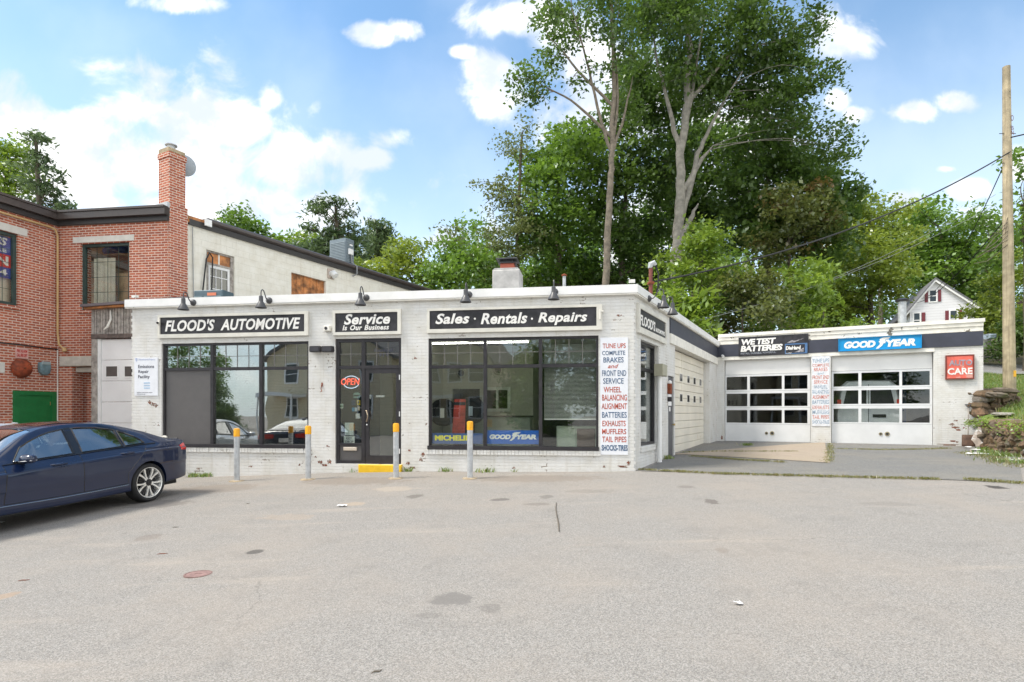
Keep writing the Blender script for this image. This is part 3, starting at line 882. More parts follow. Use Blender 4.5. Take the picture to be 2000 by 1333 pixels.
t = board_sign('fascia_sign', 'long black sign reading Sales Rentals Repairs in a white frame over the right window', 'sign', FR, fs, M_black, o1, frame=FR.rect(834.7, 1176, 602, 596.5, 651, 645, o1))
for w_, a, b, d in (("Sales", 850.5, 917, 0), ("Rentals", 939, 1030, 0), ("Repairs", 1051, 1147, .045)):
    um = (a + b) / 2
    letters(t, w_, FR, (FR.s(a, o1), FR.s(b, o1), FR.at(um, 633 if w_ != "Repairs" else 631, o1)[1] - d, FR.at(um, 612.5 - (um - 880) * .012, o1)[1]), o1, bold=.029, shear=.24, spacing=1.04)
for uu in (927.5, 1039):
    s_, z_ = FR.at(uu, 623, o1)
    part('lettering', MB().lathe([(.022, 0), (.022, .006)], (s_, o1, z_), 14, 'Y'), M_letter, t)

# painted list sign beside the right window
ls = FR.rect(1172.5, 1226.5, 660.5, 659, 889, 888.5, -.02)
LIST = [("TUNE UPS", 'r', 671, 680.5, 1177, 1222), ("COMPLETE", 'b', 685.5, 694, 1176, 1221), ("BRAKES", 'b', 698, 708.5, 1178.5, 1218), ("and", 'r', 711.5, 719.5, 1187, 1208),
        ("FRONT END", 'b', 723.5, 735, 1176, 1223), ("SERVICE", 'b', 739, 750, 1178, 1218), ("WHEEL", 'r', 756, 767, 1179, 1213.5), ("BALANCING", 'r', 771, 783, 1176, 1224.5),
        ("ALIGNMENT", 'r', 788, 799.5, 1175, 1224.5), ("BATTERIES", 'b', 805, 816.5, 1176, 1224), ("EXHAUSTS", 'r', 822, 833, 1176.5, 1222), ("MUFFLERS", 'r', 838, 848.5, 1176, 1223),
        ("TAIL PIPES", 'r', 853, 864, 1176, 1223.5), ("SHOCKS-TIRES", 'b', 869.5, 881, 1175, 1226)]
t = board_sign('service_list_sign', 'tall white hand painted list of services in clear red and blue beside the big window', 'sign', FR, ls, M_signw, -.02)
for w_, c, v0, v1, a, b in LIST:
    letters(t, w_, FR, (FR.s(a, -.02), FR.s(b, -.02), FR.at(1200, v1, -.02)[1], FR.at(1200, v0, -.02)[1]), -.02, M_redink if c == 'r' else M_blueink, bold=.012 if w_ != "SHOCKS-TIRES" else .035, shear=.35 if w_ == 'and' else 0.0, thick=.003)

# emissions sign
es = FR.rect(262.5, 308, 699, 698.5, 773.5, 773, -.02)
t = board_sign('emissions_sign', 'white sign reading Emissions Repair Facility at the left end of the shop front', 'sign', FR, es, M_signw, -.02)
M_dtext = mat("dark_grey_text", (0.06, 0.065, 0.09), 0.6)
M_ltext = mat("pale_blue_text", (0.45, 0.50, 0.66), 0.6)
for w_, v0, v1, a, b in (("Emissions", 713, 719.5, 270, 301), ("Repair", 723, 730.8, 270.3, 290.5), ("Facility", 733, 741, 270, 292.5)):
    letters(t, w_, FR, (FR.s(a, -.02), FR.s(b, -.02), FR.at(280, v1, -.02)[1], FR.at(280, v0, -.02)[1]), -.02, M_dtext, bold=.012, thick=.003)
letters(t, "Massachusetts Registry", FR, (FR.s(271, -.02), FR.s(303, -.02), FR.at(280, 705, -.02)[1], FR.at(280, 700.8, -.02)[1]), -.02, M_ltext, thick=.003)
s_, z_ = FR.at(266.5, 703, -.02)
part('crest', MB().prism([(s_ - .025, z_ + .04), (s_ - .025, z_ - .01), (s_, z_ - .05), (s_ + .025, z_ - .01), (s_ + .025, z_ + .04)][::1], -.024, -.0205), M_ltext, t)
for v0 in (747, 752, 757): part('lettering', text_mb("mmmmm", FR.s(281, -.02), FR.s(293, -.02), FR.at(280, v0 + 3, -.02)[1], FR.at(280, v0, -.02)[1], -.02, thick=.003), mat("sky_text", (0.45, 0.62, 0.8), .6), t)
for v0, b in ((766, 298), (769.2, 284)): part('lettering', text_mb("vehicle inspection repair", FR.s(267, -.02), FR.s(b, -.02), FR.at(280, v0 + 2, -.02)[1], FR.at(280, v0, -.02)[1], -.02, thick=.003), M_dtext, t)


def wingfoot(s0, s1, z0, z1, y):
    """The winged-foot emblem between the two halves of the name."""
    P = [(0.62, 1.0), (1.0, 1.0), (0.90, .86), (0.66, .80), (.62, .70), (.78, .66), (.60, .56), (.70, .50), (.52, .44), (.44, .26), (.20, .02), (0.02, .0), (.10, .16), (.26, .34), (.30, .50), (.20, .62), (.30, .72), (.26, .84), (.42, .94)]
    return MB().prism([(s0 + a * (s1 - s0), z0 + b * (z1 - z0)) for a, b in P][::-1], y - .006, y)


def tyre_sign_letters(t, fr, off, uG0, uG1, uW0, uW1, uY0, uY1, um, vt, vb, wt, wb, m):
    zz0, zz1 = fr.at(um, vb, off)[1], fr.at(um, vt, off)[1]
    letters(t, "GOOD", fr, (fr.s(uG0, off), fr.s(uG1, off), zz0, zz1), off, m, bold=.06, shear=.18, spacing=.95)
    letters(t, "YEAR", fr, (fr.s(uY0, off), fr.s(uY1, off), zz0, zz1), off, m, bold=.06, shear=.18, spacing=.95)
    part('emblem', wingfoot(fr.s(uW0, off), fr.s(uW1, off), fr.at(um, wb, off)[1], fr.at(um, wt, off)[1], off - .001), m, t)

yw = 0.12
ws = FR.rect(950.5, 1053, 841, 841, 867.5, 868, yw)
t = board_sign('window_sign', 'deep blue GOODYEAR sign standing inside the big window', 'sign', FR, ws, M_gybl2, yw, yw + .02)
tyre_sign_letters(t, FR, yw, 956, 997.5, 995, 1017, 1008, 1048, 1000, 849, 858.5, 844.5, 861.5, M_letter)
ws = FR.rect(844, 943, 846.5, 846.5, 867, 867.5, yw)
t = board_sign('window_sign', 'greyish blue MICHELIN sign with yellow letters inside the big window', 'sign', FR, ws, mat("grey_blue_sign", (0.05, 0.11, 0.30), .4), yw, yw + .02)
letters(t, "MICHELIN", FR, (FR.s(849.5, yw), FR.s(921, yw), FR.at(880, 861, yw)[1], FR.at(880, 850.5, yw)[1]), yw, mat("yellow_ink", (0.85, 0.78, 0.03), .5), bold=.04)

# OPEN neon and door stickers
yo = 0.13
M_neon_r = emit_mat("red_neon", (1.0, 0.10, 0.05), 1.7); M_neon_w = emit_mat("white_neon", (0.65, 0.8, 1.0), 1.1)
s_, z_ = FR.at(685.5, 746.5, yo)
t = thing_on(FR, s_, yo, z_, 'open_sign', 'red and white neon OPEN sign glowing in the sidelight of the entrance', 'neon sign')
part('backing', MB().box(s_ - .19, s_ + .19, yo + .03, yo + .045, z_ - .14, z_ + .14), M_dark, t)
letters(t, "OPEN", FR, (FR.s(666.5, yo), FR.s(702.5, yo), FR.at(685, 752, yo)[1], FR.at(685, 739.5, yo)[1]), yo, M_neon_r, shear=.15, thick=.012, bold=-.004)
rr = (FR.s(702, yo) - FR.s(669, yo)) / 2
arc1 = [(s_ + rr * .95 * math.cos(a), yo + .01, z_ + .135 * math.sin(a)) for a in np.linspace(R(20), R(160), 18)]
arc2 = [(s_ + rr * .95 * math.cos(a), yo + .01, z_ - .005 + .135 * math.sin(a)) for a in np.linspace(R(200), R(340), 18)]
part('neon_ring', merge(MB().tube(arc1, .008, 6), MB().tube(arc2, .008, 6)), M_neon_w, t, True)
yd = 0.108
STK = [(690.5, 703, 767, 778, (0.25, 0.42, 0.36), 'pale green arched sticker'), (697, 703.5, 782, 792, (0.75, 0.55, 0.04), 'yellow sticker'), (686.5, 693.5, 782, 792, (0.02, 0.05, 0.12), 'navy sticker'),
       (687.5, 692.5, 796.5, 804, (0.02, 0.28, 0.5), 'cyan card sticker'), (693, 697.5, 796.5, 804, (0.6, 0.68, 0.75), 'pale blue card sticker'), (698.5, 703, 794, 802, (0.7, 0.6, 0.45), 'cream card sticker'),
       (694.5, 703, 808, 818, (0.75, 0.75, 0.72), 'white square sticker'), (662.5, 670.5, 789, 798.5, (0.62, 0.72, 0.62), 'white sticker with a green mark'), (673.5, 690.5, 826, 850.5, (0.72, 0.80, 0.76), 'blank pale paper above the key drop notice'),
       (718, 725, 771.5, 779.5, (0.7, 0.7, 0.7), 'small white sticker on the door glass'), (734, 751, 772.3, 776.3, (0.8, 0.8, 0.8), 'narrow white notice on the door glass')]
for a, b, c, d, col, lb_ in STK:
    off = yd if a < 705 else 0.094
    r4 = FR.rect(a, b, c, c, d, d, off)
    s0_, s1_, z0_, z1_ = r4
    pts = [(s0_, z0_), (s1_, z0_), (s1_, z1_ - .02), ((s0_ + s1_) / 2 + .03, z1_), ((s0_ + s1_) / 2 - .03, z1_), (s0_, z1_ - .02)] if 'arched' in lb_ else [(s0_, z0_), (s1_, z0_), (s1_, z1_), (s0_, z1_)]
    t = thing_on(FR, (s0_ + s1_) / 2, off, z0_, 'sticker', lb_ + (' in the entrance sidelight' if a < 705 and 'key drop' not in lb_ else ''), 'sticker' if 'paper' not in lb_ and 'notice' not in lb_ else 'notice', 'stickers on the entrance glass')
    part('sheet', MB().prism(pts, off, off + .002), mat("stk%.0f" % (a * 10), col, .6), t)
    if 'green mark' in lb_: part('printed_mark', MB().box(s0_ + .015, s1_ - .015, off - .0015, off - .0003, z0_ + .04, z0_ + .07), M_green, t)
    if 'arched' in lb_: part('printed_mark', MB().box(s0_ + .01, s1_ - .01, off - .0015, off - .0003, z0_ + .04, z0_ + .075), M_dgreen, t)
    if lb_ == 'yellow sticker': part('printed_mark', MB().lathe([(.022, 0), (.022, .001)], ((s0_ + s1_) / 2, off - .0005, (z0_ + z1_) / 2 + .01), 12, 'Y'), M_dark, t)
r4 = FR.rect(671.5, 692.5, 852.5, 852.5, 868, 868, yd)
t = board_sign('notice', 'small pale notice reading KEY DROP in the entrance sidelight', 'notice', FR, r4, mat("pale_notice", (0.78, 0.84, 0.80), .6), yd, yd + .004)
letters(t, "KEY", FR, (FR.s(676.5, yd), FR.s(687.5, yd), FR.at(680, 859, yd)[1], FR.at(680, 854.5, yd)[1]), yd, M_dtext, thick=.002, bold=.01)
letters(t, "DROP", FR, (FR.s(674.5, yd), FR.s(690, yd), FR.at(680, 865.5, yd)[1], FR.at(680, 861, yd)[1]), yd, M_dtext, thick=.002, bold=.01)
tz = FR.at(745, 692, .09)
part('lettering', text_mb("Established", FR.s(731, .09), FR.s(767, .09), FR.at(745, 687.5, .09)[1], FR.at(745, 681, .09)[1], .099, thick=.002, bold=.02), M_dtext, ento)
part('lettering', text_mb("1919", FR.s(735, .09), FR.s(759, .09), FR.at(745, 697, .09)[1], FR.at(745, 689.5, .09)[1], .099, thick=.002, bold=.03), M_dtext, ento)

# wall fittings of the front
for k, (a, b) in enumerate(((604.5, 626), (628.5, 650.5))):
    r4 = FR.rect(a, b, 676.5, 676, 688.5, 688, -.12)
    t = thing_on(FR, (r4[0] + r4[1]) / 2, 0, r4[2], 'flood_light', ('black flood light beside the left window, left of the pair', 'black flood light nearest the entrance, right of the pair')[k], 'flood light', 'pair of black flood lights on the pier')
    part('housing', MB().prism([(r4[0] + .015, r4[2]), (r4[1] - .015, r4[2]), (r4[1], r4[2] + .05), (r4[1] - .01, r4[3]), (r4[0] + .01, r4[3]), (r4[0], r4[2] + .05)], -.15, -.04), M_dframe, t, bevel=.008)
    part('lens', MB().box(r4[0] + .03, r4[1] - .03, -.158, -.151, r4[2] + .02, r4[3] - .03), mat("dark_lens", (0.06, 0.06, 0.07), .15), t)
    part('bracket', MB().tube([((r4[0] + r4[1]) / 2, -.05, r4[3] - .05), ((r4[0] + r4[1]) / 2, -.001, r4[3] - .03)], .02, 8), M_lamp, t)
r4 = FR.rect(632.5, 644, 636.5, 636.5, 647, 647, -.08)
t = thing_on(FR, (r4[0] + r4[1]) / 2, 0, r4[2], 'security_sensor', 'small white box with a dark eye on the pier left of the Service sign', 'sensor')
part('case', MB().cbox(r4[0], r4[1], -.10, -.002, r4[2], r4[3], .01), M_wtrim, t)
part('eye', MB().lathe([(.035, .0), (.035, .012), (.015, .014)], ((r4[0] + r4[1]) / 2 - .01, -.10, (r4[2] + r4[3]) / 2), 14, 'Y'), M_dframe, t)
s_, z_ = FR.at(311.5, 632, -.1)
t = thing_on(FR, s_, 0, z_, 'security_camera', "little white camera on the wall at the left edge of the FLOOD'S sign", 'camera')
part('body', MB().tube([(s_ - .08, -.01, z_ + .04), (s_ - .05, -.08, z_ + .02), (s_ + .01, -.17, z_)], [.03, .035, .035], 10), M_wtrim, t, 40)
part('eye', MB().tube([(s_ + .01, -.171, z_), (s_ + .018, -.185, z_ - .003)], .026, 10), M_dframe, t)
s_, z_ = FR.at(628, 758, -.03)
t = thing_on(FR, s_, 0, z_ - .1, 'hose_bracket', 'small rusty hook bracket with a stain line on the white pier left of the door', 'bracket')
part('hook', merge(MB().tube([(s_, -.002, z_ + .1), (s_, -.03, z_ + .06), (s_ - .01, -.035, z_ - .02), (s_ + .015, -.05, z_ - .08), (s_ - .02, -.05, z_ - .09)], .009, 7), MB().box(s_ - .015, s_ + .015, -.012, -.001, z_ + .03, z_ + .12)), M_rust, t)
s_, z_ = FR.at(326, 857, -.1)
t = thing_on(FR, s_, 0, z_, 'fill_pipe', 'small white capped pipe end at the lower left corner of the left window', 'pipe')
part('elbow', MB().tube([(s_ - .02, -.002, z_ - .06), (s_ - .02, -.08, z_ - .04), (s_, -.16, z_)], .05, 10), M_wtrim, t, 40)
part('cap', MB().lathe([(.075, 0), (.08, .04), (.045, .045), (.04, .02)], (s_, -.16, z_), 14, 'Y'), M_wtrim, t, 40)
r4 = FR.rect(1170.5, 1176, 605, 605, 624, 624, -.06)
t = thing_on(FR, r4[0], 0, r4[2], 'wall_bracket', 'pale metal bracket at the right end of the Sales sign', 'bracket')
part('strap', merge(MB().box(r4[0], r4[0] + .025, -.10, -.035, r4[2], r4[3]), MB().box(r4[0] + .026, r4[1] + .03, -.09, -.04, r4[3] - .05, r4[3] - .02)), M_wtrim, t)


def gooseneck(fr, u, v, label, y=-0.10, drop=1.0):
    s, z = fr.at(u, v, y)
    t = thing_on(fr, s, y, z, 'wall_lamp', label, 'wall lamp', 'gooseneck lamps along the cornice')
    part('mount', MB().lathe([(.075, 0), (.072, .02), (.05, .045), (.03, .06)], (s, y, z), 18, 'Y'), M_lamp, t, 40)
    arc = [(0, -.05, 0), (0, -.10, .005), (0, -.15, .05), (0, -.185, .12), (0, -.225, .175), (0, -.275, .19), (0, -.315, .165), (0, -.33, .11), (0, -.33, .02)]
    part('arm', MB().tube([(s + a, y + b, z + c) for a, b, c in arc], .012, 8), M_lamp, t, True)
    part('shade', MB().lathe([(.03, .045), (.043, .03), (.046, -.075), (.06, -.10), (.118, -.205), (.122, -.225), (.112, -.225), (.055, -.12), (.02, -.1)], (s, y - .33, z), 22), M_lamp, t, 35)
    return t

for u, v, lb_ in ((377.7, 591.5, "gooseneck lamp over the word FLOOD'S, leftmost on the shop front"), (526, 587.5, "gooseneck lamp over the word AUTOMOTIVE"), (715.5, 582, "gooseneck lamp above the Service sign"),
                  (916, 576, "gooseneck lamp above the words Sales and Rentals"), (1083.5, 570.5, "gooseneck lamp above the word Repairs")):
    gooseneck(FR, u, v, lb_)
gooseneck(SD, 1267, 584, "gooseneck lamp on the side cornice, nearer the street corner")
gooseneck(SD, 1285.7, 598, "gooseneck lamp on the side cornice, farther along towards the garages")

# side sign, electric box
fs = SD.rect(1248.5, 1298.6, 604, 630.5, 640, 661, o1)
t = board_sign('fascia_sign', "black FLOOD'S sign on the side wall facing the garage court", 'sign', SD, fs, M_black, o1, frame=(fs[0] - .09, fs[1] + .1, fs[2] - .13, fs[3] + .11))
letters(t, "FLOOD'S", SD, (SD.s(1250, o1), SD.s(1279.5, o1), SD.at(1250, 634, o1)[1], SD.at(1250, 613, o1)[1]), o1, bold=.03, shear=.1)
letters(t, "AUTOMOTIVE", SD, (SD.s(1280.5, o1), SD.s(1298, o1), SD.at(1290, 653, o1)[1], SD.at(1290, 645, o1)[1]), o1, bold=.03, shear=.1)
r4 = SD.rect(1293.5, 1309, 711, 715, 737, 735, -.2)
eb = thing_on(SD, r4[0], 0, 0.35, 'electric_box', 'khaki electrical box on a white pipe beside the side door', 'electric box')
part('case', MB().cbox(r4[0], r4[0] + .42, -.22, -.012, r4[2], r4[3], .015), M_ebox, eb)
part('conduit', MB().tube([(r4[0] + .15, -.10, r4[2] - .002), (r4[0] + .15, -.10, 0.35)], .055, 12), M_trim, eb, True)
s_, z_ = SD.at(1306.5, 762, -.02)
t = thing_on(SD, s_, 0, z_, 'alarm_bell', 'small red alarm with a white lamp beside the side door', 'alarm')
part('base', MB().cbox(s_ - .1, s_ + .06, -.09, -.002, z_ - .1, z_ + .16), M_rust, t)
part('lamp_head', MB().lathe([(.05, 0), (.05, .05), (.02, .08)], (s_ - .02, -.05, z_ + .162), 12), M_trim, t, 40)
part('pull', MB().cbox(s_ - .08, s_ + .02, -.1, -.002, z_ - .3, z_ - .18), M_dframe, t)

# ================================================================ garage wing
wing = thing('garage_wing', 'low white painted brick garage wing with two glazed doors and a navy band', 'garage', (GW.o.x, GW.o.y, 0))
GT = (GW.at(1401, 655.5)[1] + GW.at(1919, 621)[1]) / 2
gb1 = (GW.at(1403, 676.5)[1] + GW.at(1919, 645.5)[1]) / 2
gb0 = (GW.at(1403, 698)[1] + GW.at(1919, 675)[1]) / 2
dz1 = (GW.at(1415, 704)[1] + GW.at(1823, 689)[1]) / 2
dz0 = (GW.at(1415, 863)[1] + GW.at(1823, 867)[1]) / 2
D1 = (GW.s(1414.5), GW.s(1583.5)); D2 = (GW.s(1623.5), GW.s(1823.5))
wl = MB().wall(-0.3, GL, -0.6, gb1 + .01, 0, .34, [(D1[0], D1[1], -.7, dz1), (D2[0], D2[1], -.7, dz1)])
fpart('front_wall', wl, M_wbrick, wing, GW)
fpart('fascia_band', MB().box(0.012, GL - .01, -.035, .1, gb0, gb1), M_band, wing, GW)
hh = GT - gb1
fpart('fascia_board', MB().box(0.03, GL - .004, -.03, .3, gb1 + .012, gb1 + hh * .40), M_peel, wing, GW, label='lower peeling white fascia board')
fpart('fascia_board', MB().box(0.05, GL - .002, -.055, .3, gb1 + hh * .40 + .004, gb1 + hh * .70), M_peel, wing, GW, label='upper peeling white fascia board')
fpart('coping', MB().box(0.06, GL + .03, -.085, .4, gb1 + hh * .70 + .004, GT), M_wtrim, wing, GW)
fpart('lintel_board', MB().box(0.0, D2[1] + .02, -.02, .1, dz1 + .012, gb0 - .004), M_wtrim, wing, GW)
sdw = Frame(GW.w(GL, 0, 0).x, GW.w(GL, 0, 0).y, 61)
fpart('end_wall', MB().wall(.34, 9, -.6, gb1 + .005, 0.0, .3), M_wbrick, wing, sdw)
fpart('roof', MB().box(-.3, GL - .01, .36, 9.4, GT - .35, GT - .28), M_roof, wing, GW)
fpart('interior_floor', MB().box(0, GL - .35, .36, 9, -.3, .55), M_floor, wing, GW)
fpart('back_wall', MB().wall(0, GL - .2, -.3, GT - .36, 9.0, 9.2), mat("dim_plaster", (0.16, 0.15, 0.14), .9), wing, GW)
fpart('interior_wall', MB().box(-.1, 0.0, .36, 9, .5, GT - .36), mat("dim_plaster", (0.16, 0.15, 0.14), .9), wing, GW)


for k, (u, v, w, h) in enumerate(((1859, 829, .08, .05), (1866, 835, .13, .04), (1871, 840, .09, .03), (1868, 822, .04, .03), (1862, 862, .10, .025), (1870, 864, .06, .02), (1882, 836, .05, .02), (1410, 855, .05, .08), (1855, 869, .35, .03))):
    bare_patch(wing, GW, u, v, w, h, 50 + k)


def glazed_door(D, cols, rows, label):
    """Aluminium sectional door: top blank panel, three glazed sections, blank bottom with two port holes."""
    a, b = D[0] + .015, D[1] - .015
    y0, y1 = .16, .21
    cs = [(GW.s(p, y0), GW.s(q, y0)) for p, q in cols]
    rs = [((GW.at(1440 if D is D1 else 1650, r_[1], y0)[1] + 0), (GW.at(1440 if D is D1 else 1650, r_[0], y0)[1])) for r_ in rows]
    holes = [(c0, c1, r0, r1) for c0, c1 in cs for r0, r1 in rs]
    zt = rs[0][1] + .07
    m = MB().wall(a, b, dz0 - .06, zt, y0, y1, holes)
    d = fpart('garage_door', m, M_alu, wing, GW, label=label)
    part('top_panel', MB().cbox(a, b, y0 + .006, y1, zt + .008, dz1 + .06), M_ddoor, d)
    se = MB()
    for k in range(3):
        z = rs[k][0] - .05
        se.box(a + .01, b - .01, y0 - .0035, y0 + .002, z - .005, z + .005)
    part('section_joint', se, mat("joint_grey", (0.42, 0.43, 0.44), .5), d)
    for c0, c1, r0, r1 in holes:
        part('pane', MB().box(c0, c1, y0 + .02, y0 + .026, r0, r1), M_gglass, d)
    return d, a, b, y0

gd1, a_, b_, y_ = glazed_door(D1, ((1419, 1459.5), (1464.5, 1527), (1532, 1577)), ((736.5, 762), (769.5, 794), (801.5, 826)), 'left glazed sectional garage door')
gd2, a2_, b2_, _ = glazed_door(D2, ((1628, 1676.5), (1682.5, 1756.5), (1762, 1816)), ((729.5, 755.5), (763, 789.5), (798.5, 825)), 'right glazed sectional garage door')
for d_, uv in ((gd1, ((1497, 846.5), (1508, 846.5))), (gd2, ((1720, 848), (1733, 848)))):
    for k, (uu, vv) in enumerate(uv):
        s_, z_ = GW.at(uu, vv, y_)
        r_ = (.055, .075)[k]
        part('port_ring', MB().lathe([(r_, 0), (r_ * .95, .02), (r_ * .6, .022), (r_ * .55, .004)], (s_, y_, z_), 20, 'Y'), mat("brass_ring", (0.38, 0.33, 0.22), .45, .5), d_, 40)
        part('port_cap', MB().lathe([(r_ * .55, .005), (r_ * .5, .008)], (s_, y_, z_), 16, 'Y'), M_dark, d_)

# signs on the wing
gy = -.06
bs = GW.rect(1442.5, 1579, 660, 651.5, 697, 691, gy)
t = board_sign('battery_banner', 'black banner reading WE TEST BATTERIES over the left garage door', 'banner', GW, bs, M_black, gy, -.04)
tx = lambda a, b, c, d: (GW.s(a, gy), GW.s(b, gy), GW.at((a + b) / 2, d, gy)[1], GW.at((a + b) / 2, c, gy)[1])
letters(t, "WE TEST", GW, tx(1448, 1515.5, 661.5, 673.2), gy, bold=.045, shear=.14, spacing=.9)
letters(t, "BATTERIES", GW, tx(1446.5, 1528.5, 674, 686), gy, bold=.045, shear=.14, spacing=.9)
letters(t, "INSTALL. DURABLE. POWERFUL.", GW, tx(1446.5, 1516, 687.8, 691.5), gy, mat("dim_grey_text", (.25, .27, .31), .5), bold=.02, thick=.003)
letters(t, "DieHard", GW, tx(1534.5, 1564, 676, 683.5), gy, bold=.05, shear=.12)
letters(t, "est 1967", GW, tx(1534, 1546, 689, 691.5), gy, bold=.02, thick=.003)
r_ = GW.rect(1533, 1577, 672.5, 669.5, 692.5, 690, gy)
part('printed_battery', MB().wall(r_[0], r_[1], r_[2], r_[3], gy - .003, gy - .0005, [(r_[0] + .03, r_[1] - .08, r_[2] + .03, r_[3] - .04)]), mat("battery_edge_blue", (0.07, 0.16, 0.33), .4), t)
part('printed_glint', MB().prism([(r_[0] + .05, r_[3] + .03), (r_[0] + .3, r_[3] + .04), (r_[0] + .62, r_[3] + .17), (r_[0] + .35, r_[3] + .1), (r_[0] + .22, r_[3] + .12)], gy - .003, gy - .0005), mat("glint_grey", (.30, .29, .31), .5, var=.5, scale=14), t)
part('printed_glint', MB().prism([(r_[0] + .3, r_[2] + .05), (r_[1] - .12, r_[2] + .06), (r_[1] - .12, r_[2] + .2), (r_[1] - .3, r_[2] + .1)], gy - .003, gy - .0005), MATS["glint_grey"], t)
gs = GW.rect(1638.4, 1799, 664.5, 654, 687, 678.3, gy - .04)
t = board_sign('tyre_sign', 'bright blue GOODYEAR sign over the right garage door', 'sign', GW, gs, M_gybl, gy - .04, -.04, frame=(gs[0] - .015, gs[1] + .015, gs[2] - .015, gs[3] + .015), fm=M_gybl)
tyre_sign_letters(t, GW, gy - .04, 1648.5, 1710, 1710, 1739.5, 1729.5, 1789, 1718, 664.5, 678.5, 659.5, 681.5, M_letter)
ac = GW.rect(1846.6, 1903, 694.5, 692.5, 742, 740.5, -.08)
t = thing_on(GW, ac[0], 0, ac[2], 'auto_care_sign', 'square red sign reading AUTO CARE at the right end of the garage wall', 'sign')
part('board', MB().cbox(ac[0] + .03, ac[1] - .03, -.085, -.002, ac[2] + .03, ac[3] - .03, .012), mat("faded_red_sign", (0.64, 0.12, 0.085), .45, var=.3, scale=1.6, spots=((.66, .30, .25), .56, 2.2)), t)
part('rim', MB().wall(ac[0], ac[1], ac[2], ac[3], -.095, -.003, [(ac[0] + .03, ac[1] - .03, ac[2] + .03, ac[3] - .03)]), mat("sign_rim", (0.22, 0.055, 0.04), .4, .3), t, bevel=.02)
tx = lambda a, b, c, d: (GW.s(a, -.08), GW.s(b, -.08), GW.at((a + b) / 2, d, -.08)[1], GW.at((a + b) / 2, c, -.08)[1])
letters(t, "AUTO", GW, tx(1853.5, 1899, 703, 714.5), -.086, mat("grey_letters", (.30, .28, .33), .5, var=.3), bold=.03)
letters(t, "CARE", GW, tx(1850.5, 1899.5, 719, 732), -.086, bold=.03)
ls = GW.rect(1585.5, 1620.5, 696, 695, 833, 832.5, -.02)
t = board_sign('service_list_sign', 'worn list of services with faded rubbed lettering between the two glazed garage doors', 'sign', GW, ls, M_signw2, -.02)
L2 = [("TUNE UPS", 'b', 701, 708.5), ("COMPLETE", 'r', 711, 716.5), ("BRAKES", 'r', 718.5, 725.5), ("and", 'b', 727, 732), ("FRONT END", 'r', 733.5, 741), ("SERVICE", 'r', 743, 750), ("WHEEL", 'b', 753, 760),
      ("BALANCING", 'b', 762, 769.5), ("ALIGNMENT", 'r', 772, 779.5), ("BATTERIES", 'b', 782, 789.5), ("EXHAUSTS", 'r', 792.5, 799.5), ("MUFFLERS", 'b', 802, 809), ("TAIL PIPES", 'r', 811.5, 818.5), ("SHOCKS-TIRES", 'b', 821, 828)]
for w_, c, v0, v1 in L2:
    hw = 17 if len(w_) > 7 else (14 if len(w_) > 4 else 7)
    letters(t, w_, GW, (GW.s(1603 - hw * .95, -.02), GW.s(1603 + hw * .95, -.02), GW.at(1603, v1, -.02)[1], GW.at(1603, v0, -.02)[1]), -.02, M_redink2 if c == 'r' else M_blueink2, bold=.012, shear=.3 if w_ == 'and' else 0, thick=.003)
s_, z_ = GW.at(1412, 698, -.1)
t = thing_on(GW, s_, 0, z_, 'security_camera', 'little white camera under the navy band in the corner of the court', 'camera')
part('body', MB().tube([(s_ - .02, -.036, z_ + .05), (s_ - .02, -.1, z_ + .05), (s_ + .03, -.2, z_)], [.02, .05, .045], 10), M_trim, t, 40)

# cutaway van in the right bay
VF = Frame(*(GW.w((D2[0] + D2[1]) / 2 - .32, .52, 0).xy), GW.deg + 2)
van = thing('parked_van', 'white van parked inside the right garage bay, seen from behind through the door', 'van', (VF.o.x, VF.o.y, .55), VF.deg)
van.scale = (1.02, 1, 1.09)
M_vanw = mat("van_white", (0.78, 0.80, 0.83), .3, var=.02, coat=.4)
def vsec(y, w, h, z0=.35, r=.28):
    return [(-w, y, z0), (-w - .03, y, z0 + .6), (-w + .02, y, h * .62), (-w + .12, y, h - r * .6), (-w + .3, y, h), (0, y, h + .02), (w - .3, y, h), (w - .12, y, h - r * .6), (w - .02, y, h * .62), (w + .03, y, z0 + .6), (w, y, z0), (-w, y, z0)]
vb = MB().grid([vsec(0, .88, 1.98), vsec(.1, .93, 2.02), vsec(3.6, .93, 2.02), vsec(4.3, .9, 1.5), vsec(5.0, .85, 1.1)])
vb.f.append(tuple(range(11)))
part('body', vb, M_vanw, van, 30)
part('rear_window', MB().prism([(-.74, 1.25), (-.06, 1.25), (-.06, 1.72), (-.64, 1.72)], -.012, -.002), M_dframe, van)
part('rear_window', MB().prism([(.06, 1.25), (.74, 1.25), (.64, 1.72), (.06, 1.72)], -.012, -.002), M_dframe, van)
part('tail_light', MB().box(-.92, -.80, -.03, .04, 1.15, 1.42), M_red, van); part('tail_light', MB().box(.80, .92, -.03, .04, 1.15, 1.42), M_red, van)
part('door_seam', MB().box(-.008, .008, -.006, -.001, .5, 1.9), M_dframe, van)
part('bumper', MB().cbox(-.92, .92, -.16, -.004, .38, .56), M_lamp, van)
part('number_plate', MB().box(.12, .5, -.02, -.004, .85, .95), M_dframe, van)
for x in (-.8, .8):
    for y in (.9, 3.9):
        part('wheel', MB().lathe([(.2, -.1), (.34, -.11), (.36, -.05), (.36, .05), (.34, .11), (.2, .1)], (x, y, .36), 20, 'X'), M_rubber, van, 40)
lp = thing_on(GW, D2[1] - .55, 3.0, .55, 'vehicle_lift', 'blue lift column inside the right garage bay', 'lift')
part('column', MB().box(D2[1] - .7, D2[1] - .45, 3.0, 3.25, .55, 3.4), mat("lift_blue", (0.03, 0.08, 0.22), .5), lp)
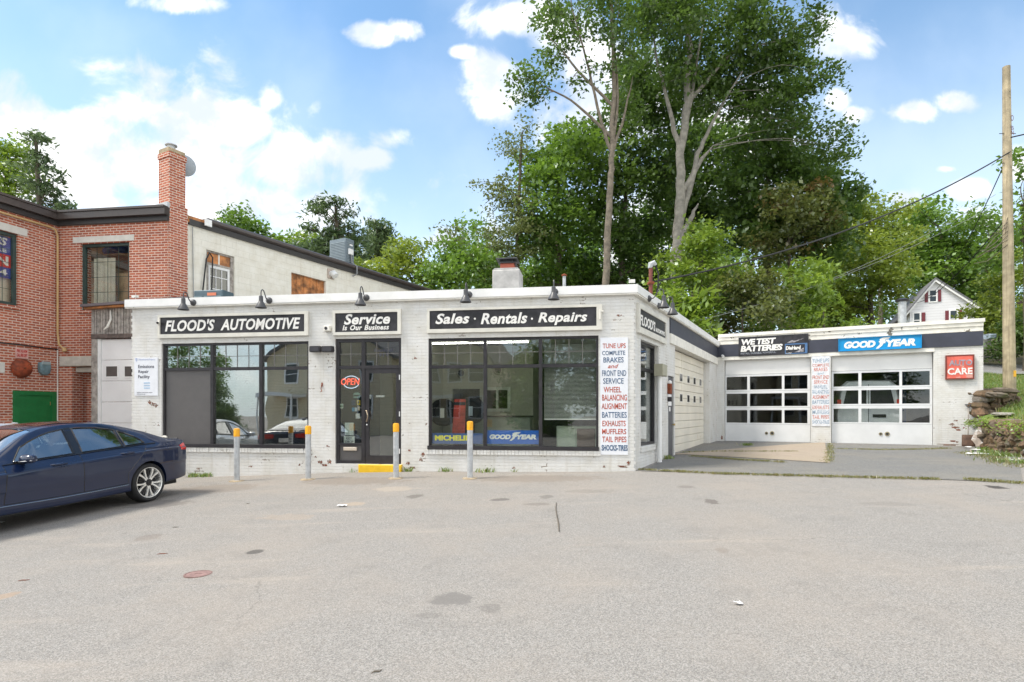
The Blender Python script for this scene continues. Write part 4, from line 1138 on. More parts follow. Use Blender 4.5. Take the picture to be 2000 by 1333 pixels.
part('arm', MB().box(D2[1] - 1.5, D2[1] - .71, 3.05, 3.15, .9, 1.02), mat("lift_yellow", (0.6, 0.45, 0.03), .5), lp)

# ================================================================ brick building on the left
_q = Frame(-640 / F * 0, 0, 0)
zB = 16.3
pB = Vector(((300 - CU) / F * zB, zB))
_t = Frame(pB.x, pB.y, -8.0)
o_ = _t.w(_t.s(113), 0, 0)
BF = Frame(o_.x, o_.y, -8.0)                         # facade facing the lot
BL = BF.s(327)
BW = Frame(o_.x, o_.y, 74.5)                         # wing coming towards the camera, s negative
e_ = BF.w(BL, 0, 0)
BG = Frame(e_.x, e_.y, 62.0)                         # long painted wall running back
brick = thing('brick_building', 'two storey red brick building with dark gutters and a long painted block wall', 'building', (BF.o.x, BF.o.y, 0))
BT = BF.at(225, 426)[1]
win2 = BF.rect(157.5, 252.5, 477.5, 471.5, 608, 602)
lint2 = BF.rect(142.7, 262.3, 464.7, 457.5, 476.6, 470.5)
ddx = (BF.s(141), BF.s(200), -.8, BF.at(160, 716)[1])
fw_ = MB().wall(0.0, BL, -.8, BT, 0, .35, [win2, ddx])
for k in range(100):
    z = -.4 + k * .142
    if z < BT - .1: fw_.box(BL - .1, BL + .03, .004, .08, z, z + .064)
fpart('front_wall', fw_, M_brick, brick, BF)
fpart('lintel', MB().cbox(*lint2[:2], -.02, .1, lint2[2] + .004, lint2[3], .008), mat("cast_stone", (0.60, 0.58, 0.53), .8, var=.05), brick, BF)
fpart('lintel', MB().cbox(BF.s(118.5), BF.s(200), -.05, .1, BF.at(150, 715.5)[1], BF.at(150, 697)[1], .01), M_concrete, brick, BF)
fpart('door_lintel', MB().cbox(BF.s(141.5), BF.s(200), .10, .3, BF.at(150, 727)[1], BF.at(150, 719)[1] + .02, .01), M_concrete, brick, BF)
fpart('recess_wall', MB().wall(ddx[0] - .6, ddx[1] + 4, -.8, ddx[3] + .2, .55, .65), M_brick, brick, BF)
fpart('brick_sill', MB().cbox(win2[0] - .04, win2[1] + .04, -.04, .1, win2[2] - .1, win2[2] - .004), M_brick, brick, BF)
window_unit(brick, BF, win2, (), (), fw=.085, y0=.06, y1=.14, m=M_dgreen, pane=M_bglass, grille={(0, 0): (4, 4)}, gm=M_dgreen, label='large steel window with thin dark bars')
# behind that window: ceiling boards, a curtain, a blue drum
fpart('interior_back', MB().wall(-6, BL - .2, BT - 4.2, BT + .1, 2.2, 2.3), mat("tan_plaster", (0.30, 0.21, 0.13), .9, var=.2, scale=2), brick, BF)
fpart('ceiling_boards', MB().box(.3, BL - .2, .36, 3.19, BT - .95, BT - .9), mat("brown_boards", (0.16, 0.10, 0.07), .8, var=.3, scale=8), brick, BF)
cv = MB()
xs = np.linspace(BF.s(166), BF.s(208), 40)
cv.grid([[(x, .30 + .02 * math.sin(i * .5), z) for i, x in enumerate(xs)] for z in (win2[2] - .2, win2[3] - .35)])
cu_ = fpart('curtain', cv, mat("ivory_curtain", (0.6, 0.55, 0.45), .9), brick, BF, True)
s_, z_ = BF.at(228, 492, 1.0)
fpart('hung_sheet', MB().box(BF.s(214, .5), BF.s(260, .5), .5, .54, win2[2] - .3, win2[3] - .75), mat('tan_sheet', (.42, .30, .19), .9, var=.3, scale=2), brick, BF)
dm = thing_on(BF, s_, 1.0, z_ - .2, 'blue_tarp', 'bright blue wrapped bundle under the ceiling behind the upper brick window', 'bundle')
part('wrap', MB().tube([(s_ - .35, 1.0, z_ - .05), (s_ - .2, 1.02, z_ + .02), (s_ + .15, 1.0, z_ + .06), (s_ + .4, 1.0, z_)], [.16, .2, .2, .14], 12), mat("blue_tarp", (0.01, 0.10, 0.45), .45, var=.2), dm, True)
# wing
wleft = (BW.at(-60, 480)[0], BW.s(35), BW.at(35, 598.5)[1], BW.at(35, 458.5)[1])
fpart('wing_wall', MB().wall(-6.0, -0.002, -.8, BT + .003, 0, .35, [(-2.6, wleft[1], wleft[2], wleft[3])]), M_brick, brick, BW)
gd_ = (BW.s(24.5), BW.s(109.5), -.3, BW.at(70, 764.5)[1])
fpart('lintel', MB().cbox(-2.9, BW.s(53), -.02, .1, wleft[3] + .004, BW.at(53, 448.5)[1], .008), MATS["cast_stone"], brick, BW)
fpart('brick_sill', MB().cbox(-2.9, BW.s(38), -.05, .1, wleft[2] - .11, wleft[2] - .004), M_brick, brick, BW)
window_unit(brick, BW, (-2.6, wleft[1], wleft[2], wleft[3]), (), (), fw=.085, y0=.06, y1=.14, m=M_dgreen, pane=M_bglass, grille={(0, 0): (6, 5)}, gm=M_dgreen)
fpart('wing_interior', MB().wall(-6, -.2, BT - 4.2, BT - .3, 2.0, 2.1), MATS["tan_plaster"], brick, BW)
gdr = fpart('green_door', MB().wall(gd_[0], gd_[1], gd_[2], gd_[3], -.03, .05, [(BW.s(37), BW.s(100), gd_[2] - 1, BW.at(70, 772.5)[1])]), M_green, brick, BW, label='dark green wooden door')
part('leaf', MB().box(BW.s(37), BW.s(100), -.002, .03, gd_[2], BW.at(70, 772.5)[1]), M_green, gdr)
part('hinge', MB().box(BW.s(97.3), BW.s(98.6), -.012, -.0025, BW.at(97, 792)[1], BW.at(97, 785)[1]), mat("brass", (0.6, 0.45, 0.2), .3, .9), gdr)
fpart('quoin_block', MB().cbox(-1.7, BW.s(9.5), -.012, .1, BW.at(8, 729)[1], BW.at(8, 708.5)[1]), MATS["cast_stone"], brick, BW)
# gutter cornice, mitred round the inner corner
pa = BW.w(-6, 0, 0); pb = BW.w(0, 0, 0); pc = BF.w(BL + .06, 0, 0)
GH = .22
path = [(pa.x, pa.y), (pb.x, pb.y), (pc.x, pc.y)]
fpart('gutter', strip(path, 0.3, 0.19, BT - .02, BT + GH - .06), M_brown, brick, W0)
fpart('gutter_lip', strip(path, 0.3, 0.23, BT + GH - .057, BT + GH), M_brown, brick, W0)
fpart('gutter_board', strip(path, 0.0, 0.07, BT - .16, BT - .023), mat("dark_fascia", (0.035, 0.032, 0.032), .5), brick, W0)
fpart('roof', MB().prism([(pb.x - 8, pb.y + 5), (pb.x - 8, pb.y - 2), (pb.x - .4, pb.y + .5), (pc.x - .3, pc.y + .3), (BG.w(11, .3, 0).x, BG.w(11, .3, 0).y), (pb.x - 6, pb.y + 14)], 0, 1), M_roof, brick, W0)
_r = [o for o in bpy.data.objects if o.name.startswith('roof')][-1]
for v_ in _r.data.vertices:
    x, y, z = v_.co; v_.co = (x, z, BT + .05 - .1 * y)
# painted wall running back
GTt = BG.at(420, 444)[1]
gw1 = BG.rect(403.5, 458.5, 487, 502, 592, 592); gw1 = (gw1[0], gw1[1], 3.4, gw1[3])
gw2 = BG.rect(569.5, 636.5, 532, 549.5, 582, 582); gw2 = (gw2[0], gw2[1], gw2[2] - .35, gw2[3])
fpart('block_wall', MB().wall(.56, 14.5, -.8, GTt, .012, .35, [gw1, gw2]), M_beige, brick, BG, label='long cream painted block wall')
fpart('wall_gutter', MB().cbox(1.15, 14.6, -.16, .3, GTt + .003, GTt + .17, .05), M_brown, brick, BG)
fpart('eave_board', MB().box(.60, 14.6, -.07, .0, GTt - .16, GTt + .001), MATS["dark_fascia"], brick, BG)
fpart('bare_eave', MB().cbox(.57, 1.14, -.06, .1, GTt - .1, GTt + .09, .01), M_ply, brick, BG, label='bare wooden eave end beside the chimney')
fpart('gutter_end', MB().cbox(1.0, 1.22, -.2, -.161, GTt - .1, GTt + .1, .01), M_trim, brick, BG)
bo = fpart('window_boarding', MB().box(gw2[0], gw2[1], .12, .16, gw2[2], gw2[3]), M_ply, brick, BG, label='orange brown boarding closing the farther window')
fr_ = MB()
for q in range(0, 6): fr_.box(gw2[0] + (gw2[1] - gw2[0]) * q / 5 - .02, gw2[0] + (gw2[1] - gw2[0]) * q / 5 + .02, .10, .1195, gw2[2], gw2[3])
fr_.box(gw2[0], gw2[1], .102, .1185, (gw2[2] + gw2[3]) / 2 + .18, (gw2[2] + gw2[3]) / 2 + .21)
part('batten', fr_, M_ply, bo)
zs_ = BG.at(430, 521)[1]
wf = fpart('window_frame', MB().wall(gw1[0], gw1[1], gw1[2], gw1[3], .06, .14, [(gw1[0] + .1, gw1[1] - .12, gw1[2] + .01, zs_), (gw1[0] + .06, gw1[1] - .1, zs_ + .06, gw1[3] - .05)]), M_wood, brick, BG, label='weathered timber window frame')
part('boarding', MB().box(gw1[0] + .06, gw1[1] - .1, .1, .12, zs_ + .06, gw1[3] - .05), M_ply, wf)
part('batten', MB().box((gw1[0] + gw1[1]) / 2 - .03, (gw1[0] + gw1[1]) / 2 + .01, .08, .0995, zs_ + .06, gw1[3] - .05), M_wtrim, wf)
sash = part('sash', MB().wall(gw1[0] + .1, gw1[1] - .12, gw1[2] + .01, zs_ - .002, .075, .12, [(gw1[0] + .17, gw1[1] - .19, gw1[2] + .1, zs_ - .08)]), M_trim, wf)
gb_ = MB()
for q in (1, 2): gb_.box(gw1[0] + .17 + (gw1[1] - gw1[0] - .36) * q / 3 - .01, gw1[0] + .17 + (gw1[1] - gw1[0] - .36) * q / 3 + .01, .085, .1, gw1[2] + .1, zs_ - .08)
for zq in (.25, .62): gb_.box(gw1[0] + .17, gw1[1] - .19, .087, .099, zs_ - .08 - zq - .012, zs_ - .08 - zq + .012)
part('glazing_bars', gb_, M_trim, wf)
part('pane', MB().box(gw1[0] + .17, gw1[1] - .19, .103, .108, gw1[2] + .1, zs_ - .08), glass_mat("green_dim_glass", (.35, .4, .3), .05, 1.5), wf)
fpart('interior_side', MB().wall(.8, 13.5, 2.5, GTt - .1, 1.0, 1.1), M_sage, brick, BG)
# chimney on the corner
cz1 = BG.at(345, 297)[1]
ch = fpart('chimney', MB().box(.012, .56, -.05, .6, BT - 3.8, BT + .34).box(.03, .50, -.034, .46, BT + .341, cz1 - .22).box(.008, .53, -.056, .485, cz1 - .219, cz1 - .08), M_brick, brick, BG)
part('cap', MB().cbox(.03, .51, -.035, .465, cz1 - .079, cz1 + .06, .03), mat("lichen_mortar", (0.36, 0.29, 0.19), .9, var=.2, bump=.01), ch)
part('flue', MB().lathe([(.11, cz1 + .061), (.11, cz1 + .2), (.16, cz1 + .205), (.16, cz1 + .23), (.1, cz1 + .235)], (.24, .22, 0), 16), M_galv, ch, 40)
part('flashing', MB().cbox(-.05, .03, -.07, .5, BT + .2, BT + .36, .01), M_galv, ch)
s_, z_ = BG.at(369, 326, .25)
dish = thing_on(BG, .56, .25, z_, 'satellite_dish', 'grey satellite dish behind the brick chimney', 'satellite dish')
prof = [(.005, 0.05), (.12, .045), (.22, .025), (.30, -.01), (.295, -.02), (.21, .01), (.1, .03)]
dm_ = MB().lathe(prof, (0, 0, 0), 26, 'Y')
dob = part('reflector', MB(), M_grey_metal, dish)
dob.data = dm_.mesh('reflector'); dob.data.materials.append(mat("dish_grey", (0.33, 0.37, 0.41), .45)); flat_shade(dob.data, 50)
dob.location = (.16, .08, 0.02); dob.rotation_euler = (R(10), 0, R(-20))
part('bracket', MB().tube([(.50, .25, z_ - .1), (.6, .28, z_ - .02), (.72, .33, z_ + .02)], .02, 8), M_lamp, dish)
# things fixed to the brick walls
s_, z_ = BW.at(45, 719.5, -.1)
t = thing_on(BW, s_, 0, z_, 'alarm_gong', 'big round rusty alarm gong on the brick wall above the green door', 'alarm bell')
part('gong', MB().lathe([(.255, .02), (.26, .06), (.24, .11), (.18, .15), (.08, .17), (.02, .175)], (s_, 0, z_), 28, 'Y'), mat("rusty_red", (0.25, 0.05, 0.018), .75, var=.5, scale=4, spots=((.07, .05, .03), .58, 5.0)), t, 40)
part('bolt', MB().lathe([(.03, .17), (.03, .19), (.015, .2)], (s_, 0, z_), 8, 'Y'), M_rust, t)
s_, z_ = BW.at(87.5, 720, -.08)
t = thing_on(BW, s_, 0, z_, 'alarm_gong', 'small blue grey bell box on the brick wall right of the rusty gong', 'alarm bell')
part('shell', MB().prism([(s_ - .14, z_ + .17), (s_ - .155, z_ + .02), (s_ - .13, z_ - .12), (s_ - .06, z_ - .19), (s_ + .06, z_ - .19), (s_ + .13, z_ - .12), (s_ + .155, z_ + .02), (s_ + .14, z_ + .17)], -.13, -.002), mat("blue_grey_paint", (0.14, 0.22, 0.25), .5, var=.2), t, bevel=.03)
part('cover_plate', MB().cbox(s_ - .12, s_ + .12, -.145, -.131, z_ + .1, z_ + .19), mat("pale_blue_grey", (0.30, 0.38, 0.40), .5), t)
r4 = BW.rect(30.5, 55.5, 680, 682, 699, 701.5, -.02)
t = board_sign('fire_sign', 'small faded red and white notice on the brick wall above the rusty gong', 'sign', BW, r4, mat("faded_pink_white", (0.62, 0.36, 0.32), .6, var=.15), -.02)
M_fr = mat("faded_red_text", (0.45, 0.03, 0.02), .6)
hgt = (r4[3] - r4[2])
letters(t, "FIRE ALARM", BW, (r4[0] + .03, r4[1] - .03, r4[2] + hgt * .58, r4[2] + hgt * .88), -.02, M_fr, bold=.03, thick=.003)
letters(t, "CALL FIRE DEPT", BW, (r4[0] + .03, r4[1] - .03, r4[2] + hgt * .14, r4[2] + hgt * .46), -.02, M_fr, bold=.03, thick=.003)
gpz = BT - .27
pts = [BW.w(-4, -.09, gpz), BW.w(-.28, -.09, gpz), BW.w(-.14, -.10, gpz - .04), BW.w(-.08, -.10, gpz - .2)]
zl_ = BF.at(110, 660, -.1)[1]
pts += [BW.w(-.08, -.10, zl_ + .15), BW.w(-.07, -.11, zl_), BF.w(.16, -.12, zl_ - .2), BF.w(BF.s(126, -.1), -.12, BF.at(126, 683, -.1)[1])]
t = thing('gas_pipe', 'tan painted pipe running under the gutter and down the inner brick corner', 'pipe', tuple(pts[-1]))
OFF[t.name] = tuple(pts[-1])
part('run', MB().tube(pts, .029, 10), M_pipe, t, True)
part('end_cap', MB().tube([pts[-1] + Vector((0, 0, .04)), pts[-1] - Vector((-.03, 0, .06))], .06, 10), M_pipe, t, 40)
pz = BW.at(60, 676, -.03)[1]
pts = [BW.w(-4, -.02, pz + .0), BW.w(-1.0, -.02, pz + .005), BW.w(-.5, -.02, pz - .012), BW.w(-.02, -.02, pz - .02)]
solo('wall_cable', MB().tube(pts, .018, 6), M_cable, 'dark cable sagging along the brick wall above the small red notice', 'cable')
solo('corner_conduit', MB().tube([BW.w(-.03, -.03, 0.2), BW.w(-.03, -.03, pz - .04)], .016, 6), M_wtrim, 'thin white conduit rising in the inner corner of the brick walls', 'conduit')
# poster in the wing window
pz0, pz1 = BW.at(22, 546, .15)[1], BW.at(22, 466, .15)[1]
ps1 = BW.s(22, .15)
t = thing_on(BW, ps1, .15, pz0, 'shop_poster', 'blue and red poster hanging in the window at the left edge', 'poster')
ph = pz1 - pz0
part('blue_field', MB().box(ps1 - 1.3, ps1, .15, .156, pz0, pz1), mat("poster_blue", (0.05, 0.08, 0.36), .5), t)
part('red_field', MB().box(ps1 - 1.3, ps1 - .005, .142, .149, pz0 + ph * .26, pz0 + ph * .57), mat("poster_red", (0.6, 0.03, 0.025), .5), t)
letters(t, "SALES", BW, (ps1 - 1.0, ps1 - .1, pz0 + ph * .78, pz0 + ph * .97), .15, bold=.03, shear=.2)
letters(t, "STORE", BW, (ps1 - .85, ps1 - .12, pz0 + ph * .62, pz0 + ph * .72), .15, bold=.03)
letters(t, "OPEN", BW, (ps1 - 1.15, ps1 - .08, pz0 + ph * .30, pz0 + ph * .53), .141, bold=.03)
letters(t, "124", BW, (ps1 - .62, ps1 - .1, pz0 + ph * .06, pz0 + ph * .21), .15, bold=.02)
cv = MB(); xs = np.linspace(ps1 - 1.6, ps1 + .1, 40)
cv.grid([[(x, .28 + .025 * math.sin(i * .5), z) for i, x in enumerate(xs)] for z in (wleft[2] - .1, pz0 + .1)])
fpart('curtain', cv, MATS["ivory_curtain"], brick, BW, True)

# fittings of the long wall
s_, z_ = BG.at(650, 535, -.1)
t = thing_on(BG, s_, 0, z_, 'vent_hood', 'small white vent hood high on the long cream wall', 'vent')
part('hood', MB().tube([(s_, -.002, z_), (s_, -.12, z_ + .01), (s_ + .02, -.22, z_ - .1)], [.11, .12, .13], 12), M_trim, t, 40)
part('wall_plate', MB().box(s_ - .17, s_ + .15, -.02, .011, z_ - .18, z_ + .18), mat("stained_plate", (0.5, 0.42, 0.36), .8, var=.2), t)
# condenser at the roof edge
AS0 = BG.s(650); 
ab = BG.at(671, 512)[1]
a0 = BG.s(668, .3)
ac_ = thing_on(BG, a0, .3, GTt + .17, 'air_conditioner', 'tall slate grey condenser unit standing on the roof edge of the long wall', 'air conditioner')
zc0, zc1 = GTt + .19, BG.at(668, 467, .35)[1]
hw = (BG.s(692, .1) - a0)
part('cabinet', MB().cbox(a0, a0 + hw, .1, .95, zc0, zc1, .02), M_grey_metal, ac_)
lv = MB()
for k in range(13):
    z = zc0 + .1 + (zc1 - zc0 - .2) * k / 13
    lv.box(a0 - .02, a0 - .002, .14, .9, z, z + .025); lv.box(a0 + .05, a0 + hw - .05, .083, .098, z, z + .025)
part('louvres', lv, mat("louvre_grey", (0.24, 0.29, 0.32), .5), ac_)
part('badge', MB().box(a0 + hw * .4, a0 + hw * .75, .078, .0825, zc1 - .26, zc1 - .2), M_trim, ac_)
part('base_pad', MB().box(a0 - .06, a0 + hw + .06, .05, 1.0, GTt + .171, zc0 - .002), M_dframe, ac_)
part('switch_box', MB().cbox(a0 + .1, a0 + .32, .0, .08, zc1 - .62, zc1 - .40), M_trim, ac_)
part('conduit', MB().tube([(a0 + .22, .04, zc1 - .62), (a0 + .26, .03, GTt + .25), (a0 + .30, -.19, GTt + .1), (a0 + .30, -.19, GTt - .2), (a0 + .22, -.04, GTt - .28)], .03, 8), M_cable2, ac_, True)
# louvred unit on the shop roof near the chimney
lu = FR.at(400, 580, 2.0)
s0_, s1_ = FR.s(378, 2.0), FR.s(434, 2.0)
zr = TOP - .3
t = thing_on(FR, s0_, 2.0, zr, 'air_conditioner', 'low blue grey louvred cooling unit half hidden behind the shop parapet', 'air conditioner')
zt2 = FR.at(400, 567, 2.0)[1]
part('cabinet', MB().cbox(s0_, s1_, 2.0, 2.5, zr, zt2, .02), mat("teal_grey_metal", (0.10, 0.15, 0.18), .5, .2), t)
lv = MB()
for k in range(5):
    z = zr + .1 + (zt2 - zr - .14) * k / 5
    lv.box(s0_ + .04, s0_ + (s1_ - s0_) * .3, 1.975, 1.998, z, z + .04); lv.box(s0_ + (s1_ - s0_) * .38, s1_ - .03, 1.975, 1.998, z, z + .04)
part('louvres', lv, mat("teal_louvre", (0.18, 0.25, 0.28), .5), t)
part('warning_label', MB().box(s1_ - .42, s1_ - .16, 1.968, 1.974, zt2 - .16, zt2 - .08), mat("orange_label", (0.7, 0.22, 0.12), .6), t)
wz = GTt
pp = [BG.w(gw1[0] - .05, -.05, 3.9), BG.w(gw1[0] - .25, -.07, 4.5), BG.w(gw1[0] - .05, -.06, zs_ + .1), BG.w(gw1[0] + .06, -.05, zs_ + .32), BG.w(gw1[0] + .16, -.05, zs_ + .2), BG.w(gw1[0] + .14, -.06, zs_ - .3), BG.w(gw1[0] + .05, -.08, 3.9)]
solo('window_cable', MB().tube(pp, .022, 7), M_cable, 'black cable looping in front of the small white sash window', 'cable', True)
solo('wall_wire', MB().tube([BG.w(.7, -.03, 3.8), BG.w(.75, -.03, 4.6), BG.w(.72, -.03, GTt - .2)], .012, 6), M_cable2, 'thin grey wire dropping down the cream wall beside the chimney', 'wire')

# ================================================================ timber shed between the two buildings
SH = Frame(FR.w(0, 1.95, 0).x, FR.w(0, 1.95, 0).y, -8.05)
shed = thing('timber_shed', 'weathered timber lean-to with a white garage door squeezed between brick building and shop', 'shed', (SH.o.x, SH.o.y, 0))
sx0, sx1 = SH.s(178), SH.s(258) + 1.8
szt = SH.at(215, 603)[1]
dx0 = SH.s(195)
dzt = SH.at(200, 665)[1]
bd = MB()
x = sx0
rg = random.Random(2)
while x < sx1 - .3:
    w = rg.uniform(.07, .11)
    if x < dx0 - .12: lo = -.3
    else: lo = dzt + .17 + rg.uniform(-.02, .01)
    bd.box(x, x + w - .018, rg.uniform(0, .008), .03, lo, szt + (x - sx0) * .06)
    x += w
fpart('board_cladding', bd, M_wood, shed, SH)
fpart('backing', MB().box(sx0 + .02, sx1, .032, .08, dzt + .16, szt), M_dark, shed, SH)
fpart('corner_post', MB().cbox(dx0 - .2, dx0 - .06, -.05, -.002, -.3, dzt + .1, .01), M_wood, shed, SH)
fpart('header_beam', MB().cbox(dx0 - .22, sx1 - .2, -.07, -.002, dzt + .04, dzt + .165, .012), mat("dark_timber", (0.11, 0.085, 0.075), .85, var=.3), shed, SH)
fpart('side_wall', MB().box(sx0, sx0 + .03, .085, .8, -.3, szt - .05), M_wood, shed, SH)
rf = MB().prism([(sx0 - .15, szt + .03), (sx1, szt + .16), (sx1, szt + .23), (sx0 - .15, szt + .10)], -.2, .8)
fpart('roof', rf, mat("shed_roof", (0.13, 0.11, 0.12), .8), shed, SH)
fpart('eave_batten', MB().prism([(sx0 - .1, szt - .03), (sx1, szt + .10), (sx1, szt + .157), (sx0 - .1, szt + .027)], -.14, -.01), M_ply, shed, SH)
fpart('torn_strip', MB().tube([(sx0 + .62, -.02, szt - .05), (sx0 + .64, -.03, szt - .3), (sx0 + .58, -.08, szt - .52), (sx0 + .50, -.12, szt - .6)], [.01, .03, .03, .01], 5), M_wtrim, shed, SH)
dr = fpart('garage_door', MB().box(dx0 - .06, dx0 + .03, -.01, .05, -.3, dzt + .036), M_trim, shed, SH)
dpn = MB(); z = dzt + .03
for k in range(6):
    dpn.cbox(dx0 + .034, sx1 - .1, .012, .06, z - .58 + .004, z - .004, .008); z -= .58
part('door_panels', dpn, M_ddoor, dr)
for uu in ((207.2, 229), (243.5, 266)):
    r4 = SH.rect(uu[0], uu[1], 717.5, 714.5, 737, 734.5)
    part('window', MB().wall(r4[0] - .035, r4[1] + .035, r4[2] - .035, r4[3] + .035, -.003, .0115, [r4]), M_trim, dr)
    part('pane', MB().box(r4[0], r4[1], .003, .008, r4[2], r4[3]), mat("dim_grey_pane", (0.10, 0.095, 0.09), .12), dr)

# ================================================================ roof things of the shop and the garage
zr = 17.2
def at_depth(u, v, y):
    r = ray(u, v); return Vector((r.x * y, y, EYE + r.z * y))
p = at_depth(992, 565, zr)
rz_ = TOP - .75
t = thing('roof_chimney', 'square grey cement chimney with a red clay pot on the shop roof', 'chimney', (p.x, p.y, rz_), -8)
ht = at_depth(992, 531, zr).z - rz_
part('stack', MB().cbox(-.40, .40, -.40, .40, 0, ht - .04, .02), mat("cement_render", (0.45, 0.44, 0.43), .9, var=.15, scale=3, spots=((.30, .22, .16), .66, 2.5)), t)
part('crown', MB().prism([(-.40, ht - .038), (.40, ht - .038), (.34, ht + .02), (-.34, ht + .02)], -.38, .38), MATS["cement_render"], t)
part('flue_pot', MB().cbox(-.2, .2, -.2, .2, ht + .021, ht + .20, .01), mat("clay_red", (0.40, 0.11, 0.07), .8), t)
part('cap', MB().cbox(-.26, .26, -.26, .26, ht + .201, ht + .23).box(-.16, .16, -.16, .16, ht + .232, ht + .30).cbox(-.31, .31, -.31, .31, ht + .302, ht + .34), M_lamp, t)
p = at_depth(1102, 560, 15.5)
t = thing('vent_pipe', 'short grey vent pipe on the shop roof right of the cement chimney', 'vent', (p.x, p.y, TOP - .5))
part('pipe', MB().tube([(0, 0, 0), (0, 0, at_depth(1102, 540, 15.5).z - TOP + .5)], .045, 10), M_galv, t, 40)
part('cap', MB().lathe([(.07, .0), (.075, .03), (.02, .06)], (0, 0, at_depth(1102, 540, 15.5).z - TOP + .505), 12), M_rust, t)
yM = 14.6
p = at_depth(1271, 580, yM)
mast = thing('service_mast', 'rusty red electric service mast rising above the side cornice', 'mast', (p.x, p.y, TOP - .5))
mt = at_depth(1271, 523, yM).z - (TOP - .5)
part('pipe', MB().tube([(0, 0, 0), (0, 0, mt)], .05, 10), mat("rust_red_pipe", (0.17, 0.05, 0.04), .7, var=.2), mast, 40)
part('weather_head', MB().tube([(-.02, 0, mt - .02), (0.0, 0, mt + .08), (.08, 0, mt + .12), (.13, 0, mt + .06)], [.055, .075, .07, .04], 10), M_galv, mast, 40)
part('clamp', MB().cbox(-.075, .075, -.075, .075, mt - .42, mt - .37), M_rust, mast)
part('drip_loop', MB().tube([(.12, 0, mt + .05), (.19, -.02, mt - .15), (.17, -.04, mt - .5), (.14, -.02, mt - .62), (.2, -.02, mt - .45), (.25, 0, mt - .38)], .02, 7), M_cable, mast, True)
MAST = Vector((p.x + .06, p.y, TOP - .5 + mt - .36))
yF = 23.0
p = at_depth(1762, 628, yF)
t = thing('flue_stack', 'galvanised flue stack with a dark cap above the garage roof', 'flue', (p.x, p.y, GT - .3), -29)
fh = at_depth(1762, 590, yF).z - GT + .3
part('pipe', MB().tube([(0, 0, 0), (0, 0, fh)], .145, 16), M_galv, t, 40)
part('cap', MB().lathe([(.15, 0), (.23, .02), (.24, .08), (.1, .14)], (0, 0, fh + .002), 16), M_dframe, t, 40)
part('brace', MB().box(-.45, .45, -.18, -.149, fh * .45, fh * .45 + .05).box(-.45, -.41, -.179, -.15, 0, fh * .45 - .002).box(.41, .45, -.179, -.15, 0, fh * .45 - .002), M_lamp, t)

# ================================================================ bollards
zy = [(462.5, 837), (602, 832), (773.5, 827), (918, 823)]
lab = ['grey steel bollard with an orange cap, nearest the blue car', 'grey steel bollard with an orange cap before the right end of the left window', 'grey steel bollard with an orange cap in front of the entrance door', 'grey steel bollard with an orange cap before the MICHELIN sign']
b0 = None
for k, (u, v) in enumerate(zy):
    s_ = FR.s(u, -1.0)
    q = FR.w(s_, -1.0, 0); g = ground_z(q.x, q.y)
    ztop = FR.at(u, v, -1.0)[1]; h = ztop - g
    if b0 is None:
        b0 = thing('bollard', lab[0], 'bollard', (q.x, q.y, g), 0, 'bollards in front of the shop'); H0 = h
        part('post', MB().tube([(0, 0, -.1), (0, 0, h - .15)], .057, 18), M_galv, b0, 40)
        part('cap', MB().lathe([(.062, h - .175), (.062, h - .03), (.055, h - .008), (.03, h)], (0, 0, 0), 18), M_orange, b0, 40)
        part('footing', MB().lathe([(.16, -.02), (.15, .012), (.06, .022)], (0, 0, 0), 12), mat("tan_mortar", (0.36, 0.29, 0.2), .9, var=.2), b0, 40)
        base_children = list(b0.children)
        t = b0
    else:
        t = b0.copy(); LINK(t)
        for c in base_children:
            c2 = c.copy(); LINK(c2); c2.parent = t
        t.location = (q.x, q.y, g); t['label'] = lab[k]; t.rotation_euler = (0, 0, k * 1.3)
        t.scale = (1, 1, h / H0)

# ================================================================ car
def cr(xs, pts):
    """Smooth interpolation through (x, value) knots."""
    kx = np.array([p[0] for p in pts]); kv = np.array([p[1] for p in pts])
    d = np.gradient(kv, kx)
    for i in range(1, len(kx) - 1):
        a, b = (kv[i] - kv[i - 1]) / (kx[i] - kx[i - 1]), (kv[i + 1] - kv[i]) / (kx[i + 1] - kx[i])
        d[i] = 0 if a * b <= 0 else 2 * a * b / (a + b)
    x = np.clip(xs, kx[0], kx[-1]); i = np.clip(np.searchsorted(kx, x, 'right') - 1, 0, len(kx) - 2)
    h = kx[i + 1] - kx[i]; t = (x - kx[i]) / h
    return (2 * t**3 - 3 * t**2 + 1) * kv[i] + (t**3 - 2 * t**2 + t) * h * d[i] + (-2 * t**3 + 3 * t**2) * kv[i + 1] + (t**3 - t**2) * h * d[i + 1]

WB = 2.81
K_low = [(-1.03, .42), (-.9, .30), (-.4, .26), (0, .22), (1.4, .20), (2.81, .22), (3.3, .20), (3.6, .30)]
K_w = [(-1.03, .62), (-.98, .74), (-.85, .84), (-.5, .895), (0, .908), (.6, .90), (1.4, .90), (2.2, .90), (2.81, .905), (3.2, .87), (3.45, .74), (3.6, .52)]
K_top = [(-1.03, .92), (-.97, 1.01), (-.9, 1.035), (-.70, 1.05), (-.60, 1.075), (-.15, 1.255), (.28, 1.37), (.7, 1.42), (1.1, 1.43), (1.5, 1.405), (1.75, 1.34), (2.42, 1.0), (2.9, .93), (3.3, .83), (3.5, .72), (3.6, .60)]
K_belt = [(-1.03, .90), (-.9, .985), (-.4, .99), (0, .985), (.8, .955), (1.6, .925), (2.3, .895), (2.9, .87), (3.3, .79), (3.6, .57)]
K_wb = [(-1.03, .60), (-.9, .74), (-.3, .80), (.5, .80), (1.6, .80), (2.3, .79), (2.9, .78), (3.3, .70), (3.6, .45)]
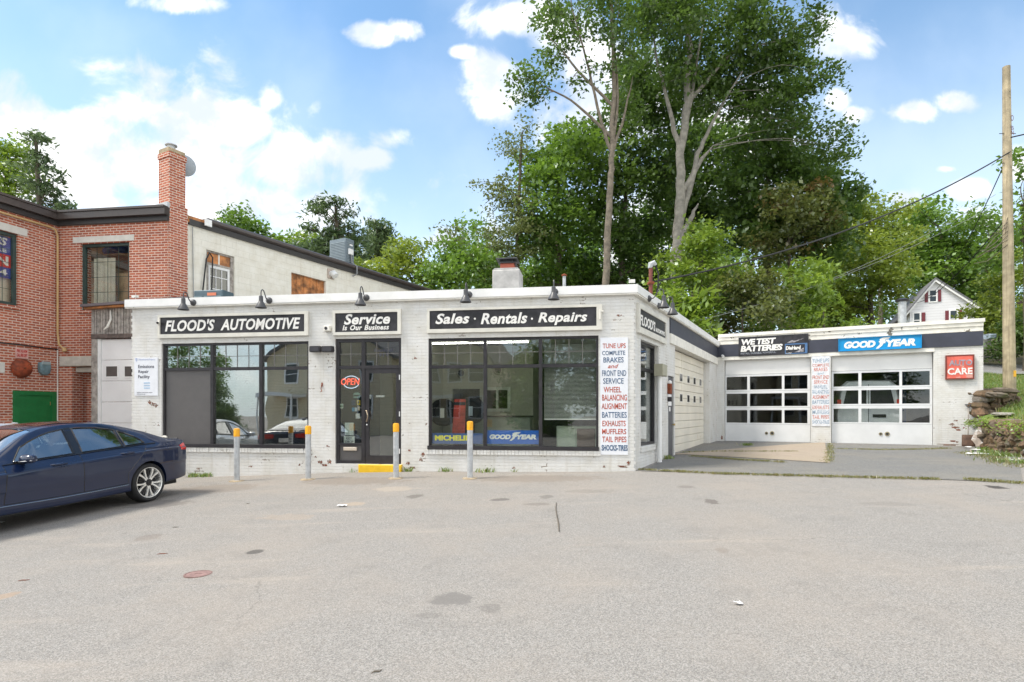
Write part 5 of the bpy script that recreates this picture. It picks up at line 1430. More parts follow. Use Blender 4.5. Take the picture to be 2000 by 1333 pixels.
K_roof_w = [(-1.03, .54), (-.9, .66), (-.62, .67), (.25, .56), (.9, .565), (1.5, .56), (1.8, .60), (2.42, .70), (2.9, .66), (3.3, .58), (3.6, .38)]
K_rail = [(-1.03, .91), (-.9, 1.01), (-.68, 1.03), (-.58, 1.05), (-.15, 1.185), (.28, 1.30), (.7, 1.365), (1.1, 1.375), (1.45, 1.345), (1.72, 1.28), (2.40, .96), (2.9, .905), (3.3, .81), (3.6, .585)]


_TX = np.linspace(-1.1, 3.7, 961)
_TAB = {}


def f1(x, K):
    tb = _TAB.get(id(K))
    if tb is None: tb = _TAB[id(K)] = cr(_TX, K).tolist()
    p = min(max((x + 1.1) / .005, 0), 959.999); i = int(p)
    return tb[i] + (tb[i + 1] - tb[i]) * (p - i)


def section(x):
    lo, w, top, belt, wb, rw, rail = (f1(x, K) for K in (K_low, K_w, K_top, K_belt, K_wb, K_roof_w, K_rail))
    rail = max(rail, belt + .01); top = max(top, rail + .006)
    crease = belt - .10
    P = [(0, lo + .02), (w * .75, lo + .01), (w * .93, lo + .02), (w * .965, lo + .08), (w * .972, lo + .16), (w * .985, lo + .30), (w, (lo + crease) * .5 + .06), (w * .998, crease - .05), (w * .999, crease - .012), (w * .966, crease + .010),
         (w * .950, crease + .04), (wb + .012, belt - .008), (wb, belt + .006), (wb * .5 + rw * .5 + .008, (belt + rail) / 2), (rw + .006, rail), (rw * .92, rail + (top - rail) * .45), (rw * .7, rail + (top - rail) * .80), (rw * .35, top - .002), (0, top)]
    return P


def side_y(x, z):
    """Half width of the body at x, z on the flank or the side glass."""
    P = section(x)
    for (a, za), (b, zb) in zip(P[2:], P[3:]):
        if min(za, zb) - 1e-6 <= z <= max(za, zb) + 1e-6 and abs(zb - za) > 1e-6:
            return a + (b - a) * (z - za) / (zb - za)
    return P[-3][0]


def catmull(P, n):
    P = np.array(P); out = []
    for i in range(len(P) - 1):
        p0, p1, p2, p3 = P[max(i - 1, 0)], P[i], P[i + 1], P[min(i + 2, len(P) - 1)]
        for t in np.linspace(0, 1, n, endpoint=False):
            out.append(.5 * ((2 * p1) + (-p0 + p2) * t + (2 * p0 - 5 * p1 + 4 * p2 - p3) * t**2 + (-p0 + 3 * p1 - 3 * p2 + p3) * t**3))
    out.append(P[-1]); return np.array(out)

M_carblue = mat("dark_blue_car_paint", (0.003, 0.011, 0.043), .32, 0.0, var=.02, scale=1, coat=1.0, spec=.25)
M_carsilver = mat("silver_car_paint", (0.62, 0.64, 0.66), .3, .3, var=.02, scale=1, coat=.8)
M_cglass = glass_mat("car_window_glass", (0.55, 0.62, 0.62), base=.26, gain=2.4)
M_gloss = mat("gloss_black", (0.012, 0.012, 0.014), .12, coat=.5)
M_chrome = mat("chrome", (0.62, 0.62, 0.62), .18, 1.0, var=.02)
M_rim = mat("machined_rim", (0.80, 0.80, 0.78), .25, .55, var=.03)
M_rimd = mat("dark_rim", (0.03, 0.03, 0.032), .35, .4)
M_lens = mat("red_lens", (0.55, 0.012, 0.012), .12, coat=.8)
M_seat = mat("dark_seat", (0.035, 0.035, 0.04), .7)

# where glass goes: side window outlines in (x, z)
def outline_rear(): return [(-.02, 1.015), (.88, .985), (.88, 1.335), (.62, 1.33), (.30, 1.262), (.10, 1.16)]


def make_car(name, label, paint, group=None):
    t = thing(name, label, 'car', (0, 0, 0), 0, group)
    xs = np.concatenate([np.linspace(-1.03, -.85, 12), np.linspace(-.83, 3.3, 276), np.linspace(3.32, 3.6, 14)])
    rows = []
    for x in xs:
        S = catmull(section(x), 8)
        half = [(x, y, z) for y, z in S]
        rows.append(half[::-1] + [(x, -y, z) for x, y, z in half[1:]][0:0] + [])
    mb = MB()
    m = len(rows[0])
    full = []
    for r_ in rows: full.append(r_ + [(x, -y, z) for x, y, z in r_[::-1][1:]])
    mb.grid(full)
    mb.f.append(tuple(range(len(full[0]))))
    e = (len(full) - 1) * len(full[0]); mb.f.append(tuple(e + k for k in reversed(range(len(full[0])))))
    body = part('body', mb, paint, t)
    import bmesh
    bm = bmesh.new(); bm.from_mesh(body.data)
    bmesh.ops.remove_doubles(bm, verts=bm.verts, dist=1e-5)
    bmesh.ops.recalc_face_normals(bm, faces=bm.faces)
    # open the glass house: remove faces where glass sits
    kill = []
    for f in bm.faces:
        c = f.calc_center_median(); x, y, z = c
        P = section(x); belt, rail, rw = f1(x, K_belt), f1(x, K_rail), f1(x, K_roof_w)
        if in_side_glass(x, z) and abs(y) > .5 and z > belt: kill.append(f)
        elif abs(y) < rw - .05 and z > belt - .01 and ((-.54 < x < .20) or (1.66 < x < 2.36)): kill.append(f)
    bmesh.ops.delete(bm, geom=kill, context='FACES')
    bm.to_mesh(body.data); bm.free()
    # wheel arches
    for cx in (0.0, WB):
        cut = MB().lathe([(.365, -1.2), (.365, 1.2)], (cx, 0, .335), 40, 'Y')
        co = part('arch_cutter', cut, paint, None)
        mo = body.modifiers.new('arch', 'BOOLEAN'); mo.operation = 'DIFFERENCE'; mo.object = co; mo.solver = 'FAST'
        dg = bpy.context.evaluated_depsgraph_get(); me = bpy.data.meshes.new_from_object(body.evaluated_get(dg))
        body.modifiers.clear(); body.data = me
        bpy.data.objects.remove(co)
    flat_shade(body.data, 38)
    for cx in (0.0, WB):
        w = MB().lathe([(.05, .45), (.385, .45), (.385, .86), (.36, .87), (.36, .46)], (cx, 0, .335), 36, 'Y')
        w.v = [(x, abs(y), z) for x, y, z in w.v]
        w2 = MB(); w2.v = [(x, -y, z) for x, y, z in w.v]; w2.f = list(w.f)
        arch = MB()
        for sgn in (1, -1):
            rr_ = []
            for q in np.linspace(R(-15), R(195), 28):
                a, b = cx + .37 * math.cos(q), .335 + .37 * math.sin(q)
                rr_.append([(a, sgn * .5, b), (a, sgn * (side_y(a, max(b, .3)) - .012), b)])
            arch.grid(rr_)
            arch.prism([(cx + .37 * math.cos(q), .335 + .37 * math.sin(q)) for q in np.linspace(R(-15), R(195), 28)], sgn * .5, sgn * .49)
        part('wheel_well', arch, M_rubber, t, True)
    # doors as panels set a few millimetres proud, with dark shut lines between
    def skin(poly_x0, poly_x1, zlo, zhi_f, off, sgn, nx=22, nz=16):
        rows_ = []
        for i in range(nx + 1):
            col = []
            for j in range(nz + 1):
                v = j / nz
                x0_, x1_ = poly_x0(v), poly_x1(v)
                x = x0_ + (x1_ - x0_) * i / nx
                z = zlo(x) + (zhi_f(x) - zlo(x)) * v
                col.append((x, sgn * (side_y(x, z) + off), z))
            rows_.append(col)
        return MB().grid(rows_)
    zlo = lambda x: f1(x, K_low) + .17
    zhi = lambda x: f1(x, K_belt) - .012
    rear0 = lambda v: .42 + (.0 if v > .62 else 0) - max(0, v - .30) * .62 if v > .30 else .42
    for sgn in (1, -1):
        for nm, a, b in (('rear_door', rear0, lambda v: 1.173), ('front_door', lambda v: 1.187, lambda v: 2.30 - .06 * v)):
            d = part(nm, skin(a, b, zlo, zhi, .003, sgn), paint, t, 60)
            hx = .28 if nm == 'rear_door' else 1.42
            hz_ = f1(hx, K_belt) - .095
            yy = side_y(hx + .1, hz_)
            part('handle', MB().tube([(hx, sgn * (yy - .005), hz_), (hx + .03, sgn * (yy + .035), hz_ + .002), (hx + .12, sgn * (yy + .045), hz_), (hx + .21, sgn * (yy + .035), hz_ - .003), (hx + .24, sgn * (yy - .005), hz_ - .004)], [.012, .016, .017, .016, .012], 8), paint, d, True)
        sl = []
        for x in (1.18,): sl.append([(x, z) for z in np.linspace(zlo(x) - .0, zhi(x), 20)])
        sl.append([(rear0(v) - .006, zlo(rear0(v)) + (zhi(rear0(v)) - zlo(rear0(v))) * v) for v in np.linspace(0, 1, 24)])
        sl.append([(2.306 - .06 * v, zlo(2.3) + (zhi(2.3) - zlo(2.3)) * v) for v in np.linspace(0, 1, 20)])
        sl.append([(x, zlo(x) - .006) for x in np.linspace(.42, 2.30, 30)])
        for ln in sl: part('shut_line', MB().tube([(x, sgn * (side_y(x, z) + .0005), z) for x, z in ln], .0045, 5), M_gloss, t)
        # sill strip
        part('sill_trim', MB().tube([(x, sgn * (side_y(x, zlo(x) - .03) + .001), zlo(x) - .03) for x in np.linspace(.40, 2.42, 30)], .005, 5), M_chrome, t, True)
        # window surround and glass
        for nm, ol in SIDE_GLASS:
            pts = dense(ol)
            mbq = MB(); mbq.v = [(x, sgn * (side_y(x, z) - .006), z) for x, z in pts]; mbq.f = [tuple(range(len(pts)))]
            # strip glass: rows between lower and upper edge
            xa, xb = min(p[0] for p in pts), max(p[0] for p in pts)
            rws = []
            for x in np.linspace(xa + .002, xb - .002, 24):
                zl, zu = span(ol, x); rws.append([(x, sgn * (side_y(x, z) - .007), z) for z in np.linspace(zl, zu, 7)])
            part(nm, MB().grid(rws), M_cglass, t, True)
            part('window_trim', MB().tube([(x, sgn * (side_y(x, z) + .002), z) for x, z in pts + pts[:1]], .011, 6), M_gloss, t, True)
        bl_ = [(x, sgn * (side_y(x, f1(x, K_belt) + .004) + .006), f1(x, K_belt) + .006) for x in np.linspace(-.22, 2.24, 30)]
        part('belt_trim', MB().tube(bl_, .009, 6), M_gloss, t, True)
        rws = [[(x, sgn * (side_y(x, z) + .003), z) for z in np.linspace(f1(x, K_belt) + .012, f1(x, K_rail) - .022, 8)] for x in (1.125, 1.15, 1.19, 1.225)]
        part('door_pillar', MB().grid(rws), M_gloss, t, True)
        # mirror
        mx, mz = 2.02, f1(2.02, K_belt) + .055
        my = side_y(2.02, mz - .04)
        mr = part('mirror', MB().rock((0, 0, 0), .085, .105, .065, random.Random(1), 16, 10), paint, t, True)
        me2 = MB()
        rws = []
        for i in range(11):
            a = math.pi * i / 10; rws.append([(mx + .075 * math.cos(b) * math.sin(a) ** .6 - (.02 if sgn else 0), sgn * (my + .13) + .115 * math.copysign(abs(math.cos(a)) ** .7, math.cos(a)), mz + .066 * math.sin(b) * math.sin(a) ** .6) for b in np.linspace(0, 2 * math.pi, 17)])
        mr.data = MB().grid(rws).mesh('mirror'); mr.data.materials.append(paint); flat_shade(mr.data, 60)
        part('mirror_foot', MB().tube([(mx, sgn * (my - .03), mz - .06), (mx, sgn * (my + .05), mz - .05), (mx, sgn * (my + .12), mz - .04)], [.03, .02, .025], 8), M_gloss, mr)
        part('mirror_strip', MB().tube([(mx + .055, sgn * (my + .06), mz - .03), (mx + .06, sgn * (my + .14), mz - .028), (mx + .02, sgn * (my + .235), mz - .02), (mx - .06, sgn * (my + .235), mz - .018)], .008, 6), M_chrome, mr)
        # tail lamp wrapping the corner
        rws = []
        for x in np.linspace(-1.005, -.72, 12):
            v = (x + 1.005) / .285
            rws.append([(x, sgn * (side_y(x, z) + .004), z) for z in np.linspace(.80 + .03 * v, .955 - .05 * v * v, 6)])
        part('tail_light', MB().grid(rws), M_lens, t, True)
        o_t = part('tail_light', MB().prism([(sgn * .30, .82), (sgn * .60, .80), (sgn * .62, .95), (sgn * .30, .92)][::sgn], 0, .02), M_lens, t)
        for v_ in o_t.data.vertices:
            x, y, z = v_.co; v_.co = (-1.032 - y * .3, x, z)
        part('headlight', MB().grid([[(x, sgn * (side_y(x, z) + .004), z) for z in np.linspace(.60, .74 - .02 * (3.5 - x), 5)] for x in np.linspace(3.2, 3.5, 8)]), M_chrome, t, True)
    # front and rear screens
    for nm, xr in (('rear_screen', np.linspace(-.55, .215, 16)), ('windscreen', np.linspace(1.645, 2.375, 14))):
        rws = []
        for x in xr:
            S = catmull(section(x), 4); rw = f1(x, K_roof_w) - .035
            up = S[S[:, 1] > f1(x, K_belt)]
            row = []
            for y in np.linspace(-rw, rw, 15):
                i = np.argmin(np.abs(up[:, 0] - abs(y))); 
                o = np.argsort(up[:, 0]); z = np.interp(abs(y), up[o, 0], up[o, 1])
                row.append((x, y, z - .004))
            rws.append(row)
        part(nm, MB().grid(rws), M_cglass, t, True)
    # roof opening panel, fin, plate, spoiler
    rws = [[(x, y, float(np.interp(abs(y), *(lambda S: (S[np.argsort(S[:, 0])][:, 0], S[np.argsort(S[:, 0])][:, 1]))(catmull(section(x), 4)[-13:]))) + .004 + .03 * max(0, (1.45 - x)) ** 1) for y in np.linspace(-.42, .42, 9)] for x in np.linspace(.75, 1.48, 8)]
    part('sunroof', MB().grid(rws), M_gloss, t, True)
    part('roof_fin', MB().prism([(.42, 1.385), (.20, 1.335), (.24, 1.40), (.30, 1.412)], -.03, .03), paint, t, bevel=.008)
    part('boot_lip', MB().tube([(-.955 + .10 * abs(y) ** 2, y, f1(-.955 + .10 * abs(y) ** 2, K_top) - .05 * abs(y) ** 2 + .006) for y in np.linspace(-.62, .62, 15)], .014, 8), M_gloss, t, True)
    part('number_plate', MB().box(-1.045, -1.034, -.16, .16, .70, .82), M_paper, t)
    part('underbody', MB().box(-.8, 3.3, -.66, .66, .20, .40), M_rubber, t)
    # cabin
    cab_ = part('cabin_floor', MB().box(-.2, 2.3, -.72, .72, .45, .5), M_seat, t)
    for sx, hb in ((1.25, 1.18), (.25, 1.12)):
        for sy in (-.36, .36):
            st = part('seat', MB().cbox(sx, sx + .5, sy - .26, sy + .26, .5, .66).prism([(sx + .08, .6), (sx - .16, hb - .1), (sx - .04, hb - .08), (sx + .2, .64)], sy - .25, sy + .25), M_seat, t, bevel=.04)
            part('headrest', MB().prism([(sx - .17, hb - .06), (sx - .19, hb + .12), (sx - .08, hb + .13), (sx - .06, hb - .05)], sy - .13, sy + .13), M_seat, st, bevel=.03)
    sw_ = [(1.86 + .12 * math.sin(a) * .4, .36 + .18 * math.cos(a), .92 + .17 * math.sin(a)) for a in np.linspace(0, 2 * math.pi, 24)]
    part('steering_wheel', MB().tube(sw_, .014, 6), M_seat, t, True)
    part('dashboard', MB().cbox(2.0, 2.35, -.72, .72, .6, .93), M_seat, t)
    # wheels
    wheel0 = None
    for cx in (0.0, WB):
        for sgn in (1, -1):
            tyre = MB().lathe([(.255, .08), (.27, .112), (.30, .118), (.322, .10), (.33, .06), (.33, -.06), (.322, -.10), (.30, -.118), (.27, -.112), (.255, -.08)], (0, 0, 0), 48, 'Y')
            tyre.f = tyre.f[:-2]
            if wheel0 is None:
                w = part('wheel', tyre, M_rubber, t, 40)
                barrel = MB().lathe([(.258, .10), (.262, .108), (.25, .104), (.238, .07), (.23, -.08)], (0, 0, 0), 48, 'Y'); barrel.f = barrel.f[:-2]
                rim = part('rim', barrel, M_rim, w, 40)
                hub = MB().lathe([(.232, -.02), (.232, -.015)], (0, 0, 0), 40, 'Y')
                part('brake_disc', merge(hub, MB().box(-.17, -.1, -.055, -.01, -.08, .09)), M_rimd, w)
                sp = MB()
                for k in range(5):
                    for dq in (-1, 1):
                        a = R(90 + 72 * k)
                        a0_, a1_ = a + dq * .30, a + dq * .24
                        def P_(r_, an, y): return (r_ * math.cos(an), y, r_ * math.sin(an))
                        pin = [P_(.045, a + dq * .25, -.085), P_(.10, a + dq * .17, -.088), P_(.165, a + dq * .20, -.094), P_(.245, a + dq * .27, -.098)]
                        wd = [.017, .0125, .0125, .018]
                        rows_ = []
                        for i, p in enumerate(pin):
                            an = math.atan2(p[2], p[0]); tx_, tz_ = -math.sin(an), math.cos(an)
                            w_ = wd[i]
                            rows_.append([(p[0] - tx_ * w_, p[1] + .03, p[2] - tz_ * w_), (p[0] - tx_ * w_, p[1], p[2] - tz_ * w_), (p[0] + tx_ * w_, p[1], p[2] + tz_ * w_), (p[0] + tx_ * w_, p[1] + .03, p[2] + tz_ * w_)])
                        sp.grid(rows_)
                part('spokes', sp, M_rim, w)
                sp2 = MB()
                for k in range(5):
                    a = R(126 + 72 * k)
                    for dq in (-.09, .09):
                        sp2.tube([(.07 * math.cos(a + dq * 2), -.06, .07 * math.sin(a + dq * 2)), (.24 * math.cos(a + dq), -.07, .24 * math.sin(a + dq))], .010, 5)
                part('inner_spokes', sp2, M_rimd, w)
                part('hub_cap', MB().lathe([(.062, .07), (.06, .088), (.036, .09), (.034, .096), (.01, .098)], (0, 0, 0), 20, 'Y'), M_rimd, w, 40)
                wheel0 = w
            else:
                w = wheel0.copy(); LINK(w); w.parent = t
                for c in wheel0.children:
                    c2 = c.copy(); LINK(c2); c2.parent = w
            w.location = (cx, sgn * .775, .33)
            w.rotation_euler = (0, R(37 if cx == 0 else 12), R(180 if sgn > 0 else 0))
    return t


def dense(ol):
    out = []
    for (a, b) in zip(ol, ol[1:] + ol[:1]):
        for k in range(8): out.append((a[0] + (b[0] - a[0]) * k / 8, a[1] + (b[1] - a[1]) * k / 8))
    return out


def span(ol, x):
    zs = []
    for (a, b) in zip(ol, ol[1:] + ol[:1]):
        if min(a[0], b[0]) <= x <= max(a[0], b[0]) and abs(a[0] - b[0]) > 1e-6:
            zs.append(a[1] + (b[1] - a[1]) * (x - a[0]) / (b[0] - a[0]))
    return min(zs), max(zs)

def bz(x, d): return f1(x, K_belt) + d
SIDE_GLASS = [('front_window', [(1.24, bz(1.24, .022)), (2.10, bz(2.10, .022)), (1.93, 1.115), (1.78, 1.19), (1.60, 1.258), (1.45, 1.30), (1.24, 1.333)]),
              ('rear_window', [(.40, bz(.40, .022)), (1.11, bz(1.11, .022)), (1.11, 1.336), (.95, 1.333), (.7, 1.318), (.40, 1.265)]),
              ('quarter_window', [(-.02, bz(-.02, .03)), (.355, bz(.355, .022)), (.355, 1.25), (.22, 1.20), (.08, 1.13), (.0, 1.06)])]


def in_side_glass(x, z):
    for nm, ol in SIDE_GLASS:
        xa, xb = min(p[0] for p in ol), max(p[0] for p in ol)
        if xa < x < xb:
            lo, hi = span(ol, x)
            if lo < z < hi: return True
    return False


def place_car(t, rx, ry, ang):
    """Rear axle centre at rx, ry; nose towards ang (degrees from +X)."""
    d = Vector((math.cos(R(ang)), math.sin(R(ang)))); n = Vector((-d.y, d.x))
    zr_ = ground_z(rx, ry); zf = ground_z(rx + d.x * WB, ry + d.y * WB)
    zl = ground_z(rx + n.x * .78, ry + n.y * .78); zr2 = ground_z(rx - n.x * .78, ry - n.y * .78)
    t.location = (rx, ry, zr_ + .004)
    pitch = math.atan2(zf - zr_, WB); roll = math.atan2(zl - zr2, 1.56)
    t.rotation_euler = (Matrix.Rotation(R(ang), 4, 'Z') @ Matrix.Rotation(-pitch, 4, 'Y') @ Matrix.Rotation(roll, 4, 'X')).to_euler()

CAR_ANG = 270 - 13.5
# the visible rear wheel stands where its tyre meets the asphalt in the photograph
wp = gp(285, 980)
d_ = Vector((math.cos(R(CAR_ANG)), math.sin(R(CAR_ANG)))); n_ = Vector((-d_.y, d_.x))
car = make_car('parked_sedan', 'dark blue saloon car parked at the left edge before the shop', M_carblue)
place_car(car, wp.x - n_.x * .78, wp.y - n_.y * .78, CAR_ANG)


def copy_thing(src, label, swap=None):
    o = src.copy(); LINK(o); o['label'] = label
    def rec(a, b):
        for c in list(a.children):
            if c.name == b.name: continue
            n = c.copy(); LINK(n); n.parent = b
            if swap:
                for sl in n.material_slots:
                    if sl.material == swap[0]:
                        sl.link = 'OBJECT'; sl.material = swap[1]
            rec(c, n)
    rec(src, o)
    return o

car2 = copy_thing(car, 'silver white saloon car mostly hidden behind the dark blue one', (M_carblue, M_carsilver))
place_car(car2, wp.x - n_.x * 3.7 - d_.x * .9, wp.y - n_.y * 3.7 - d_.y * .9, CAR_ANG)

# ================================================================ ground
def gtex(m):
    t = m.node_tree
    return t, t.nodes['Principled BSDF'], nd(t, 'ShaderNodeTexCoord').outputs['Object']


def asphalt(name, base, warm, stains=(), agg=1.0, rough=0.88, crack=.42):
    m = bpy.data.materials.new(name); m.use_nodes = True
    t, b, co = gtex(m)
    vor = nd(t, 'ShaderNodeTexVoronoi', {'Vector': co, 'Scale': 150.0}).outputs['Color']
    vg = nd(t, 'ShaderNodeSeparateColor', {0: vor}).outputs[0]
    vor2 = nd(t, 'ShaderNodeTexVoronoi', {'Vector': co, 'Scale': 70.0}).outputs['Color']
    vg2 = nd(t, 'ShaderNodeSeparateColor', {0: vor2}).outputs[1]
    vh = nd(t, 'ShaderNodeSeparateColor', {0: vor}).outputs[2]
    c = mixc(t, ramp(t, vg, 0.1, 0.95), tuple(x * (1 - .52 * agg) for x in base), tuple(min(x * (1 + .50 * agg), 1) for x in base))
    c = mixc(t, math_(t, 'MULTIPLY', ramp(t, vg2, .45, 1.0), .40 * agg), c, tuple(x * .62 for x in base))
    c = mixc(t, math_(t, 'MULTIPLY', ramp(t, vh, .80, .86), .35), c, warm)
    n1 = nd(t, 'ShaderNodeTexNoise', {'Vector': co, 'Scale': .55, 'Detail': 7.0, 'Roughness': .62}).outputs[0]
    n2 = nd(t, 'ShaderNodeTexNoise', {'Vector': co, 'Scale': 2.3, 'Detail': 8.0, 'Roughness': .66}).outputs[0]
    c = mixc(t, math_(t, 'MULTIPLY', ramp(t, n1, .40, .70), .40), c, warm)
    c = mixc(t, math_(t, 'MULTIPLY', ramp(t, n2, .50, .72), .26), c, tuple(x * .62 for x in base))
    st = nd(t, 'ShaderNodeMapping', {'Vector': co, 'Rotation': (0, 0, R(20)), 'Scale': (.35, 2.6, 1)}).outputs[0]
    n3 = nd(t, 'ShaderNodeTexNoise', {'Vector': st, 'Scale': 1.0, 'Detail': 6.0, 'Roughness': .6}).outputs[0]
    c = mixc(t, math_(t, 'MULTIPLY', ramp(t, n3, .56, .74), .30), c, tuple(min(x * 1.25, 1) for x in warm))
    sp = nd(t, 'ShaderNodeTexNoise', {'Vector': co, 'Scale': 5.0, 'Detail': 5.0, 'Roughness': .6}).outputs[0]
    spm = ramp(t, sp, .735, .755)
    c = mixc(t, math_(t, 'MULTIPLY', spm, .6), c, (.05, .042, .036))
    warp = nd(t, 'ShaderNodeTexNoise', {'Vector': co, 'Scale': 6.0, 'Detail': 4.0, 'Roughness': .65}).outputs[0]
    wob = math_(t, 'MULTIPLY', math_(t, 'SUBTRACT', warp, .5), 1.7)
    wc = nd(t, 'ShaderNodeVectorMath', {0: co, 1: nd(t, 'ShaderNodeVectorMath', {0: nd(t, 'ShaderNodeTexNoise', {'Vector': co, 'Scale': 1.6, 'Detail': 5.0, 'Roughness': .6}).outputs['Color'], 3: .55}, operation='SCALE').outputs[0]}, operation='ADD').outputs[0]
    ve = nd(t, 'ShaderNodeTexVoronoi', {'Vector': wc, 'Scale': crack}, feature='DISTANCE_TO_EDGE').outputs['Distance']
    line = math_(t, 'SUBTRACT', 1.0, ramp(t, ve, .0, .006 * crack / .45), True)
    gate = ramp(t, nd(t, 'ShaderNodeTexNoise', {'Vector': co, 'Scale': .5, 'Detail': 4.0}).outputs[0], .50, .60)
    c = mixc(t, math_(t, 'MULTIPLY', math_(t, 'MULTIPLY', line, gate), .30), c, tuple(x * .35 for x in base))
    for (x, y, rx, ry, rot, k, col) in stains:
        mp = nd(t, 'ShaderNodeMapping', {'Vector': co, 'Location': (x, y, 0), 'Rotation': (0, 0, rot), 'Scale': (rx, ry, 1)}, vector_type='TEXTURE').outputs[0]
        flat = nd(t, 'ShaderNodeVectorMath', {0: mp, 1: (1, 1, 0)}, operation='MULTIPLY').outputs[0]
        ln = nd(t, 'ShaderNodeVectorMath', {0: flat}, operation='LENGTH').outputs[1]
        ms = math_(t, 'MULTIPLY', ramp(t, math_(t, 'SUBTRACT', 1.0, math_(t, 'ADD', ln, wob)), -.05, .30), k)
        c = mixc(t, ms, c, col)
    t.links.new(c, b.inputs['Base Color'])
    b.inputs['Roughness'].default_value = rough; b.inputs['Specular IOR Level'].default_value = .25
    hb = math_(t, 'ADD', math_(t, 'MULTIPLY', vg, .6), math_(t, 'MULTIPLY', n2, .8))
    bn = nd(t, 'ShaderNodeBump', {'Strength': .55, 'Distance': .006, 'Height': hb})
    t.links.new(bn.outputs[0], b.inputs['Normal'])
    return m


ST = []
for (u, v, wu, wv, k, col) in ((880, 1172, 42, 13, .75, (.17, .16, .15)), (957, 1190, 24, 10, .45, (.15, .14, .13)), (838, 1203, 26, 6, .35, (.15, .14, .13)), (497, 1079, 17, 5, .7, (.055, .052, .05)), (290, 1050, 26, 7, .4, (.17, .14, .12)),
                               (1390, 980, 16, 5, .7, (.12, .105, .095)), (810, 970, 16, 4, .6, (.13, .115, .1)), (975, 976, 18, 3, .7, (.11, .1, .095)), (1068, 971, 14, 4, .5, (.13, .12, .11)), (1050, 985, 30, 3, .5, (.16, .14, .125)),
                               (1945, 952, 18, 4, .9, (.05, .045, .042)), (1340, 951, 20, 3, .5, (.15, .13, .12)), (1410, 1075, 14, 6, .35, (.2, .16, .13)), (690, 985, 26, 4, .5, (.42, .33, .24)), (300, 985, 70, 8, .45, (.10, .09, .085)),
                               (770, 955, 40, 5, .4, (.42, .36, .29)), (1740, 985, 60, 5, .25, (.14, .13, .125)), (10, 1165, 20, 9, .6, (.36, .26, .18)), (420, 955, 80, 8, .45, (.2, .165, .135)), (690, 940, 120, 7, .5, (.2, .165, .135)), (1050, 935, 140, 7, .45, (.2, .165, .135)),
                               (560, 1010, 60, 6, .3, (.4, .31, .23)), (1150, 960, 50, 4, .3, (.17, .15, .13))):
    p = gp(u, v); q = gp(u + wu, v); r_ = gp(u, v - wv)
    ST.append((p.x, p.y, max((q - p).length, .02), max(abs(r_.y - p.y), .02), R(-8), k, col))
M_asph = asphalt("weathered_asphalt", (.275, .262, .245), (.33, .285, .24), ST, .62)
M_asph2 = asphalt("driveway_asphalt", (.19, .19, .186), (.26, .235, .19), (), .95, crack=.8)


def sheet(name, xs, ys, zf, m, label=None, kind='structure'):
    mb = MB().grid([[(x, y, zf(x, y)) for x in xs] for y in ys])
    o = part(name, mb, m, None, True)
    o['kind'] = kind
    if label: o['label'] = label
    return o


def spaced(a, b, near, far, mid0, mid1):
    out = list(np.arange(mid0, mid1 + 1e-6, near)); x = mid0
    st = near
    while x > a: st *= 1.35; x -= st; out.insert(0, x)
    x = mid1; st = near
    while x < b: st *= 1.35; x += st; out.append(x)
    return out

sheet('parking_lot', spaced(-160, 160, .6, 30, -22, 20), spaced(-200, 30, .6, 30, -6, 26), ground_z, M_asph, 'wide light grey asphalt forecourt')


def patch(name, px, m, off, n=18, label=None, jag=0.0):
    """Four ground corners given by image rows, as a sheet lying on the ground."""
    c = [gp(*p) if not isinstance(p, Vector) else p for p in px]
    rg = random.Random(3); rows = []
    for i in range(n + 1):
        a = c[0].lerp(c[3], i / n); b = c[1].lerp(c[2], i / n); row = []
        for j in range(n * 2 + 1):
            p = a.lerp(b, j / (n * 2))
            x, y = p.x, p.y
            if i == 0: y += rg.uniform(-jag, jag)
            row.append((x, y, ground_z(x, y) + off))
        rows.append(row)
    o = part(name, MB().grid(rows), m, None, True); o['kind'] = 'structure'
    if label: o['label'] = label
    return o

gl_ = GW.w(-.3, .25, 0); gr_ = GW.w(GL + .1, .25, 0); gm_ = GW.w(GW.s(1605), .25, 0)
cl = SD.w(0.25, .2, 0)
patch('driveway', [(1252, 921), (1998, 944), gr_ + Vector((1.2, .3, 0)), gl_], M_asph2, .010, 30, 'darker cracked asphalt court in front of the garage', .02)
M_slab = asphalt("worn_pink_concrete", (.37, .31, .25), (.30, .25, .17), (), .22, crack=.75)
o_ = patch('concrete_apron', [(1335, 889), (1621, 906), gm_ + Vector((.1, 0, 0)), SD.w(gdoor_s0 - .1, .2, 0)], M_slab, .020, 24, 'worn pinkish concrete apron before the left garage doors', .03)
M_sill = mat("pale_step_concrete", (0.46, 0.40, 0.31), .85, var=.15, scale=4)
a_ = GW.w(D2[1] + .02, -.35, 0); b_ = GW.w(GL - .1, -.3, 0)

# ---------------------------------------------------------------- grass bank, hill, lane on the right
def bank_z(x, y):
    z = 1.38 + .17 * (y - 14)
    if y > 27: z = 1.38 + .17 * 13 + .20 * (y - 27) * min(1, 60 / (y + 33) + .3)
    return z

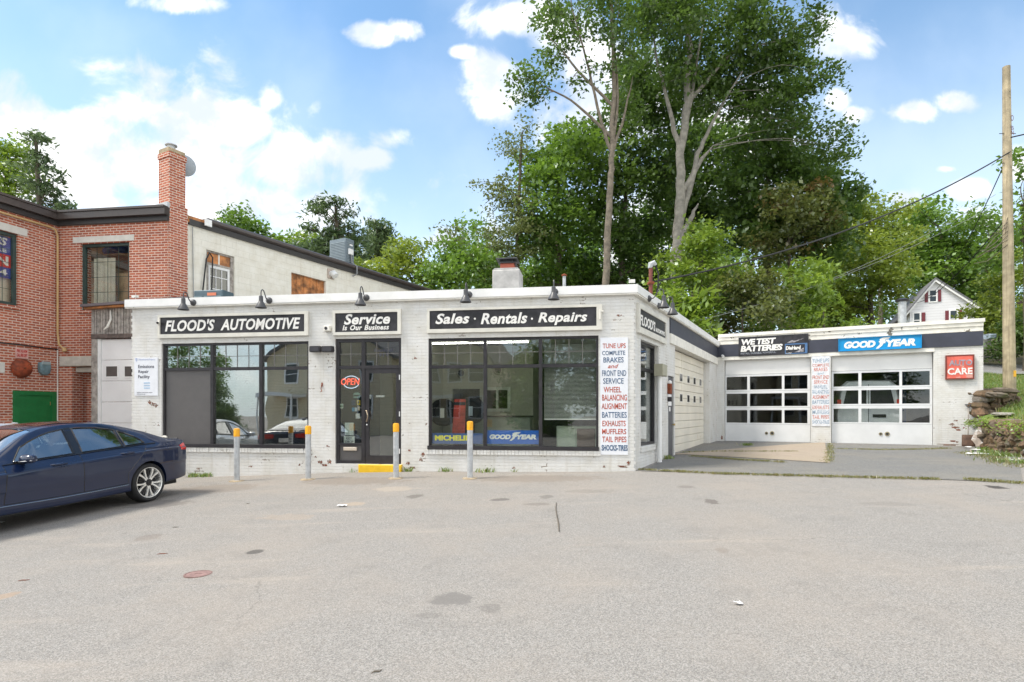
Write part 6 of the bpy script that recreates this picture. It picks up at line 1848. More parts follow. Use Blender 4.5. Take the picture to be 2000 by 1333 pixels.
w0_, w1_ = Vector((12.05, 13.4)), Vector((13.85, 17.25))
gend = GW.w(GL + .12, .2, 0)
def line_x(y):
    if y < w0_.y: return w0_.x - (w0_.y - y) * .45
    if y < w1_.y: return w0_.x + (w1_.x - w0_.x) * (y - w0_.y) / (w1_.y - w0_.y)
    if y < gend.y + .3: return max(w1_.x, gend.x + .25)
    return gend.x + .25 + (y - gend.y - .3) * .52
rg = random.Random(11)
def lumpy(x, y): return .05 * math.sin(x * 2.1 + y * 1.3) + .04 * math.sin(x * .7 - y * 2.7)
def bz_(x, y, d):
    base = bank_z(x, y) - .10
    if y < w1_.y + .2: base -= .35 * max(0, 1 - d / 1.6)
    elif y < gend.y + 3: base -= .05
    return base + lumpy(x, y)
M_grass = bpy.data.materials.new("grass_soil"); M_grass.use_nodes = True
t_, b_n, co_ = gtex(M_grass)
na = nd(t_, 'ShaderNodeTexNoise', {'Vector': co_, 'Scale': 1.2, 'Detail': 8.0, 'Roughness': .65}).outputs[0]
nb = nd(t_, 'ShaderNodeTexNoise', {'Vector': co_, 'Scale': 40.0, 'Detail': 3.0}).outputs[0]
cc = mixc(t_, ramp(t_, na, .35, .7), (.11, .18, .028), (.21, .21, .06))
cc = mixc(t_, math_(t_, 'MULTIPLY', ramp(t_, nb, .4, .7), .5), cc, (.05, .085, .015))
t_.links.new(cc, b_n.inputs['Base Color']); b_n.inputs['Roughness'].default_value = .95
bn_ = nd(t_, 'ShaderNodeBump', {'Strength': .8, 'Distance': .03, 'Height': nb}); t_.links.new(bn_.outputs[0], b_n.inputs['Normal'])
ys = list(np.arange(8, 28.1, .45)); off_ = [0, .15, .35, .6, .9, 1.3, 1.8, 2.4, 3.2, 4.2, 5.5, 7, 9, 12, 16, 21, 28, 38, 52, 70, 100]
o_ = part('grass_bank', MB().grid([[(line_x(y) + d, y, bz_(line_x(y) + d, y, d)) for d in off_] for y in ys]), M_grass, None, True)
o_['kind'] = 'structure'; o_['label'] = 'sloping grass bank above the stone wall'
M_soil = mat("forest_floor", (.07, .065, .03), .95, var=.4, scale=1.0, bump=.03, bscale=6)
hx = list(np.linspace(-160, 190, 90)); hy = [28.1, 30, 33, 36, 40, 45, 50, 56, 63, 71, 80, 92, 106, 125, 150, 190, 260, 400]
def hill_z(x, y):
    k = smooth01((x + 30) / 42.0)
    return .5 + (bank_z(x, y) - .5) * (.22 + .78 * k) + .25 * lumpy(x * .3, y * .3)
o_ = part('hillside', MB().grid([[(x, y, hill_z(x, y) if y > 28.2 else (bz_(x, y, 9) if x > line_x(28.1) else hill_z(x, y))) for x in hx] for y in hy]), M_soil, None, True)
o_['kind'] = 'structure'; o_['label'] = 'wooded hillside behind the garage'
# lane climbing past the pole
lane = MB()
rows = []
for i in range(13):
    x = 15 + i * 4.0
    row = []
    for j in range(6):
        y = 25.8 + j * 1.35 + (x - 22) * .05
        row.append((x, y, bank_z(x, y) - .02))
    rows.append(row)
lane.grid(rows)
o_ = part('lane', lane, asphalt("lane_asphalt", (.24, .24, .24), (.3, .27, .24), (), .5), None, True); o_['kind'] = 'structure'; o_['label'] = 'grey lane climbing the hill past the utility pole'

# stone retaining walls: courses of rough stones, one wall each
def stone_wall(name, label, p0, p1, z0f, z1, thick, seed, cap=True, size=.26):
    rg = random.Random(seed)
    d = (p1 - p0); Ln = d.length; d = d.normalized(); n = Vector((-d.y, d.x))
    mb = MB(); core = MB()
    z = 0.0
    q = []
    mid = (p0 + p1) / 2
    t = thing(name, label, 'stone wall', (mid.x, mid.y, z0f(mid.x, mid.y)))
    OFF[t.name] = (mid.x, mid.y, z0f(mid.x, mid.y))
    while True:
        h = rg.uniform(size * .5, size * .95)
        s = -.05; top = 0
        while s < Ln:
            w = rg.uniform(size * .55, size * 1.9)
            c = p0 + d * (s + w / 2); zb_ = z0f(c.x, c.y) - .08
            zt = z1(c.x, c.y)
            cz = zb_ + z + h / 2
            if cz < zt - .02:
                for lay in (0.12, thick - .12):
                    cc_ = c + n * (lay + rg.uniform(-.05, .05))
                    m2 = MB().rock((0, 0, 0), w * .60, .22, h * rg.uniform(.5, .75), rg); jz = rg.uniform(-.05, .05)
                    a = math.atan2(d.y, d.x) + rg.uniform(-.25, .25); tl = rg.uniform(-.4, .4)
                    rot = Matrix.Rotation(a, 3, 'Z') @ Matrix.Rotation(tl, 3, 'Y')
                    i = len(mb.v)
                    for v in m2.v:
                        r2 = rot @ Vector(v); mb.v.append((cc_.x + r2.x, cc_.y + r2.y, cz + jz + r2.z))
                    mb.f += [tuple(i + k for k in f) for f in m2.f]
                top += 1
            s += w
        z += h
        if top == 0: break
    st_ = part('stones', mb, M_stone, t)
    for k in range(16):
        a = p0 + d * (Ln * k / 16) + n * .1; b = p0 + d * (Ln * (k + 1) / 16) + n * .1
        zt = min(z1(a.x, a.y), z1(b.x, b.y)) - .10
        c = a + n * (thick - .2); e = b + n * (thick - .2)
        zb_ = z0f(a.x, a.y) - .2
        core.v += [(a.x, a.y, zb_), (b.x, b.y, zb_), (e.x, e.y, zb_), (c.x, c.y, zb_), (a.x, a.y, zt), (b.x, b.y, zt), (e.x, e.y, zt), (c.x, c.y, zt)]
        i = len(core.v) - 8
        core.f += [tuple(i + k2 for k2 in f) for f in ((0, 3, 2, 1), (4, 5, 6, 7), (0, 1, 5, 4), (2, 3, 7, 6))]
    part('earth_core', core, M_soil, t)
    return t

M_stone = bpy.data.materials.new("brown_field_stone"); M_stone.use_nodes = True
t_, b_n, co_ = gtex(M_stone)
isl = nd(t_, 'ShaderNodeNewGeometry').outputs['Random Per Island']
na = nd(t_, 'ShaderNodeTexNoise', {'Vector': co_, 'Scale': 7.0, 'Detail': 8.0, 'Roughness': .7}).outputs[0]
nc_ = nd(t_, 'ShaderNodeTexNoise', {'Vector': co_, 'Scale': 2.2, 'Detail': 5.0, 'Roughness': .6}).outputs[0]
cc = nd(t_, 'ShaderNodeValToRGB', {0: isl})
cc.color_ramp.elements[0].color = (.15, .10, .06, 1); cc.color_ramp.elements[1].color = (.22, .21, .195, 1)
e2 = cc.color_ramp.elements.new(.35); e2.color = (.23, .145, .08, 1)
e2 = cc.color_ramp.elements.new(.6); e2.color = (.17, .15, .12, 1)
e2 = cc.color_ramp.elements.new(.8); e2.color = (.27, .165, .10, 1)
c2 = mixc(t_, ramp(t_, na, .35, .7), cc.outputs[0], (.10, .075, .05))
c2 = mixc(t_, math_(t_, 'MULTIPLY', ramp(t_, nc_, .55, .7), .7), c2, (.10, .12, .03))
t_.links.new(c2, b_n.inputs['Base Color']); b_n.inputs['Roughness'].default_value = .92
bn_ = nd(t_, 'ShaderNodeBump', {'Strength': .9, 'Distance': .03, 'Height': na}); t_.links.new(bn_.outputs[0], b_n.inputs['Normal'])
low_top = lambda x, y: 1.36 + (y - 15.5) * .05
stone_wall('stone_wall', 'lower rough brown stone wall at the right edge holding the grass bank', Vector((13.95, 17.15)), Vector((10.6, 10.2)), ground_z, low_top, .55, 4, size=.21)
ua = GW.w(GL - .08, -.20, 0); ub = Vector((17.2, 19.4))
stone_wall('stone_wall', 'upper flat topped stone wall joining the garage corner below the utility pole', Vector((ua.x, ua.y - .02)), Vector((15.9, 18.25)), lambda x, y: ground_z(x, y) if x < 14.3 else 1.4, lambda x, y: 2.25, .6, 9)
rg = random.Random(21)
for k, (u, v, y) in enumerate(((1937, 778, 17.9), (1952, 774, 18.1), (1962, 783, 17.8), (1945, 784, 17.6), (1968, 777, 18.3))):
    p = at_depth(u, v, y)
    mb = MB().rock((0, 0, .06), rg.uniform(.28, .4), .25, .085, rg, 9, 5)
    o_ = solo('flat_stone', mb, M_stone, ('flat slab stone on the end of the upper wall', 'flat slab stone lying topmost on the upper wall', 'flat slab stone low on the grass edge of the upper wall', 'flat slab stone under the topmost slab of the upper wall', 'flat slab stone at the far right of the upper wall')[k], 'stone', group='loose slabs on the upper wall')
    o_.location = (p.x, p.y, 2.12 + .10 * (k % 3) - .05 * (k == 2)); o_.rotation_euler = (rg.uniform(-.1, .1), rg.uniform(-.12, .12), rg.uniform(0, 3))
p = at_depth(1958, 795, 16.6)
o_ = solo('flat_stone', MB().rock((0, 0, .0), .26, .18, .05, rg, 9, 5), mat("pale_slab", (.33, .31, .27), .9, var=.15), 'long pale slab lying in the grass between the two stone walls', 'stone')
o_.location = (p.x, p.y, bz_(p.x, p.y, p.x - line_x(p.y)) + .06)

# ---------------------------------------------------------------- utility pole and wires
zP = 19.6
pb_ = at_depth(1972, 764, zP)
gz_ = bz_(pb_.x, pb_.y, pb_.x - line_x(pb_.y))
pt_ = at_depth(1965.5, 131, zP)
pole = thing('utility_pole', 'tall bare tan wooden utility pole standing on the grass bank at the right', 'utility pole', (pb_.x, pb_.y, gz_))
dx_ = pt_.x - pb_.x; hP = pt_.z - gz_
pts = [(dx_ * k / 12, 0, -.4 + (hP + .4) * k / 12) for k in range(13)]
part('shaft', MB().tube(pts, [.185 - .075 * k / 12 for k in range(13)], 20), M_poleW, pole, 40)
part('reflector_strip', MB().box(-.02, .06, -.19, -.15, at_depth(1976, 737, zP).z - gz_, at_depth(1976, 725, zP).z - gz_), mat("amber_reflector", (.85, .45, .02), .4), pole)
hz1 = at_depth(1966, 262, zP).z - gz_
xk = dx_ * (hz1 / hP)
part('bolt', MB().tube([(xk - .28, -.02, hz1), (xk + .28, -.02, hz1)], .012, 6).tube([(xk - .2, -.03, hz1 - 1.0), (xk + .2, -.03, hz1 - 1.0)], .012, 6), M_lamp, pole)
for vv in (183, 195, 300, 330):
    zz = at_depth(1966, vv, zP).z - gz_
    part('drill_hole', MB().lathe([(.014, 0), (.012, .004)], (dx_ * zz / hP + .01, -.115 - .06 * (1 - zz / hP), zz), 8, 'Y'), M_dframe, pole)
for nm, v0, v1 in (("O", 240, 229), ("B", 258, 250), ("N", 267, 259)):
    zz0 = at_depth(1966, v0, zP).z - gz_; zz1 = at_depth(1966, v1, zP).z - gz_
    xx = dx_ * zz0 / hP
    part('branded_mark', text_mb(nm, xx + .03, xx + .12, zz0, zz1, -.112 - .06 * (1 - zz0 / hP), thick=.004), mat("brand_brown", (.15, .05, .03), .8), pole)


def wire(p, q, sag, n=24):
    out = []
    for i in range(n + 1):
        t = i / n; a = p.lerp(q, t); out.append(a - Vector((0, 0, 4 * sag * t * (1 - t))))
    return out
pk = Vector((pb_.x + xk * .9, pb_.y - .1, 0))
attach = Vector((pk.x, pk.y, at_depth(1960, 300, zP).z))
solo('service_cable', MB().tube(wire(MAST, attach, .55), .022, 7), M_cable, 'thick black service cable sagging from the roof mast up to the utility pole', 'cable', True)
hu = at_depth(1905, 396, 34); far = at_depth(1735, 610, 50)
solo('service_cable', MB().tube(wire(attach, at_depth(1800, 583, 52), 1.2), .018, 6), M_cable, 'thin black cable running from the pole down towards the white house', 'cable', True)
a2 = Vector((pk.x, pk.y, at_depth(1960, 420, zP).z))
solo('service_cable', MB().tube(wire(a2, at_depth(1790, 592, 53), .6), .02, 6), M_cable, 'low black cable from the pole towards the white house gable', 'cable', True)
b1 = at_depth(1330, 622, 26); b2 = at_depth(1300, 640, 24)
solo('phone_wire', MB().tube(wire(at_depth(1945, 380, 24), b1 + Vector((0, 0, -.1)), .8), .009, 5), M_cable2, 'upper thin grey wire crossing in front of the bushes', 'wire', True, 'thin wires over the garage')
solo('phone_wire', MB().tube(wire(at_depth(1945, 400, 24), b2, .6), .009, 5), M_cable2, 'lower thin grey wire crossing in front of the bushes', 'wire', True, 'thin wires over the garage')
solo('street_cable', MB().tube(wire(Vector((pk.x, pk.y, at_depth(1967, 272, zP).z)), Vector((pk.x + 20, pk.y - 16, at_depth(1967, 272, zP).z + 2)), .5), .022, 6), M_cable, 'black street cable leaving the pole to the right', 'cable', True)
tn = MB()
rg = random.Random(8)
for k in range(7):
    z0_ = at_depth(1958, 425 + k * 9, zP).z
    tn.tube([(pk.x - .05, pk.y, z0_), (pk.x - .3 - k * .08, pk.y + rg.uniform(-.1, .1), z0_ - .35 - rg.uniform(0, .25)), (pk.x - .6 - .1 * k, pk.y, z0_ - .5 - rg.uniform(0, .4))], .012, 5)
solo('dead_vine', tn, M_bark3, 'dead vine stems tangled on the cable just left of the pole', 'vine')

# ---------------------------------------------------------------- the white house up the hill
zH = 56.0
hl = at_depth(1777, 628, zH); hr = at_depth(1905, 628, zH)
HF = Frame(hl.x, hl.y, -24.0)
hW = HF.s(1905)
zE = HF.at(1905, 597)[1]; zA = HF.at(1826, 547)[1]; zG = hl.z - 4.5
house = thing('white_house', 'white clapboard house with burgundy shutters and a steep gable up the hill', 'house', (hl.x, hl.y, zG))
M_clap = bpy.data.materials.new("white_clapboard"); M_clap.use_nodes = True
t_, b_n, co_ = gtex(M_clap)
wv = nd(t_, 'ShaderNodeTexWave', {'Vector': co_, 'Scale': 1.25}, wave_type='BANDS', bands_direction='Z', wave_profile='SAW').outputs[1]
nn = nd(t_, 'ShaderNodeTexNoise', {'Vector': co_, 'Scale': 1.0, 'Detail': 5.0}).outputs[0]
c2 = mixc(t_, ramp(t_, wv, .0, .15), (.5, .5, .52), (.78, .78, .80)); c2 = mixc(t_, math_(t_, 'MULTIPLY', nn, .15), c2, (.6, .6, .6))
t_.links.new(c2, b_n.inputs['Base Color']); b_n.inputs['Roughness'].default_value = .6
bn_ = nd(t_, 'ShaderNodeBump', {'Strength': .6, 'Distance': .02, 'Height': wv}); t_.links.new(bn_.outputs[0], b_n.inputs['Normal'])
uA = HF.s(1826)
gable = [(0, zG), (hW, zG), (hW, zE), (uA, zA), (0, zE)]
fpart('gable_wall', MB().prism(gable, 0, 11), M_clap, house, HF)
rt = MB()
ov = .45
def slope(xa, za, xb, zb, th=.16):
    rt.prism([(xa, za), (xb, zb), (xb, zb + th), (xa, za + th)], -.35, 11.3)
k1 = (zA - zE) / uA; k2 = (zA - zE) / (hW - uA)
slope(-ov, zE - k1 * ov + .02, uA, zA + .02); slope(uA + .001, zA + .02, hW + ov, zE - k2 * ov + .02)
fpart('roof', rt, mat("grey_shingles", (.14, .14, .15), .9, var=.2), house, HF)
fpart('rake_trim', MB().prism([(-ov, zE - k1 * ov - .22), (uA, zA - .22), (uA, zA + .015), (-ov, zE - k1 * ov + .015)], -.30, -.004).prism([(uA + .002, zA - .22), (hW + ov, zE - k2 * ov - .22), (hW + ov, zE - k2 * ov + .015), (uA + .002, zA + .015)], -.30, -.004), M_trim, house, HF)
M_shut = mat("burgundy_shutter", (.16, .025, .035), .6)
for (u0, u1, v0, v1, shl, shr) in ((1816, 1828, 568.5, 589.5, (1806, 1812), (1832, 1838)), (1785, 1796, 613, 640, None, (1800, 1807)), (1856, 1868.5, 608, 640, (1846, 1853), (1873, 1879))):
    a, b = HF.s(u0), HF.s(u1); z1_, z0_ = HF.at(u0, v0)[1], HF.at(u0, v1)[1]
    wn = fpart('window', MB().wall(a - .12, b + .12, z0_ - .1, z1_ + .12, -.06, -.003, [(a, b, z0_, z1_)]).box(a, b, -.05, -.01, (z0_ + z1_) / 2 - .04, (z0_ + z1_) / 2 + .04), M_trim, house, HF)
    part('pane', MB().box(a, b, -.03, -.008, z0_, (z0_ + z1_) / 2 - .041).box(a, b, -.03, -.008, (z0_ + z1_) / 2 + .041, z1_), mat("dark_pane", (.03, .04, .045), .08), wn)
    for s_ in (shl, shr):
        if s_: part('shutter', MB().cbox(HF.s(s_[0]), HF.s(s_[1]), -.07, -.004, z0_ - .05, z1_ + .05, .01), M_shut, wn)
# a dark-roofed house at the right edge
pe = at_depth(1988, 600, 34)
eh = thing('cottage', 'corner of a cream cottage with a dark overhanging roof at the right edge', 'house', (pe.x + .5, pe.y, pe.z - 3.6), -42)
part('wall', MB().box(.35, 8, 0, 6, 0, 4.2), mat("cream_wall", (.5, .47, .38), .8), eh)
part('roof', MB().prism([(-.35, 3.6), (4, 5.8), (4, 6.0), (-.45, 3.85)], -.5, 6.5), mat("brown_roof", (.05, .035, .03), .8), eh)
pf = at_depth(1933, 680, 29)
t = thing('trailer', 'small pale stack of things with a blue tarp by the lane, just right of the garage', 'lumber stack', (pf.x, pf.y, pf.z - .1))
part('boards', MB().cbox(-.5, .1, 0, .8, 0, .3).cbox(-.45, .12, .05, .8, .31, .55), mat("pale_boards", (.35, .34, .32), .8, var=.3), t)
part('tarp', MB().cbox(-.1, .3, -.1, .4, .56, .8, .05), mat("pale_blue_tarp", (.35, .42, .5), .5, var=.3), t)
t['label'] = 'pale stack of boards under a light tarp by the lane right of the garage'; t.name = 'lumber_stack'; t['category'] = 'lumber stack'

# shovel, board, litter at the garage corner
s_, z_ = GW.at(1891, 873, -.25)
q = GW.w(s_, -.28, 0); gq = ground_z(q.x, q.y)
t = thing_on(GW, s_, -.28, gq, 'shovel', 'old rusty shovel leaning against the garage wall', 'shovel')
zt3 = GW.at(1892, 791, -.08)[1]
hd = [(s_ + .0, -.22, gq + .30), (s_ + .02, -.16, gq + .8), (s_ + .04, -.07, zt3 - .10)]
part('shaft', MB().tube(hd, .017, 8), M_wood, t, True)
part('grip', MB().tube([(s_ + .04, -.07, zt3 - .10), (s_ - .01, -.062, zt3 - .04), (s_ - .03, -.06, zt3)], .012, 7).tube([(s_ + .04, -.07, zt3 - .10), (s_ + .08, -.062, zt3 - .04), (s_ + .10, -.06, zt3)], .012, 7).tube([(s_ - .05, -.06, zt3), (s_ + .12, -.06, zt3)], .016, 8), M_lamp, t, True)
bld = MB()
rws = []
for i in range(6):
    v = i / 5
    zz = gq + .36 - .36 * v; yy = -.21 - .10 * v; hw = .15 + .02 * v
    rws.append([(s_ + a * hw, yy - .02 + .025 * a * a, zz) for a in (-1, -.6, -.2, .2, .6, 1)])
bld.grid(rws); bld.tube([(s_ - .14, -.21, gq + .36), (s_ + .14, -.21, gq + .36)], .012, 6)
ob = part('blade', bld, mat("rusty_blade", (.10, .055, .035), .7, var=.3), t, True)
sm2 = ob.modifiers.new('thick', 'SOLIDIFY'); sm2.thickness = .006
s0_ = GW.s(1890, -.3); s1_ = GW.s(1916, -.3)
t = thing_on(GW, s0_, -.3, gq, 'leaning_board', 'torn pale triangular board leaning between the shovel and the stone wall', 'board')
zt4 = GW.at(1914, 828, -.1)[1]
part('sheet', MB().prism([(s0_, gq + .01), (s1_ + .05, gq + .02), (s1_ + .02, zt4), (s1_ - .12, zt4 - .22)], -.30, -.275), mat("torn_card", (.50, .42, .36), .8, var=.25, scale=3, spots=((.75, .73, .7), .52, 2.5)), t)
ob = t.children[-1]
for v_ in ob.data.vertices: v_.co.y += .16 * (v_.co.z) / 1.2
for k, (u, v, w, lb_) in enumerate(((1911, 889, .28, 'large white torn scrap lying by the stone wall'), (1888, 876, .10, 'small white scrap at the foot of the shovel'), (1905, 881, .14, 'white scrap between the board and the larger torn scrap'), (1971, 903, .12, 'small grey white scrap under the right part of the stone wall'))):
    p = gp(u, v)
    mb = MB().grid([[(-w + w * 2 * i / 5 + rg.uniform(-.02, .02), -.09 + .18 * j / 3, rg.uniform(.005, .04)) for j in range(4)] for i in range(6)])
    o_ = solo('paper_scrap', mb, M_paper, lb_, 'litter', True, 'paper scraps by the stone wall')
    o_.location = (p.x, p.y, p.z + .02)
for nm, u, v, w, h, lb_ in (('paper_scrap', 668, 990, .07, .04, 'crumpled white and blue wrapper on the asphalt in front of the entrance'), ('paper_scrap', 1442, 1182, .03, .02, 'tiny white paper chip lying alone on the right asphalt'), ('paper_scrap', 1, 1023, .05, .03, 'white scrap on the asphalt under the blue car at the left edge')):
    p = gp(u, v)
    mb = MB().grid([[(-w + w * 2 * i / 5, -h + 2 * h * j / 3, rg.uniform(.002, .02)) for j in range(4)] for i in range(6)])
    o_ = solo(nm, mb, M_paper, lb_, 'litter', True)
    o_.location = (p.x, p.y, p.z + .012)
pts = [gp(1087, 983), gp(1085.5, 995), gp(1088, 1010), gp(1091, 1025), gp(1092, 1040)]
pts = [p + Vector((0, 0, .012)) for p in pts]
solo('twig', MB().tube(pts, [.004, .006, .007, .008, .005], 6), M_bark3, 'long thin curved dark twig on the asphalt before the service list sign', 'twig', True)
TW = [(317, 1083, .07, 'brown twig on the asphalt right of the reddish round cover, upper left'), (343, 1031, .05, 'short brown twig on the asphalt below the rear wheel of the blue car'), (46, 1135, .06, 'reddish twig at the far left of the asphalt'), (736, 1314, .05, 'black scrap of bark near the bottom centre of the asphalt'), (484, 985, .04, 'dark chip on the asphalt in front of the leftmost bollard')]
for u, v, w, lb_ in TW:
    p = gp(u, v); a = rg.uniform(.2, .7)
    w *= .75; mb = MB().tube([(-w, 0, .005), (-w * .3, .008, .008), (w * .4, -.006, .007), (w, .01, .005)], [.002, .0045, .004, .002], 6)
    o_ = solo('twig', mb, M_rust if 'red' in lb_ else M_bark3, lb_, 'twig', True)
    o_.location = p; o_.rotation_euler = (0, 0, a)
p = gp(387, 1122)
rc = (gp(411, 1122) - p).length
t = thing('utility_cover', 'small round reddish iron cover set in the asphalt', 'utility cover', tuple(p))
part('ring', MB().lathe([(rc * 1.0, -.02), (rc * 1.0, .006), (rc * .9, .008), (rc * .88, .003)], n=28), mat("dusty_red_iron", (.22, .135, .12), .8, var=.2, scale=20), t)
part('lid', MB().lathe([(rc * .86, -.01), (rc * .86, .005), (.01, .006)], n=28).box(-.03, .03, -.008, .008, .0061, .010), mat("dusty_red_lid", (.25, .155, .14), .8, var=.2, scale=25), t)

# ================================================================ trees
LM = {
    'dark': leaf_mat("dark_maple_leaves", (.046, .092, .016), (.14, .235, .036)),
    'mid': leaf_mat("green_maple_leaves", (.060, .13, .016), (.20, .33, .038)),
    'bright': leaf_mat("bright_green_leaves", (.095, .18, .018), (.29, .40, .045)),
    'yellow': leaf_mat("yellow_green_leaves", (.12, .19, .020), (.33, .40, .05)),
    'olive': leaf_mat("olive_brown_leaves", (.070, .10, .022), (.18, .20, .042), (.24, .14, .04)),
    'pale': leaf_mat("pale_fine_leaves", (.085, .125, .036), (.21, .24, .075)),
    'pine': leaf_mat("pine_needles", (.048, .088, .036), (.14, .20, .075)),
}


def leaf_mesh(name, clusters, size, rng, m, layers=3.0, elong=1.5, droop=.35, clump=60, odd=0.0, spread=.55):
    """clusters: (centre Vector, rx, ry, rz, factor). Leaves are small folded faces gathered in sprays through each volume."""
    P = []; T = []; O = []
    for (c, rx, ry, rz, k) in clusters:
        n = int(layers * 1.5 * k * math.pi * rx * rz / (size * size * elong * .5) * (1 + .35 * ry / max(rx, .1)))
        nc = max(int(n / clump), 3)
        d = rng.normal(size=(nc, 3)); d /= np.linalg.norm(d, axis=1)[:, None]
        rad = rng.random(nc) ** .42
        ctr = np.array(c) + d * rad[:, None] * np.array([rx, ry, rz])
        tint = np.clip(rng.normal(.45, .22, nc) + .22 * d[:, 2] * 0, 0, 1)
        od = (rng.random(nc) < odd) * rng.uniform(.5, 1, nc)
        per = rng.poisson(clump, nc) + 4
        idx = np.repeat(np.arange(nc), per)
        N = len(idx)
        sp = size * 2.9 * spread / .55
        csz = rng.uniform(.75, 1.45, nc)[idx][:, None]
        aa = rng.random(N) * 2 * math.pi; rr = np.sqrt(rng.random(N)) * 1.55
        off = np.stack([np.cos(aa) * rr, np.sin(aa) * rr, rng.normal(0, .34, N)], 1) * sp * csz
        r2 = (off[:, 0] ** 2 + off[:, 1] ** 2) / (sp * sp)
        off[:, 2] -= droop * sp * .35 * r2
        P.append(ctr[idx] + off); T.append(np.clip(tint[idx] + rng.normal(0, .10, N), 0, 1)); O.append(od[idx])
    P = np.concatenate(P); T = np.concatenate(T); O = np.concatenate(O)
    N = len(P)
    # leaf axes: mostly flat with a droop, random heading
    th = rng.random(N) * 2 * math.pi
    tilt = rng.normal(-.35, .45, N)
    ax = np.stack([np.cos(th) * np.cos(tilt), np.sin(th) * np.cos(tilt), np.sin(tilt)], 1)
    up = np.stack([rng.normal(0, .55, N), rng.normal(0, .55, N), np.ones(N)], 1)
    sd = np.cross(up, ax); sd /= np.linalg.norm(sd, axis=1)[:, None] + 1e-9
    nr = np.cross(ax, sd)
    s = size * rng.uniform(.65, 1.25, N)[:, None]
    w = s * .5 * .95; l = s * elong * .5
    fold = nr * s * .12
    V = np.empty((N, 4, 3))
    V[:, 0] = P - ax * l; V[:, 1] = P + sd * w + fold; V[:, 2] = P + ax * l; V[:, 3] = P - sd * w + fold
    me = bpy.data.meshes.new(name)
    me.vertices.add(N * 4); me.vertices.foreach_set('co', V.reshape(-1))
    me.loops.add(N * 4); me.loops.foreach_set('vertex_index', np.arange(N * 4, dtype=np.int32))
    me.polygons.add(N); me.polygons.foreach_set('loop_start', np.arange(0, N * 4, 4, dtype=np.int32)); me.polygons.foreach_set('loop_total', np.full(N, 4, dtype=np.int32))
    me.update()
    for nm, arr in (('tint', T), ('odd', O)):
        at = me.attributes.new(nm, 'FLOAT', 'FACE'); at.data.foreach_set('value', arr.astype(np.float32))
    me.materials.append(m)
    return me


def branch_path(a, b, rng, bow=.12, n=7):
    a = Vector(a); b = Vector(b); L_ = (b - a).length
    side = Vector((rng.normal(), rng.normal(), rng.normal() * .3)) * L_ * bow * .5
    out = []
    for i in range(n):
        t = i / (n - 1)
        out.append(a.lerp(b, t) + side * math.sin(math.pi * t) + Vector((0, 0, 1)) * L_ * .10 * math.sin(math.pi * t))
    return out

TOTAL = [0]


